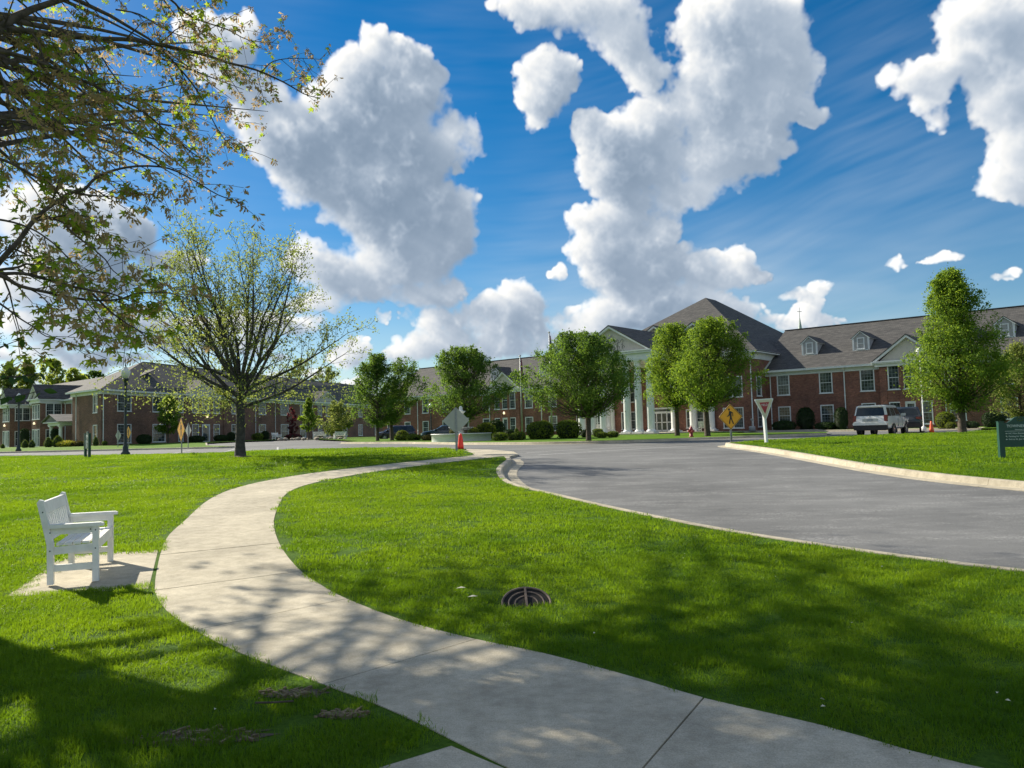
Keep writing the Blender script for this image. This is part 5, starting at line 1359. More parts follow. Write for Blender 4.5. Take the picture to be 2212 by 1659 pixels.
# ---- flag poles
def flag_pole(label, x, y, h, mat, mat2, seed):
    t = thing('flag_pole', label, 'flagpole', (x, y, zt(x, y)), 0)
    b = MB(); b.smooth = True; b.lathe([(.075, 0), (.07, h * .5), (.04, h)], 10); b.lathe([(.03, h), (.085, h + .06), (.085, h + .12), (.02, h + .18)], 10); obj('pole', b, M['galv'], t)
    rng = random.Random(seed); f = MB(); f.smooth = True
    n = 12; L = 1.9; vs = []; w = 9
    for i in range(n):
        z = h - .15 - L * i / (n - 1)
        for k in range(w):
            a = k / (w - 1); spread = .06 + .16 * (i / (n - 1))
            vs.append((.06 + spread * a + .03 * math.sin(k * 2.4 + i * .5), .09 * math.sin(k * 1.9 + i * .25) * (.4 + i / n), z - .12 * a))
    f.add(vs, [(i * w + k, i * w + k + 1, (i + 1) * w + k + 1, (i + 1) * w + k) for i in range(n - 1) for k in range(w - 1)])
    for q in range(len(f.f)): f.mi[q] = 1 if (q // (w - 1)) % 4 >= 2 and mat2 else 0
    obj('flag', f, [M[mat], M[mat2 or mat]], t)
flag_pole('shorter flagpole with limp maroon flag in front of the left wing', .75, 66.0, 6.9, 'flag_red', None, 1)
flag_pole('taller flagpole with limp striped flag rising behind a round tree', 3.3, 66.0, 8.85, 'flag_stripe', 'flag_blue', 2)

# ---- fountain
FX, FY = -3.85, 57.4
fz = zt(FX, FY)
t = thing('fountain', 'white tiered fountain in a low round white basin behind the grey sign back', 'fountain', (FX, FY, fz))
b = MB(); b.smooth = True; b.lathe([(2.2, -.1), (2.2, .50), (2.26, .5), (2.26, .56), (1.95, .56), (1.95, .2), (.1, .15)], 40, caps=False); obj('basin', b, M['white'], t)
b = MB(); b.lathe([(1.96, .42), (.3, .43)], 32, caps=True); obj('water', b, M['carglass'], t)
b = MB(); b.smooth = True; b.lathe([(.35, .2), (.25, .5), (.18, .8), (.2, .85), (.12, 1.0), (.12, 1.45), (.08, 1.6), (.08, 1.95)], 16); obj('stem', b, M['white'], t)
for r_, z_ in ((.95, .78), (.62, 1.46), (.36, 1.98)): b = MB(); b.smooth = True; b.lathe([(.1, z_), (r_ * .6, z_ + .06), (r_ * .95, z_ + .2), (r_, z_ + .24), (r_ * .9, z_ + .24), (r_ * .5, z_ + .14), (.05, z_ + .12)], 24); obj('bowl', b, M['white'], t)
b = MB(); b.smooth = True; b.lathe([(.10, 2.1), (.20, 2.25), (.11, 2.36), (.15, 2.46), (.03, 2.6)], 12); obj('finial', b, M['white'], t)
# ash urn by the wall
t = thing('ash_urn', 'grey stone urn with a slim stem by the brick wall right of the portico', 'urn', (20.4, 66.2, .965))
b = MB(); b.smooth = True; b.lathe([(.28, 0), (.26, .35), (.22, .40), (.05, .42)], 16); obj('pedestal', b, M['stucco_grey'], t)
b = MB(); b.smooth = True; b.lathe([(.04, .42), (.035, .85), (.11, .92), (.12, 1.02), (.05, 1.06)], 12); obj('stem', b, M['stucco_grey'], t)
# spire
t = thing('church_spire', 'slim pale green spire with a cross rising behind the roof of the right wing', 'church spire', (41.4, 110, 0))
b = MB(); b.lathe([(1.35, 8.4), (.58, 12.9), (.05, 16.5)], 8); obj('steeple', b, M['spire'], t)
b = MB(); b.box(-1.7, 1.7, -1.7, 1.7, .5, 8.4); obj('tower', b, M['white'], t)
b = MB(); b.box(-.03, .03, -.03, .03, 16.4, 18.0); b.box(-.32, .32, -.028, .028, 17.35, 17.42); obj('cross', b, M['galv'], t)

# ---- cars
def lerp(a, b, t): return a + (b - a) * t
def car(name, label, x, y, z, heading, paint, kind, group='parked cars'):
    """local +x is forward; heading measured from +X"""
    t = thing(name, label, 'car', (x, y, z), heading, group)
    P = {'suv': dict(L=4.78, w=.965, wb=2.70, fo=.95, belt=1.06, roof=1.70, hood=1.06, nose=.92, tail=1.10, rw=.36, cab=(-2.34, -2.20, .25, .92), roofw=.74, zb=.34),
         'suv2': dict(L=4.45, w=.93, wb=2.66, fo=.9, belt=1.05, roof=1.62, hood=1.03, nose=.88, tail=1.08, rw=.36, cab=(-2.14, -1.75, .15, .95), roofw=.66, zb=.32),
         'van': dict(L=4.45, w=.90, wb=2.70, fo=.88, belt=1.03, roof=1.60, hood=1.00, nose=.75, tail=1.02, rw=.33, cab=(-2.16, -1.85, .50, 1.45), roofw=.68, zb=.25),
         'sedan': dict(L=4.80, w=.92, wb=2.78, fo=.95, belt=.96, roof=1.46, hood=.93, nose=.72, tail=.98, rw=.33, cab=(-1.95, -.95, .25, 1.15), roofw=.62, zb=.24)}[kind]
    L, w, zb = P['L'], P['w'], P['zb']; xr, xf = -L / 2, L / 2
    ax_f = xf - P['fo']; ax_r = ax_f - P['wb']
    st = [(xr, .86, zb + .14, P['tail'] - .12), (xr + .06, .93, zb + .04, P['tail'] - .03), (xr + .30, .985, zb, P['tail']), (ax_r, 1.0, zb, P['belt']), (0, 1.0, zb, P['belt']), (P['cab'][3], 1.0, zb, P['belt'] - .0), (ax_f, .99, zb, P['hood'] - .02), (xf - .35, .95, zb, P['hood'] - .10), (xf - .10, .88, zb + .02, P['nose'] - .06), (xf, .78, zb + .12, P['nose'] - .22)]
    b = MB(); b.smooth = True; rows = []
    for (xx, k, z0, z1) in st:
        W = w * k
        half = [(W * .80, z0), (W * .97, z0 + .10), (W * 1.0, lerp(z0, z1, .45)), (W * .985, z1 - .16), (W * .94, z1 - .04), (W * .84, z1), (W * .4, z1 + .025)]
        rows.append([(xx, yy, zz) for yy, zz in half] + [(xx, -yy, zz) for yy, zz in half[::-1]])
    n = len(rows[0]); vs = [v for r_ in rows for v in r_]
    b.add(vs, [(i * n + k, (i + 1) * n + k, (i + 1) * n + (k + 1) % n, i * n + (k + 1) % n) for i in range(len(rows) - 1) for k in range(n)] + [tuple(range(n)), tuple(range((len(rows) - 1) * n + n - 1, (len(rows) - 1) * n - 1, -1))])
    # cabin
    a0, a1, a2, a3 = P['cab']; rf = P['roof']; bw, rw_ = w * .93, w * P['roofw'] / .93 * .98
    rw_ = w * P['roofw'] + .06; zb2 = P['belt'] - .03
    def ring(z, f):
        X0, X1 = lerp(a0, a1, f), lerp(a3, a2, f); W = lerp(bw, rw_, f)
        r_ = .08 + .06 * f
        return [(X0, -W + r_, z), (X0 + r_, -W, z), (X1 - r_ * 2, -W, z), (X1, -W + r_ * 2, z), (X1, W - r_ * 2, z), (X1 - r_ * 2, W, z), (X0 + r_, W, z), (X0, W - r_, z)]
    rings = [ring(zb2, 0), ring(rf - .08, .90), ring(rf - .02, 1.0)]
    top = [(p[0] * .93 + .05 * (a1 + a2) / 2, p[1] * .86, rf + .015) for p in rings[2]]; rings.append(top)
    vs = [v for r_ in rings for v in r_]
    b.add(vs, [(i * 8 + k, i * 8 + (k + 1) % 8, (i + 1) * 8 + (k + 1) % 8, (i + 1) * 8 + k) for i in range(3) for k in range(8)] + [tuple(range(24, 32))])
    bm_ = b.mesh('body', [M[paint]]); bm_.set_sharp_from_angle(angle=R(38)); body = obj('body', bm_, [], t)
    # glass, set just proud of the cabin faces
    def gl(f0, f1, pts_fn, nm='side_window'):
        g = MB(); g.poly(pts_fn(f0, f1)); return obj(nm, g, M['carglass'], body)
    zf = lambda f: lerp(zb2, rf - .08, f / .90)
    def side(s, u0, u1, f0=.10, f1=.80):
        def pts(f0, f1):
            o_ = []
            for f, u in ((f0, u0), (f0, u1), (f1, u1), (f1, u0)):
                X0, X1 = lerp(a0, a1, f) + .10, lerp(a3, a2, f) - .22; W = lerp(bw, rw_, f) + .006
                o_.append((lerp(X0, X1, u), s * W, zf(f)))
            return o_ if s < 0 else o_[::-1]
        return pts
    cuts = {'suv': (.02, .27, .30, .62, .645, .985), 'suv2': (.04, .25, .28, .62, .645, .985), 'van': (.02, .24, .27, .58, .605, .97), 'sedan': (.08, .16, .18, .54, .565, .97)}[kind]
    for s in (-1, 1):
        for k in range(0, 6, 2): gl(.10, .82, side(s, cuts[k], cuts[k + 1]))
    W_ = lambda f: lerp(bw, rw_, f)
    gl(.14, .84, lambda f0, f1: [(lerp(a0, a1, f) - .006, s * (W_(f) - .11), zf(f)) for f, s in ((f0, 1), (f0, -1), (f1, -1), (f1, 1))], 'rear_window')
    gl(.06, .86, lambda f0, f1: [(lerp(a3, a2, f) + .006, s * (W_(f) - .20), zf(f)) for f, s in ((f0, -1), (f0, 1), (f1, 1), (f1, -1))], 'windscreen')
    # wheels and arches
    for xx in (ax_r, ax_f):
        for s in (-1, 1):
            r_ = P['rw']; yy = s * w * .985
            a = MB(); a.smooth = True; a.lathe([(r_ + .06, min(yy, yy - s * .25)), (r_ + .06, max(yy, yy - s * .25) if s < 0 else yy + .004)][:2] if False else [(r_ + .065, yy - s * .22), (r_ + .065, yy + s * .006)], 22, c=(0, 0), axis='y'); obj('wheel_arch', a, M['black'], body, (xx, 0, r_ + .02))
            tb = MB(); tb.smooth = True; y0, y1 = yy - s * .21, yy + s * .016
            tb.lathe([(r_ * .66, y0), (r_ * .95, y0), (r_, y0 + s * .03), (r_, y1 - s * .03), (r_ * .95, y1), (r_ * .66, y1), (r_ * .62, y1 - s * .02)], 24, axis='y'); wh = obj('wheel', tb, M['rubber'], t, (xx, 0, r_))
            rb = MB(); rb.lathe([(r_ * .66, y1 - s * .015), (r_ * .60, y1 - s * .004), (r_ * .55, y1 - s * .03)], 20, axis='y', caps=False); rb.lathe([(r_ * .56, y1 - s * .045), (.01, y1 - s * .045)], 20, axis='y', caps=False); rb.lathe([(r_ * .16, y1 - s * .04), (r_ * .13, y1 - s * .004)], 12, axis='y')
            for q in range(5):
                rb.M = Matrix.Rotation(2 * PI * q / 5, 4, 'Y'); rb.box(r_ * .10, r_ * .58, min(y1 - s * .03, y1 - s * .008), max(y1 - s * .03, y1 - s * .008), -.035, .035)
            rb.M = Matrix.Identity(4); obj('rim', rb, M['alloy'], wh)
    # bumpers, lamps, plates, mirrors
    bk = MB(); bk.prism([(-w * .90, zb - .02), (w * .90, zb - .02), (w * .93, zb + .22), (w * .90, zb + .27), (-w * .90, zb + .27), (-w * .93, zb + .22)], 'x', xr - .05, xr + .22)
    obj('bumper', bk, M['black'] if kind in ('suv', 'suv2') else M[paint], t)
    if kind == 'suv':
        bk = MB(); bk.prism([(-w * .93, .60), (w * .93, .60), (w * .95, .70), (w * .90, .73), (-w * .90, .73), (-w * .95, .70)], 'x', xr - .09, xr + .25); obj('bumper', bk, M[paint], t)
        bk = MB(); bk.box(xr - .035, xr + .02, -.40, .40, .80, .96); bk.box(xr - .05, xr - .03, -.40, .40, .955, .975); obj('plate_recess', bk, M['alloy'], t)
        for s in (-1, 1): bk = MB(); bk.box(-1.9, .35, s * .60 - .02, s * .60 + .02, 1.735, 1.765); bk.box(-1.85, -1.75, s * .60 - .02, s * .60 + .02, 1.69, 1.74); bk.box(.2, .3, s * .60 - .02, s * .60 + .02, 1.69, 1.74); obj('roof_rail', bk, M['black'], t)
        bk = MB(); bk.tube([(xr - .04, .08 * math.cos(a * PI / 8), 1.04 + .05 * math.sin(a * PI / 8)) for a in range(17)], .009, 5); bk.box(xr - .05, xr - .03, -.045, .045, 1.035, 1.05); obj('badge', bk, M['alloy'], t)
        bk = MB(); bk.prism([(-.65, 1.62), (.65, 1.62), (.6, 1.70), (-.6, 1.70)], 'x', a1 - .16, a1 + .05); obj('spoiler', bk, M[paint], t)
        bk = MB(); bk.box(xr + .02, xr + .3, -w * .80, w * .80, .30, .52); obj('underside', bk, M['black'], t)
    bk = MB(); pz = .88 if kind in ('suv', 'suv2') else .80; bk.box(xr - (.045 if kind == 'suv' else .02), xr - .0, -.16, .16, pz - .07, pz + .075); obj('number_plate', bk, M['plate'], t)
    for s in (-1, 1):
        lm = MB(); z0, z1 = (.80, 1.16) if kind == 'suv' else ((.84, 1.0) if kind == 'suv2' else (.78, .95))
        ww = .17 if kind == 'suv' else .32
        lm.prism([(s * w * .94, z0), (s * (w * .94 - ww), z0 + .03), (s * (w * .94 - ww), z1), (s * w * .92, z1)][::s], 'x', xr - .012, xr + .30); obj('tail_lamp', lm, M['tail'], t)
        hl_ = MB(); hl_.prism([(s * w * .90, P['nose'] - .22), (s * w * .55, P['nose'] - .20), (s * w * .55, P['nose'] - .07), (s * w * .88, P['nose'] - .02)][::s], 'x', xf - .30, xf - .055); obj('headlight', hl_, M['headlamp'], t)
        mr = MB(); mr.M = Matrix.Translation((a3 - .42, s * (w + .08), P['belt'] + .10)); mr.prism(rounded([(-.12, -.06), (.11, -.075), (.11, .075), (-.12, .085)], .03), 'x', -.09, .09); mr.box(-.03, .03, min(-s * .12, 0), max(-s * .12, 0), -.04, .0); obj('mirror', mr, M[paint], t)
        for f in ((.02, .55) if kind != 'sedan' else (.0, .55)):
            h_ = MB(); xx = lerp(ax_r + .35, ax_f - .5, f + .15); h_.box(xx, xx + .20, min(s * w * .99, s * (w + .022)), max(s * w * .99, s * (w + .022)), P['belt'] - .18, P['belt'] - .145); obj('door_handle', h_, M[paint], t)
            dl = MB(); dl.box(xx + .27, xx + .278, min(s * w * .985, s * (w + .0035)), max(s * w * .985, s * (w + .0035)), zb + .16, P['belt'] - .10); obj('door_gap', dl, M['black'], t)
    return t
HD = R(90 - 40)
car('parked_car', 'white sport utility car seen from behind, nearest of the cars in the bays', 21.55, 45.3, .72, HD, 'white_car', 'suv')
car('parked_car', 'dark slate sport utility car parked right behind the white one', 25.75, 50.6, .74, R(90 - 29), 'dark_car', 'suv2')
car('parked_car', 'dark plum hatchback facing left behind two tree trunks', -13.35, 88.0, zt(-13, 88) + ROAD, R(196), 'van_car', 'van')
car('parked_car', 'dark teal sedan facing left behind the white fountain basin', -7.4, 82.0, zt(-7, 82) + ROAD, R(183), 'blue_car', 'sedan')
# ================================================================== vegetation
def leaf_mesh(name, C, D, S, mat, seed, width=.5, fold=.25, N=None):
    """folded leaf-sized faces: C centres, D directions of the leaf axis, S lengths (two triangles each)"""
    rng = np.random.default_rng(seed); n = len(C)
    D = D / np.maximum(1e-6, np.linalg.norm(D, axis=1, keepdims=True))
    A = rng.normal(size=(n, 3)) if N is None else N + rng.normal(0, .40, (n, 3))
    W = np.cross(D, A); W /= np.maximum(1e-6, np.linalg.norm(W, axis=1, keepdims=True))
    U = np.cross(W, D)
    S = S[:, None]
    p0 = C - D * S * .5; p1 = C + D * S * .5; a = C + W * S * width * .5 + U * S * fold * .4 - D * S * .05; b = C - W * S * width * .5 + U * S * fold * .4 - D * S * .05
    V = np.stack([p0, a, p1, b], 1).reshape(-1, 3).astype(np.float32)
    k = np.arange(n) * 4
    T = np.stack([k, k + 1, k + 2, k, k + 2, k + 3], 1).astype(np.int32).ravel()
    me = bpy.data.meshes.new(name)
    me.vertices.add(len(V)); me.vertices.foreach_set('co', V.ravel()); me.loops.add(len(T)); me.loops.foreach_set('vertex_index', T)
    me.polygons.add(2 * n); me.polygons.foreach_set('loop_start', (np.arange(2 * n) * 3).astype(np.int32))
    me.update(calc_edges=True)
    for m_ in (mat if isinstance(mat, list) else [mat]): me.materials.append(m_)
    return me
def env(shape, t):
    t = min(1, max(0, t))
    if shape == 'dome': return (min(1, t / .22) ** .6 if t < .22 else 1) * math.sqrt(max(0, 1 - max(0, (t - .22) / .80) ** 2.2))
    if shape == 'pyr': return min(1, (t + .04) / .26) ** .7 * (1 - max(0, (t - .22) / .80)) ** .72
    if shape == 'pear': return min(1, (t + .05) / .30) ** .55 * math.sqrt(max(0, 1 - max(0, (t - .30) / .72) ** 1.9))
    if shape == 'oval': return math.sin(PI * min(1, (t * .93 + .05)) ** .78) ** .75
    return math.sqrt(max(0, 1 - (2 * t - 1) ** 2))
def leafy_tree(name, label, x, y, H, z0, Rr, shape, mat, n_clump, per, ls, seed, group=None, dx=0.0, z=None, bark='bark', tr=.11, cat='tree', gap=0.0, fork=1.0, ry=None):
    rng = np.random.default_rng(seed); base = zt(x, y) if z is None else z
    t = thing(name, label, cat, (x, y, base), 0, group)
    tb = MB(); tb.smooth = True
    zf = z0 * fork + (H - z0) * .12
    sway = rng.normal(0, .05, 2)
    tb.tube([(0, 0, -.05), (0, 0, .06), (sway[0] * .3, sway[1] * .3, zf * .4), (sway[0], sway[1], zf), (sway[0] + dx * .5, sway[1], zf + (H - zf) * .5), (dx * .8, 0, H * .93)], [tr * 1.55, tr * 1.12, tr * .95, tr * .8, tr * .36, tr * .08], 10)
    C = []; Dd = []; S = []; NN = []
    lob = rng.uniform(0, 6.28, 6)
    # upswept limbs fork from the stem; leafy sprays sit along and beyond them
    for k in range(n_clump):
        q = rng.random()
        tz = q ** .80
        a = rng.random() * 6.283
        lobes = 1 + .16 * math.sin(3 * a + lob[0] + tz * 4) + .13 * math.sin(5 * a + lob[1] - tz * 6) + .10 * math.sin(9 * tz + lob[2])
        re = max(.15, Rr * env(shape, tz) * lobes)
        rr = re * (rng.random() ** .40) * rng.uniform(.88, 1.03)
        if gap and rng.random() < gap and rr > re * .45: continue
        inner = 1 - rr / max(re, .01)
        ln = (.26 + .16 * rng.random()) * min(Rr, 2.6) * (1.15 - .30 * tz) * (.85 + .3 * rng.random())
        e = np.array([dx * tz + rr * math.cos(a), rr * math.sin(a) * (ry or 1), z0 + (H - z0) * tz * .97])
        steep = rng.uniform(.55, 1.35) * (.45 + .95 * tz) if shape != 'oval' else rng.uniform(.6, 1.3)
        d = np.array([math.cos(a), math.sin(a), steep]) + rng.normal(0, .22, 3); d /= np.linalg.norm(d)
        if tz > .86: d = np.array([.35 * math.cos(a), .35 * math.sin(a), 1.0]) + rng.normal(0, .12, 3); d /= np.linalg.norm(d)
        s0 = e - d * ln
        m = int(per * rng.uniform(.55, 1.35))
        f = rng.random(m) ** .8
        wd = ln * .30 * np.sin(np.pi * np.clip(f * .86 + .12, 0, 1)) ** .8
        pts = s0 + np.outer(f, d * ln * 1.05) + rng.normal(0, 1, (m, 3)) * wd[:, None] * np.array([1, 1, .8])
        if k % 2 == 0 or rr > re * .8:
            zs = max(zf * .72, s0[2] - math.hypot(s0[0], s0[1]) * rng.uniform(.7, 1.3)); zs = min(zs, H * .85)
            v0 = Vector((sway[0] + dx * .5 * max(0, (zs - zf) / H), sway[1], zs)); v1 = Vector(s0)
            tb.tube([v0, v0.lerp(v1, .5) + Vector((0, 0, -.10 * (v1 - v0).length)), v1, Vector(e)], [max(.014, tr * .26), max(.011, tr * .17), .009, .004], 4, False)
        C.append(pts)
        out = pts - np.array([dx * tz * .6, 0, pts[:, 2].mean() - .6])
        Dd.append(rng.normal(0, .75, (m, 3)) + d * .5 + np.array([0, 0, -.45]))
        NN.append(out / np.maximum(.01, np.linalg.norm(out, axis=1, keepdims=True)) * .45 + np.array([0, 0, .75]))
        S.append(ls * rng.uniform(.6, 1.35, m))
    obj('trunk', tb, M[bark], t)
    C = np.concatenate(C); keep = C[:, 2] > max(.35, z0 * .74)
    me = leaf_mesh('crown', C[keep], np.concatenate(Dd)[keep], np.concatenate(S)[keep], M[mat], seed + 1, N=np.concatenate(NN)[keep], width=.62)
    obj('crown', me, [], t)
    return t
G1 = 'pear trees along the road'
leafy_tree('round_tree', 'dense oval tree left of its partner in front of the far left wing', -12.32, 70.28, 8.15, 1.55, 2.75, 'pear', 'leaf_pear', 200, 130, .145, 21, G1, tr=.15)
leafy_tree('round_tree', 'looser tree right of the dense oval one over the dark hatchback', -11.3, 72.1, 7.9, 1.9, 2.7, 'dome', 'leaf_pear', 150, 120, .145, 22, G1, dx=1.3, gap=.22, tr=.17)
leafy_tree('round_tree', 'broad many topped tree above the white fountain', -3.75, 60.6, 7.5, 1.75, 3.6, 'dome', 'leaf_pear', 250, 130, .14, 23, G1, tr=.17)
leafy_tree('round_tree', 'wide round tree on the kerb between the flagpoles and the portico', 4.42, 45.63, 6.6, 1.75, 3.75, 'dome', 'leaf_pear', 300, 170, .115, 24, G1, dx=-.35, tr=.15, fork=.8)
leafy_tree('round_tree', 'bright green tree with two tops in front of the portico columns', 11.7, 55.37, 8.2, 2.2, 2.6, 'pear', 'leaf_bright', 225, 145, .125, 25, G1, dx=-.1, tr=.17)
leafy_tree('round_tree', 'full green tree right of the hydrant', 12.62, 50.43, 7.9, 2.1, 2.85, 'pear', 'leaf_bright', 280, 155, .12, 26, G1, dx=.75, tr=.18)
leafy_tree('tall_pear_tree', 'tall egg shaped tree rising beside the parked cars', 21.9, 37.85, 8.3, 1.35, 2.95, 'pyr', 'leaf_bright', 340, 190, .10, 27, tr=.18, dx=-.25)
leafy_tree('small_tree', 'yellow green tree cut by the right picture edge behind the sign board', 28.9, 44.0, 5.1, .7, 1.8, 'oval', 'leaf_young', 150, 120, .11, 28, 'small trees', tr=.08)
leafy_tree('small_tree', 'small round tree right of the tall lamp post before the brown brick facade', -37.2, 83.5, 5.3, 1.35, 1.6, 'oval', 'leaf_bright', 90, 75, .19, 29, 'small trees', tr=.10)
leafy_tree('small_tree', 'dark red leaved small tree against the brown brick wall', -30.5, 107, 4.6, .8, .95, 'oval', 'leaf_red', 50, 45, .20, 30, 'small trees', tr=.06, gap=.2)
leafy_tree('small_tree', 'yellow green young tree standing in the rock garden', -24.3, 92.0, 5.1, 1.1, 1.42, 'pyr', 'leaf_bright', 80, 70, .20, 31, 'small trees', tr=.09)
leafy_tree('small_tree', 'low spreading pale green tree left of the dense oval tree', -23.6, 104, 5.2, .5, 2.5, 'dome', 'leaf_young', 110, 65, .24, 32, 'small trees', tr=.09, gap=.15)
# trees beyond the roofs
for i, (px, Y, top, half, shape, mat, n_, lab) in enumerate([(70, 125, 762, 21, 'oval', 'leaf_bg', 90, 'rounded green tree rising behind the two gables at the left edge'), (30, 122, 775, 26, 'oval', 'leaf_young', 80, 'yellow green tree at the far left behind the first gable'), (122, 128, 769, 30, 'dome', 'leaf_bg', 110, 'broad bright tree behind the second gable'), (172, 134, 790, 26, 'dome', 'leaf_bg', 90, 'lower tree showing over the grey hipped roof'), (212, 140, 795, 24, 'dome', 'leaf_pear', 90, 'darker tree just left of the tall lamp globe'), (330, 150, 775, 30, 'dome', 'leaf_young', 60, 'thin tree over the brown roof behind the bare tree'),
     (500, 150, 782, 26, 'dome', 'leaf_young', 60, 'small crown over the roof right behind the bare tree trunk'), (655, 150, 772, 30, 'dome', 'leaf_young', 70, 'pale tree over the roof right of the bare tree'), (715, 150, 785, 34, 'dome', 'leaf_young', 80, 'yellowish tree above the far end of the brown roof')]):
    s = Y / 1671; X = (px - 1106) * s * 1.0; hor = 928.7 - math.tan(R(1.56)) * (px - 1106)
    leafy_tree('background_tree', lab, X - .9, Y, (hor - top) * s + 1.6 - .9, 2.5, half * s * 1.45, shape, mat, int(n_ * 1.5), 70, .34, 40 + i, 'trees beyond the roofs', z=.9, tr=.25, gap=.1)
leafy_tree('bare_twig_tree', 'thinly leaved tree far off at the left edge under the maple', -42.2, 60, 10.4, 2.5, 4.0, 'dome', 'leaf_dark', 110, 16, .16, 60, gap=.2, tr=.16, bark='bark_grey')

# ---- shrubs
SHRUBS=[(-6.97, 64.1, 0.65, 0.42, 'brown'), (-10.18, 70.32, 0.65, 0.48, 'green'), (-8.76, 67.97, 0.69, 0.49, 'green'), (-10.62, 74, 0.58, 0.89, 'yg'), (-4.78, 60.86, 0.27, 0.8, 'ornament'), (-2.3, 66, 0.87, 1.34, 'yg'), (-3.32, 65, 0.53, 0.93, 'yg'), (-1.68, 75, 0.85, 1.62, 'dark'), (-2.69, 57.8, 0.38, 0.38, 'box'), (-0.97, 54.34, 0.54, 0.54, 'box'), (-0.05, 54.76, 0.39, 0.43, 'box'), (0.4, 55.0, 0.49, 0.56, 'box'), (-0.4, 70, 0.44, 0.71, 'dark'), (0.29, 70, 0.27, 0.84, 'cone'), (1.97, 57.43, 1.0, 1.24, 'big'), (2.36, 60, 0.65, 1.36, 'yg'), (4.08, 57.25, 0.91, 1.3, 'big'), (5.5, 58.85, 0.42, 0.56, 'dark'), (6.55, 60, 0.44, 0.59, 'box'), (6.27, 55, 0.39, 0.39, 'box'), (7.05, 55, 0.43, 0.41, 'box'), (-49.17, 78, 0.35, 0.79, 'cone'), (-48.46, 78, 0.34, 0.75, 'cone'), (-46.81, 78, 0.41, 0.98, 'cone'), (-45.85, 78, 0.56, 1.12, 'cone'), (-45.01, 78, 0.93, 0.56, 'yellow'), (-43.71, 78, 0.56, 0.51, 'brown'), (-51.4, 78, 0.21, 0.42, 'cone'), (-55.52, 88, 0.53, 2.11, 'wall'), (-50.86, 86, 0.49, 1.96, 'wall'), (-42.05, 78, 0.3, 0.93, 'cone'), (-41.14, 78, 0.28, 0.47, 'green'), (-39.26, 82.34, 0.74, 0.99, 'dark'), (-37.26, 91.11, 0.93, 0.71, 'dark'), (-36.16, 95.92, 0.86, 0.75, 'dark'), (-35.69, 97.95, 0.53, 1.11, 'dark'), (-34.31, 104.03, 0.75, 0.93, 'green'), (-33.89, 105.84, 0.57, 1.2, 'dark'), (-31.85, 112, 1.21, 0.67, 'red'), (-28.03, 112, 0.8, 0.54, 'green'), (30.11, 54, 0.63, 1.16, 'yg2'), (29.9, 53, 0.35, 0.44, 'yg'), (33.44, 54, 0.71, 1.07, 'dark'), (24.95, 66, 0.71, 1.9, 'dark'), (26.71, 63, 0.53, 1.81, 'dark'), (23.07, 66, 0.95, 0.79, 'low'), (25.83, 64, 0.92, 0.57, 'low'), (31.36, 53, 0.44, 0.44, 'low')]

LAB = {'brown': 'brownish', 'green': 'green', 'yg': 'yellow green', 'ornament': 'pale plumed', 'dark': 'dark green', 'box': 'clipped', 'cone': 'dense conical', 'big': 'big clipped', 'yellow': 'bright yellow', 'wall': 'tall dark', 'red': 'reddish', 'yg2': 'big rounded', 'low': 'low dark'}
SHRUB_LABELS = ['brownish low mound at the left end of the white basin', 'low green mound left of two by the tree trunk', 'low green mound between its twin and the brown mound', 'loose yellow green bush behind the two low mounds', 'pale plumed grass clump in front of the white basin', 'large loose yellow green bush right of the fountain', 'smaller yellow green bush beside the fountain bowl', 'tall dark hedge bush in front of the left wing door', 'small square clipped shrub in front of the white basin',
 'clipped shrub just right of the white basin end', 'small clipped shrub overlapped by a larger one near the flagpole', 'wider clipped shrub right of the small one near the flagpole', 'dark ball shrub behind the clipped shrubs', 'small pointed shrub at the foot of the shorter flagpole', 'biggest broad clipped shrub left of the wide round tree', 'yellow topped bush behind the biggest clipped shrub', 'big bright clipped shrub touching the wide round tree', 'low dark shrub behind the trunk of the wide round tree', 'small pale round shrub before the portico bench', 'low clipped shrub left of the pair before the portico', 'low clipped shrub right of the pair before the portico',
 'conical shrub left of two under the second gable', 'conical shrub right of two under the second gable', 'conical shrub left of the porch columns', 'largest conical shrub in front of the porch', 'bright yellow shrub bed beside the porch', 'brownish low shrub behind the narrow green sign', 'tiny conical shrub at the left picture edge', 'tall dark climber between the two gabled bays', 'tall dark climber left of the porch', 'dark cone shrub behind the narrow green sign', 'small green shrub at the corner of the brown brick building', 'dark rounded shrub below the first wide window', 'dark mound left of the brown building door', 'dark mound right of the brown building door', 'dark upright shrub left of the bare tree trunk', 'green mound right of the bare tree trunk', 'dark upright shrub by the downpipe', 'reddish shrubs of the rock garden', 'small green shrub right of the rock garden',
 'big rounded yellow green shrub left of the tall tree trunk', 'low spreading shrub at the foot of the big rounded one', 'dark loose shrub right of the tall tree trunk', 'tall dark shrub between the lower windows of the right wing', 'tall dark shrub beside the downpipe of the right wing', 'low dark shrub under the first lower window', 'low dark shrub under the second lower window', 'low dark shrub behind the tall tree trunk']
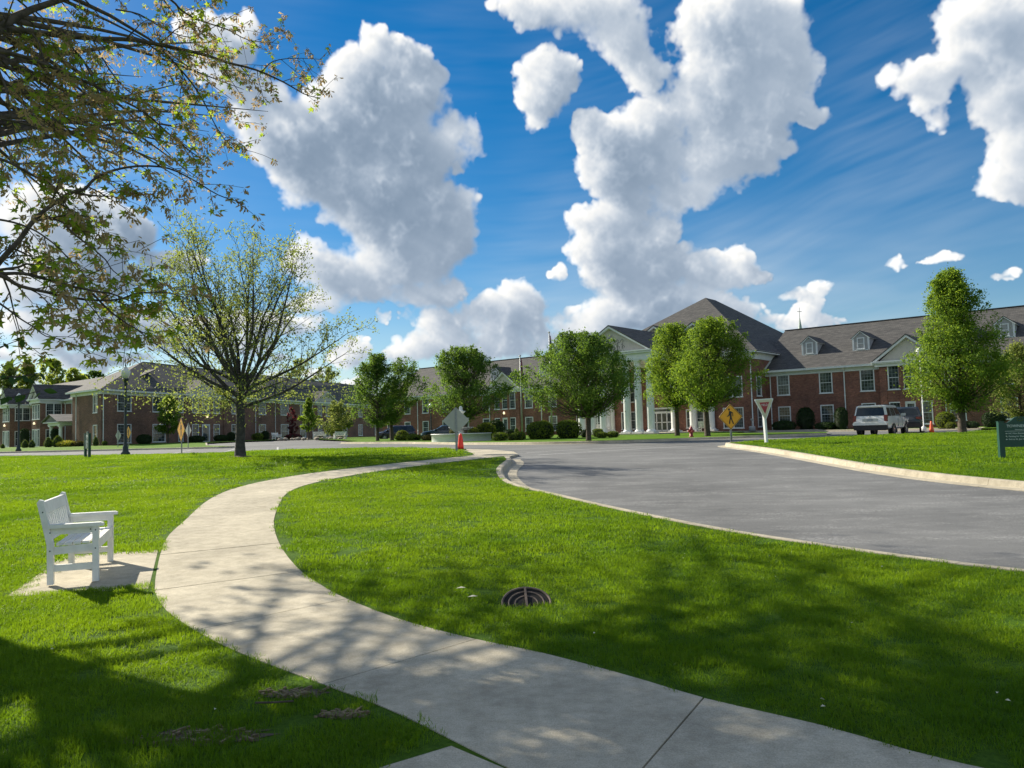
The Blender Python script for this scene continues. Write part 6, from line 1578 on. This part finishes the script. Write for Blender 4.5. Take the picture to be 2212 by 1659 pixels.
def shrub(label, x, y, hw, h, kind, seed):
    rng = np.random.default_rng(seed)
    mat = {'brown': 'leaf_brown', 'green': 'leaf_box', 'yg': 'leaf_yg', 'ornament': 'leaf_pale', 'dark': 'leaf_dark', 'box': 'leaf_box', 'cone': 'leaf_box', 'big': 'leaf_box', 'yellow': 'leaf_yellow', 'wall': 'leaf_dark', 'red': 'leaf_red', 'yg2': 'leaf_yg', 'low': 'leaf_dark'}[kind]
    t = thing('shrub' if kind != 'ornament' else 'grass_clump', label, 'shrub', (x, y, zt(x, y)), 0, 'shrubs')
    n = int(700 + 900 * min(2.2, hw * h * 1.4)); ls = max(.055, min(.13, hw * .16))
    u = rng.random(n); a = rng.random(n) * 2 * PI
    p_ = {'box': 3.2, 'big': 2.8, 'dark': 2.6, 'low': 2.4, 'cone': 1.5, 'wall': 3.0}.get(kind, 2.1)
    lob = 1 + .07 * np.sin(3 * a + seed) + .06 * np.sin(5 * a + 2 * seed + 4 * u)
    if kind == 'ornament':
        r = hw * rng.random(n) * (.35 + .65 * u); C = np.stack([r * np.cos(a), r * np.sin(a), h * u], 1); D = C * np.array([1, 1, 0]) * 1.2 + np.array([0, 0, 1.0]); me = leaf_mesh('foliage', C, D + rng.normal(0, .2, (n, 3)), np.full(n, h * .38), M[mat], seed, width=.06)
        obj('foliage', me, [], t); return
    zc = h * (1 - (1 - u) ** 1.0)
    prof = (1 - np.abs(2 * u - 1) ** p_) ** (1 / p_) if kind not in ('cone',) else np.minimum(1, (u + .12) / .3) * (1 - np.clip((u - .25) / .78, 0, 1) ** 1.7) ** .8
    prof = np.maximum(prof, np.where(u < .25, .72, 0))
    r = hw * prof * lob * (1 - .10 * rng.random(n) ** 2)
    top = rng.random(n) < .32
    r = np.where(top, r * np.sqrt(rng.random(n)), r)
    zt_ = h * (1 - np.clip(r / (hw * 1.02), 0, 1) ** p_) ** (1 / p_) if kind != 'cone' else zc
    zc = np.where(top & (kind != 'cone'), np.maximum(zt_, .1), zc)
    C = np.stack([r * np.cos(a), r * np.sin(a), zc * .97 + .02], 1) + rng.normal(0, ls * .22, (n, 3))
    out = C - np.array([0, 0, h * .4])
    D = rng.normal(0, .8, (n, 3)) + out / hw * .6 + np.array([0, 0, .3])
    obj('foliage', leaf_mesh('foliage', C, D, ls * rng.uniform(.6, 1.4, n), M[mat], seed, N=out / np.linalg.norm(out, axis=1, keepdims=True), width=.6), [], t)
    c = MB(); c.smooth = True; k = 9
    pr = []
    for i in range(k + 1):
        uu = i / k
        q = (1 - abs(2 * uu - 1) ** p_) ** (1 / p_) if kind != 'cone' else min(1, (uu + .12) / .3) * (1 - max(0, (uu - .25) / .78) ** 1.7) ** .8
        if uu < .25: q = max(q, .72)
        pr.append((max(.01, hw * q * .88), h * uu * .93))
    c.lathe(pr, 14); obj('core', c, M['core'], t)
for i, (x, y, hw, h, kind) in enumerate(SHRUBS): shrub(SHRUB_LABELS[i], x, y, hw, h, kind, 100 + i)
# stones edging the rock garden, and white edging blocks by the porch
rng_s = random.Random(9)
for i in range(14):
    x = -28.2 + i * .62 + rng_s.uniform(-.15, .15); y = 93.6 + .9 * math.sin(i * .9) + rng_s.uniform(-.3, .3); s = rng_s.uniform(.22, .5)
    b = bmesh.new(); bmesh.ops.create_icosphere(b, subdivisions=1, radius=1)
    for v in b.verts: v.co *= rng_s.uniform(.78, 1.15)
    me = bpy.data.meshes.new('boulder'); b.to_mesh(me); b.free(); me.materials.append(M['stone'])
    o = bpy.data.objects.new('boulder', me); COL.objects.link(o); o.location = (x, y, zt(x, y) + s * .18); o.scale = (s * 1.3, s, s * .6); o.rotation_euler = (0, 0, rng_s.random() * 6)
    tag(o, ('first second third fourth fifth sixth seventh eighth ninth tenth eleventh twelfth thirteenth fourteenth'.split()[i]) + ' tan boulder from the left edging the rock garden', 'boulder', 'rock garden boulders')

# ---- the bare branched lawn tree with sparse young leaves
def lawn_tree(x, y):
    rng = np.random.default_rng(77)
    t = thing('lawn_tree', 'spreading lawn tree with dark upswept branches and sparse pale young leaves', 'tree', (x, y, zt(x, y)))
    tb = MB(); tb.smooth = True
    tw = MB(); tw.smooth = True
    C = []; D = []; S = []
    tb.tube([(0, 0, -.05), (0, 0, .05), (.0, 0, .5), (.02, 0, 1.4), (0, .0, 2.3), (0, 0, 3.2)], [.30, .23, .185, .165, .17, .13], 14)
    def clusters(p, n, sg=.10, s=.095):
        C.append(np.array(p) + rng.normal(0, sg, (n, 3))); D.append(rng.normal(0, 1, (n, 3)) + np.array([0, 0, -.2])); S.append(s * rng.uniform(.6, 1.4, n))
    def branch(p0, d, L, r, level, curve_up):
        p = Vector(p0); d = Vector(d).normalized(); n = max(4, int(L / .32)); pts = [p.copy()]; rad = [r]
        for i in range(n):
            d = (d + Vector((rng.normal(0, .075), rng.normal(0, .075), curve_up + rng.normal(0, .03)))).normalized()
            p = p + d * (L / n); pts.append(p.copy()); rad.append(r * (1 - .88 * (i + 1) / n))
        (tb if level == 0 else tw).tube(pts, [max(.0065, q * 1.15) for q in rad], 7 if level == 0 else 4, False)
        for i in range(1, n + 1):
            f = i / n
            if level < 2 and f > (.22 if level == 0 else .25):
                for _ in range(int(1.55 + rng.random()) if level == 0 else (1 if rng.random() < .8 else 0)):
                    ax = d.orthogonal(); ax.rotate(Matrix.Rotation(rng.random() * 6.283, 4, d))
                    dd = ((pts[i] - pts[i - 1]).normalized() * 1.0 + ax * rng.uniform(.5, 1.0) + Vector((0, 0, .18 if level == 0 else .05)))
                    ll = (L * .34 * (1.05 - f * .6) if level == 0 else L * .45) * rng.uniform(.6, 1.25)
                    branch(pts[i], dd, max(.22, ll), max(.006, rad[i] * .5), level + 1, .05 if level == 0 else .02)
            if level >= 1 or f > .55:
                if rng.random() < .58: clusters(pts[i], int(rng.integers(2, 5 if level else 4)))
        clusters(pts[-1], 5)
    # limbs: (height on the trunk, azimuth, tilt from vertical, length, radius)
    limbs = []
    for k in range(8): limbs.append((2.0 + .13 * k, k * 2.4 + .3, rng.uniform(62, 78), rng.uniform(4.5, 5.3), .065))
    for k in range(7): limbs.append((2.3 + .12 * k, k * 2.4 + 1.1, rng.uniform(38, 54), rng.uniform(5.4, 6.2), .075))
    for k in range(5): limbs.append((2.8 + .06 * k, k * 2.4 + .6, rng.uniform(18, 30), rng.uniform(5.4, 6.1), .07))
    for k in range(3): limbs.append((3.1, k * 2.1, rng.uniform(4, 10), rng.uniform(5.3, 6.1), .065))
    for (h, a, tilt, L, r) in limbs:
        s = math.sin(R(tilt)); branch((.08 * math.cos(a), .08 * math.sin(a), h), (s * math.cos(a), s * math.sin(a), math.cos(R(tilt))), L, r, 0, .030 if tilt > 55 else .035)
    branch((-.12, 0, 2.15), (-1, -.1, .15), .7, .06, 0, .25)
    # low drooping skirts of denser leaf
    for k in range(70):
        a = rng.random() * 6.283; rr = rng.uniform(1.0, 5.0); z = 1.9 + .18 * rr + rng.normal(0, .25)
        clusters((rr * math.cos(a), rr * math.sin(a), z), 45, .30, .09)
    obj('trunk', tb, M['bark_grey'], t); obj('twigs', tw, M['bark_grey'], t)
    C = np.concatenate(C); print('lawn tree leaves', len(C))
    obj('crown', leaf_mesh('crown', C, np.concatenate(D), np.concatenate(S), M['leaf_young'], 78, width=.55), [], t)
lawn_tree(-10.93, 31.0)
b = MB(); b.smooth = True; b.lathe([(.75, -.02), (.45, .03), (.2, .05)], 20); o = obj('bare_soil', b, M['dirt'], None, (-11.0, 30.9, zt(-11.0, 30.9))); o['kind'] = 'structure'
M['thatch'] = plain('dry_thatch', (.17, .13, .075), .95, .4, 30)
rs = random.Random(12)
for (x_, y_, a_, b_) in [(-1.75, 4.25, .46, .13), (-1.40, 4.90, .20, .09), (-1.02, 4.52, .15, .07), (-5.75, 7.85, .36, .16)]:
    b = MB(); b.add([(a_ * math.cos(k * PI / 22) * rs.uniform(.72, 1.15), b_ * math.sin(k * PI / 22) * rs.uniform(.65, 1.2), 0) for k in range(44)], [tuple(range(44))])
    b.v = [(px, py, zt(x_ + px, y_ + py) - zt(x_, y_) + .004) for px, py, pz in b.v]
    o = obj('bare_soil', b, M['dirt'], None, (x_, y_, zt(x_, y_))); o['kind'] = 'structure'
    b = MB()                                          # crumbs and dead stems lying on it
    for k in range(60):
        px, py = a_ * max(-.95, min(.95, rs.gauss(0, .45))), b_ * max(-.95, min(.95, rs.gauss(0, .45))); s = rs.uniform(.006, .016); b.M = Matrix.Translation((px, py, zt(x_ + px, y_ + py) - zt(x_, y_) + .008)) @ Matrix.Rotation(rs.random() * 6.283, 4, 'Z'); b.box(-s * (3 if k % 3 == 0 else 1), s * (3 if k % 3 == 0 else 1), -s * .5, s * .5, -.004, s * .7)
    o = obj('soil_crumbs', b, M['thatch'], None, (x_, y_, zt(x_, y_))); o['kind'] = 'stuff'; o['label'] = 'soil crumbs and dead grass stems'
# ---- the maple whose trunk stands just outside the picture on the left
MAPLE_LIMBS=[[(-6.71,9.5,6.66,0.095),(-6.47,9.67,6.95,0.0892),(-6.41,9.83,7.15,0.0833),(-6.28,10,7.37,0.0775),(-6.2,10.17,7.53,0.0717),(-5.96,10.33,7.73,0.0658),(-5.54,10.5,7.97,0.06)],
[(-6.71,9.5,6.66,0.08),(-6.46,9.65,6.89,0.0745),(-6.39,9.81,7,0.0689),(-6.09,9.96,7.02,0.0634),(-5.8,10.12,7.05,0.0578),(-5.46,10.27,7.09,0.0523),(-5.12,10.42,7.14,0.0468),(-4.68,10.58,7.11,0.0412),(-4.26,10.73,7.06,0.0357),(-3.98,10.88,7.01,0.0302),(-3.63,11.04,6.97,0.0246),(-3.26,11.19,6.84,0.0191),(-3.01,11.35,6.73,0.0135),(-2.81,11.5,6.72,0.008)],
[(-3.52,11,6.93,0.016),(-3.42,11.2,7.17,0.0127),(-3.17,11.4,7.31,0.0093),(-2.8,11.6,7.38,0.006)],
[(-6.35,9,6.36,0.05),(-6.13,9.17,6.38,0.0453),(-5.93,9.33,6.38,0.0407),(-5.64,9.5,6.3,0.036),(-5.27,9.67,6.16,0.0313),(-5.03,9.83,6.05,0.0267),(-4.77,10,5.93,0.022),(-4.5,10.17,5.68,0.0173),(-4.27,10.33,5.49,0.0127),(-4.18,10.5,5.45,0.008)],
[(-5.95,9.5,6.77,0.022),(-5.86,9.5,6.63,0.0185),(-5.77,9.5,6.29,0.015),(-5.66,9.5,6,0.0115),(-5.57,9.5,5.74,0.008)],
[(-5.89,10,7,0.03),(-5.74,9.9,6.85,0.0264),(-5.46,9.8,6.54,0.0228),(-5.24,9.7,6.14,0.0192),(-5.08,9.6,5.83,0.0156),(-4.9,9.5,5.38,0.012)],
[(-5.12,11,7.4,0.028),(-4.86,11,7.15,0.0243),(-4.56,11,6.79,0.0207),(-4.37,11,6.48,0.017),(-4.22,11,6.16,0.0133),(-4.02,11,5.86,0.0097),(-3.78,11,5.76,0.006)],
[(-5.33,11,8.33,0.035),(-4.97,11.25,8.19,0.0303),(-4.92,11.5,8.17,0.0257),(-4.77,11.75,8.15,0.021),(-4.39,12,8.11,0.0163),(-4.14,12.25,8.06,0.0117),(-3.72,12.5,8.12,0.007)],
[(-5.33,7.6,3.07,0.05),(-5.12,7.7,3.44,0.047),(-5,7.8,3.67,0.044),(-4.94,7.9,3.87,0.041),(-4.88,8,4.02,0.038),(-4.79,8.1,4.16,0.035),(-4.69,8.2,4.29,0.032),(-4.61,8.3,4.35,0.029),(-4.55,8.4,4.5,0.026),(-4.41,8.5,4.62,0.023),(-4.16,8.6,4.7,0.02),(-3.87,8.7,4.7,0.017),(-3.61,8.8,4.58,0.014),(-3.38,8.9,4.44,0.011),(-3.12,9,4.36,0.008)],
[(-4.69,8.2,4.29,0.025),(-4.58,8.4,4.31,0.0175),(-4.44,8.6,4.36,0.01)],
[(-5.1,7.4,3.25,0.03),(-4.95,7.44,3.29,0.026),(-4.8,7.48,3.32,0.022),(-4.74,7.52,3.36,0.018),(-4.6,7.56,3.34,0.014),(-4.44,7.6,3.31,0.01)],
[(-4.96,7.2,3.2,0.035),(-4.83,7.26,3.21,0.0314),(-4.65,7.31,3.22,0.0279),(-4.49,7.37,3.18,0.0243),(-4.3,7.43,3.12,0.0207),(-4.07,7.49,3.07,0.0171),(-3.9,7.54,3.04,0.0136),(-3.77,7.6,2.98,0.01)],
[(-4.83,7,3.21,0.035),(-4.68,7.11,3.14,0.0318),(-4.61,7.22,3.08,0.0286),(-4.44,7.33,3.04,0.0253),(-4.31,7.44,3.01,0.0221),(-4.11,7.56,2.99,0.0189),(-3.92,7.67,3.01,0.0157),(-3.76,7.78,3.09,0.0124),(-3.49,7.89,3.1,0.0092),(-3.26,8,3.01,0.006)],
[(-4.64,8,3.87,0.02),(-4.54,8.04,3.76,0.0174),(-4.4,8.08,3.64,0.0148),(-4.28,8.12,3.52,0.0122),(-4.22,8.16,3.41,0.0096),(-4.01,8.2,3.24,0.007)],
[(-4.13,7.6,3.06,0.02),(-3.98,7.6,2.9,0.0165),(-3.83,7.6,2.78,0.013),(-3.67,7.6,2.68,0.0095),(-3.53,7.6,2.61,0.006)],
[(-4.56,6.8,2.87,0.018),(-4.45,6.8,2.79,0.0154),(-4.35,6.8,2.71,0.0128),(-4.23,6.8,2.63,0.0102),(-4.11,6.8,2.54,0.0076),(-3.97,6.8,2.51,0.005)],
[(-5.79,8.5,6.04,0.03),(-5.68,8.5,5.77,0.0255),(-5.6,8.5,5.56,0.021),(-5.56,8.5,5.31,0.0165),(-5.46,8.5,4.85,0.012)],
[(-6.04,8.8,5.67,0.022),(-5.88,8.8,5.69,0.0192),(-5.54,8.8,5.67,0.0164),(-5.32,8.8,5.55,0.0136),(-5.07,8.8,5.34,0.0108),(-4.85,8.8,5.11,0.008)],
[(-5.82,8.4,5.27,0.028),(-5.64,8.44,5.23,0.024),(-5.28,8.48,5.14,0.02),(-5.04,8.52,4.96,0.016),(-4.81,8.56,4.8,0.012),(-4.63,8.6,4.6,0.008)],
[(-5.53,8,4.67,0.03),(-5.29,8.08,4.59,0.0256),(-5.09,8.16,4.47,0.0212),(-4.94,8.24,4.39,0.0168),(-4.73,8.32,4.05,0.0124),(-4.62,8.4,3.81,0.008)],
[(-4.93,7.2,3.74,0.02),(-4.7,7.25,3.7,0.017),(-4.51,7.3,3.62,0.014),(-4.31,7.35,3.45,0.011),(-4.16,7.4,3.23,0.008)],
[(-6,11,7.48,0.02),(-5.8,11,7.09,0.0172),(-5.53,11,6.73,0.0144),(-5.12,11,6.44,0.0116),(-4.85,11,6.37,0.0088),(-4.51,11,6.29,0.006)],
[(-5.41,10.5,7.63,0.02),(-5.13,10.6,7.61,0.0172),(-4.85,10.7,7.46,0.0144),(-4.5,10.8,7.36,0.0116),(-4.2,10.9,7.55,0.0088),(-3.97,11,7.77,0.006)]]

def maple():
    rng = np.random.default_rng(5)
    TX, TY = -8.9, 9.6
    t = thing('maple_tree', 'big maple at the left, branches overhanging the lawn with tan seed bunches', 'tree', (TX, TY, zt(TX, TY)))
    o0 = Vector((TX, TY, zt(TX, TY)))
    tb = MB(); tb.smooth = True; tw = MB(); tw.smooth = True
    loc = lambda p: Vector(p) - o0
    fork = Vector((.1, 0, 3.4))
    tb.tube([(0, 0, -.1), (0, 0, .1), (0, 0, 1), (.05, 0, 2.2), fork, (.3, .1, 5.5), (.2, .2, 8), (.1, .2, 11)], [.52, .40, .33, .31, .30, .22, .14, .05], 16)
    heads = []                                       # (position, direction) of every leaf bunch
    def twig(p0, d, L, r, level):
        n = max(3, int(L / .14)); p = Vector(p0); d = Vector(d).normalized(); pts = [p.copy()]; rad = [r]
        droop = rng.uniform(-.11, -.02)
        for i in range(n):
            d = (d + Vector((rng.normal(0, .09), rng.normal(0, .09), droop * (i + 1) / n * 2 + rng.normal(0, .05)))).normalized(); p = p + d * (L / n); pts.append(p.copy()); rad.append(max(.0028, r * (1 - .7 * (i + 1) / n)))
        tw.tube(pts, rad, 4, False)
        for i in range(1, n + 1):
            if rng.random() < (.74 if level else .54): heads.append((pts[i] + Vector(rng.normal(0, .02, 3)), d.copy()))
            if level < 1 and rng.random() < .55:
                ax = d.orthogonal(); ax.rotate(Matrix.Rotation(rng.random() * 6.283, 4, d))
                twig(pts[i], d * .8 + ax * rng.uniform(.6, 1.1), L * rng.uniform(.30, .55), rad[i] * .75, level + 1)
        heads.append((pts[-1], d.copy()))
    fine = []
    for limb in MAPLE_LIMBS:
        P = [loc(q[:3]) for q in limb]; rd = [q[3] * .58 for q in limb]
        sp = smooth_line([tuple(p) for p in P], 3)
        rr = [rd[min(len(rd) - 1, int(i / 3))] * (1 - (i % 3) / 3) + rd[min(len(rd) - 1, int(i / 3) + 1)] * ((i % 3) / 3) for i in range(len(sp))]
        tb.tube(sp, rr, 8, False)
        fine.append((sp, rr))
        # a thick limb that enters from outside is carried back to the stem
        if P[0].x - 0 < 4.2 and rd[0] > .026:
            a = P[0]; s_ = Vector((.15, .05, min(a.z - .3, 6.5) if a.z > 4 else max(2.6, a.z - .9)))
            tb.tube([s_, s_.lerp(a, .5) + Vector((0, 0, -.1)), a], [rd[0] * 1.7, rd[0] * 1.3, rd[0]], 8, False)
    for sp, rr in fine:
        S_ = arc(sp); L = S_[-1]; s = .18
        big = rr[0] > .03
        while s < L:
            p, i = at_arc([Vector(q) for q in sp], S_, s); d = (Vector(sp[i + 1]) - Vector(sp[i])).normalized()
            f = s / L
            ax = d.orthogonal(); ax.rotate(Matrix.Rotation(rng.random() * 6.283, 4, d))
            dd = d * rng.uniform(.5, 1.1) + ax * rng.uniform(.5, 1.0) + Vector((0, 0, -.22))
            twig(p, dd, rng.uniform(.35, .95) * (1.0 - .45 * f), max(.0045, min(.012, rr[min(i, len(rr) - 1)] * .5)), 0 if f < .85 else 1)
            s += rng.uniform(.085, .20) * (1.25 if big else 1.0)
        heads.append((Vector(sp[-1]), d))
    heads = [h for h in heads if (h[0].z + o0.z - 1.6) / max(1, h[0].y + o0.y) > .105]
    vis = len(heads)
    # the crown goes on above and beside the picture
    def out_of_view(w):
        return w.z > 1.6 + .60 * w.y + .25 or w.x < -.70 * w.y - .35
    for k in range(105):
        a = rng.random() * 6.283; e = rng.uniform(.15, 1.45); d = Vector((math.cos(a) * math.cos(e), math.sin(a) * math.cos(e), math.sin(e)))
        s0 = Vector((.1, .1, rng.uniform(3.4, 8.5))); L = rng.uniform(3.0, 7.2) * (1 - .25 * math.sin(e))
        pts = [s0 + d * L * q + Vector((0, 0, -.25 * (q * L / 6) ** 2)) for q in (0, .25, .5, .75, 1)]
        good = [q for q in pts if out_of_view(q + o0)]
        if len(good) < 5: continue
        tb.tube(pts, [.06, .05, .035, .02, .008], 5, False)
        for q in range(36):
            f = rng.uniform(.35, 1.05); c = s0 + d * L * f + Vector(rng.normal(0, .45, 3))
            if out_of_view(c + o0): heads.append((c, Vector(rng.normal(0, 1, 3)).normalized()))
    # the high far side of the crown
    for k in range(78):
        while True:
            q = rng.uniform(-1, 1, 3)
            if q @ q < 1: break
        c = Vector((-9.8 + 4.6 * q[0], 17.0 + 4.6 * q[1], 10.0 + 3.2 * q[2])) - o0
        s0 = Vector((.15, .2, rng.uniform(5, 9))); m_ = s0.lerp(c, .55) + Vector((0, 0, rng.uniform(-.2, .7)))
        tb.tube(smooth_line([tuple(s0), tuple(m_), tuple(c)], 4), [.06, .055, .05, .045, .035, .026, .018, .012, .006], 5, False)
        for j in range(18):
            heads.append((c.lerp(m_, rng.random() * .6) + Vector(rng.normal(0, .42, 3)), Vector(rng.normal(0, 1, 3)).normalized()))
    print('maple bunches', vis, len(heads))
    obj('trunk', tb, M['bark'], t); obj('twigs', tw, M['bark'], t)
    # one bunch = drooping seed wings with a young five pointed leaf or two
    def lobed(size):
        pts = []
        for k, (a, r) in enumerate([(-150, .18), (-128, .62), (-100, .30), (-62, .88), (-32, .36), (0, 1.0), (32, .36), (62, .88), (100, .30), (128, .62), (150, .18)]): pts.append((r * math.cos(R(a)) * size, r * math.sin(R(a)) * size, -.10 * r * r * size))
        return pts
    def bunch(seed, leafy):
        r_ = np.random.default_rng(seed); b = MB()
        ns = int(r_.integers(5, 9)) if not leafy else int(r_.integers(1, 4))
        b.cur = 1
        for k in range(ns):
            a = r_.random() * 6.283; tl = r_.uniform(.15, .9); L = r_.uniform(.040, .062); w = L * .26
            Mx = Matrix.Translation(Vector(r_.normal(0, .010, 3)) + Vector((0, 0, -.012))) @ Matrix.Rotation(a, 4, 'Z') @ Matrix.Rotation(PI / 2 + PI / 2 * (1 - tl), 4, 'Y') @ Matrix.Rotation(r_.random() * 6.283, 4, 'X')
            b.M = Mx; b.add([(0, 0, 0), (L * .35, w * .35, .002), (L * .8, w, 0), (L, w * .3, 0), (L * .6, -w * .35, -.002)], [(0, 1, 4), (1, 2, 3, 4)])
        b.cur = 0
        for k in range(int(r_.integers(2, 5)) if leafy else int(r_.integers(0, 2))):
            a = r_.random() * 6.283; sz = r_.uniform(.030, .055) if leafy else r_.uniform(.022, .035)
            b.M = Matrix.Translation(Vector(r_.normal(0, .016, 3))) @ Matrix.Rotation(a, 4, 'Z') @ Matrix.Rotation(r_.uniform(-.2, 1.1), 4, 'Y') @ Matrix.Rotation(r_.normal(0, .4), 4, 'X') @ Matrix.Translation((sz * .75, 0, 0))
            p = lobed(sz); b.add([(-sz * .3, 0, 0)] + p, [(0, i, i + 1) for i in range(1, len(p))])
        b.M = Matrix.Identity(4)
        return b
    protos = [bunch(300 + k, False) for k in range(7)] + [bunch(400 + k, True) for k in range(7)]
    mats = [M['leaf_maple'], M['samara']]
    pm = [b.mesh('leaf_bunch', mats) for b in protos]
    order = sorted(range(vis), key=lambda i: (heads[i][0] + o0 - Vector((0, 0, 1.6))).length)
    # keep the nearest three hundred seen ones as pieces of their own
    def seen(w): return w.y > 2 and abs(w.x) < .66 * w.y and w.z < 1.6 + .56 * w.y
    near = [i for i in order if seen(heads[i][0] + o0)][:300]
    ns = set(near)
    Vp = [np.array(b.v) for b in protos]
    V, F, MI, off = [], [], [], 0
    for i, (p, d) in enumerate(heads):
        w = p + o0
        leafy = rng.random() < (.22 + .45 * sm((4.6 - w.z) / 2.2) + .15 * sm((-w.x - 3) / 3))
        k = int(rng.integers(0, 7)) + (7 if leafy else 0)
        sc_ = rng.uniform(1.15, 1.85) * (1.0 if i < vis else (1.9 if out_of_view(w) else 1.1))
        Mx = Matrix.Rotation(rng.random() * 6.283, 4, 'Z') @ Matrix.Rotation(rng.normal(0, .35), 4, 'X')
        if i in ns:
            o = obj('leaf_bunch', pm[k], [], t); o.matrix_local = Matrix.Translation(p) @ Mx @ Matrix.Scale(sc_, 4)
            continue
        A = np.array(Mx.to_3x3()) * sc_
        V.append(Vp[k] @ A.T + np.array(p)); F += [tuple(q + off for q in f) for f in protos[k].f]; MI += protos[k].mi; off += len(Vp[k])
    me = bpy.data.meshes.new('foliage'); me.from_pydata(np.concatenate(V).tolist(), [], F)
    for m_ in mats: me.materials.append(m_)
    me.polygons.foreach_set('material_index', MI); me.update()
    o = obj('foliage', me, [], t); o['kind'] = 'stuff'
maple()

# ---- a low twig of broad leaves hanging in at the left edge
def hanging_twig():
    rng = np.random.default_rng(15)
    t = thing('young_tree', 'dark broad leaved twig reaching in over the left lamp post', 'tree', (-4.75, 5.0, zt(-4.75, 5)))
    tb = MB(); tb.smooth = True
    tb.tube([(0, 0, 0), (.05, 0, 1.0), (.15, .1, 1.9), (.3, .2, 2.6)], [.05, .04, .028, .012], 8)
    tips = []
    for (z, dx, dz) in ((1.55, 1.36, .55), (1.75, 1.34, .33), (1.35, 1.36, .62), (1.5, 1.22, .85)):
        p0 = Vector((.1, .05, z)); e = Vector((dx, .55, z + dz)) ; m_ = p0.lerp(e, .55) + Vector((0, 0, .10))
        pts = smooth_line([tuple(p0), tuple(m_), tuple(e)], 6); tb.tube(pts, [.012 - .0095 * i / (len(pts) - 1) for i in range(len(pts))], 5)
        for i in range(3, len(pts)):
            for _ in range(2): tips.append(Vector(pts[i]))
    obj('trunk', tb, M['bark'], t)
    b = MB(); pts = [(0, 0, 0), (.012, .012, .002), (.035, .020, .0), (.055, .014, -.004), (.078, 0, -.012), (.055, -.014, -.004), (.035, -.020, 0), (.012, -.012, .002)]
    b.add([(.035, 0, -.006)] + pts, [(0, i, i % 8 + 1) for i in range(1, 9)])
    lm = b.mesh('leaf', [M['leaf_dark2']])
    for p in tips:
        o = obj('leaf', lm, [], t); s = rng.uniform(.8, 1.35)
        o.matrix_local = Matrix.Translation(p + Vector(rng.normal(0, .01, 3))) @ Matrix.Rotation(rng.random() * 6.283, 4, 'Z') @ Matrix.Rotation(rng.uniform(.0, .9), 4, 'Y') @ Matrix.Rotation(rng.normal(0, .5), 4, 'X') @ Matrix.Scale(s, 4)
M['leaf_dark2'] = leaf_mat('broad_leaves', (.020, .055, .018), (.04, .09, .022), (.10, .20, .03), .35)
hanging_twig()

# ---- fallen petals and dry leaves on the turf and path
rng = np.random.default_rng(33)
b = MB(); n = 0
while n < 60:
    y = rng.uniform(4, 26); x = rng.uniform(-.7 * y, .7 * y)
    P = np.array([[x, y]]); X, Y = P[:, 0], P[:, 1]
    if not (inpoly(LAWNS[0], X, Y)[0] or inpoly(LAWNS[1], X, Y)[0] or inpoly(LAWNS[2], X, Y)[0]): continue
    s = rng.uniform(.007, .017); a = rng.random() * 6.283; z = zt(x, y) + .042
    b.M = Matrix.Translation((x, y, z)) @ Matrix.Rotation(a, 4, 'Z') @ Matrix.Rotation(rng.normal(0, .5), 4, 'X')
    b.add([(-s, 0, 0), (0, s * .6, .006), (s, 0, 0), (0, -s * .6, .006)], [(0, 1, 2, 3)]); n += 1
b.M = Matrix.Identity(4)
for (x, y) in ((-.55, 7.6), (-.42, 7.3)):
    b.M = Matrix.Translation((x, y, zt(x, y) + .06)); b.add([(-.05, 0, 0), (0, .03, .012), (.05, .005, .004), (.01, -.03, .01)], [(0, 1, 2, 3)])
o = obj('fallen_petals', b, M['petal']); o['kind'] = 'stuff'; o['label'] = 'small pale petals and dry leaves scattered on the turf'
b = MB(); b.smooth = True
b.tube([(-1.55, 4.62, zt(0, 4.62) + .05), (-1.45, 4.60, zt(0, 4.6) + .055), (-1.33, 4.63, zt(0, 4.63) + .05)], .006, 5)
tag(obj('fallen_twig', b, M['bark']), 'short dry twig lying in the dark grass left of the path', 'twig')
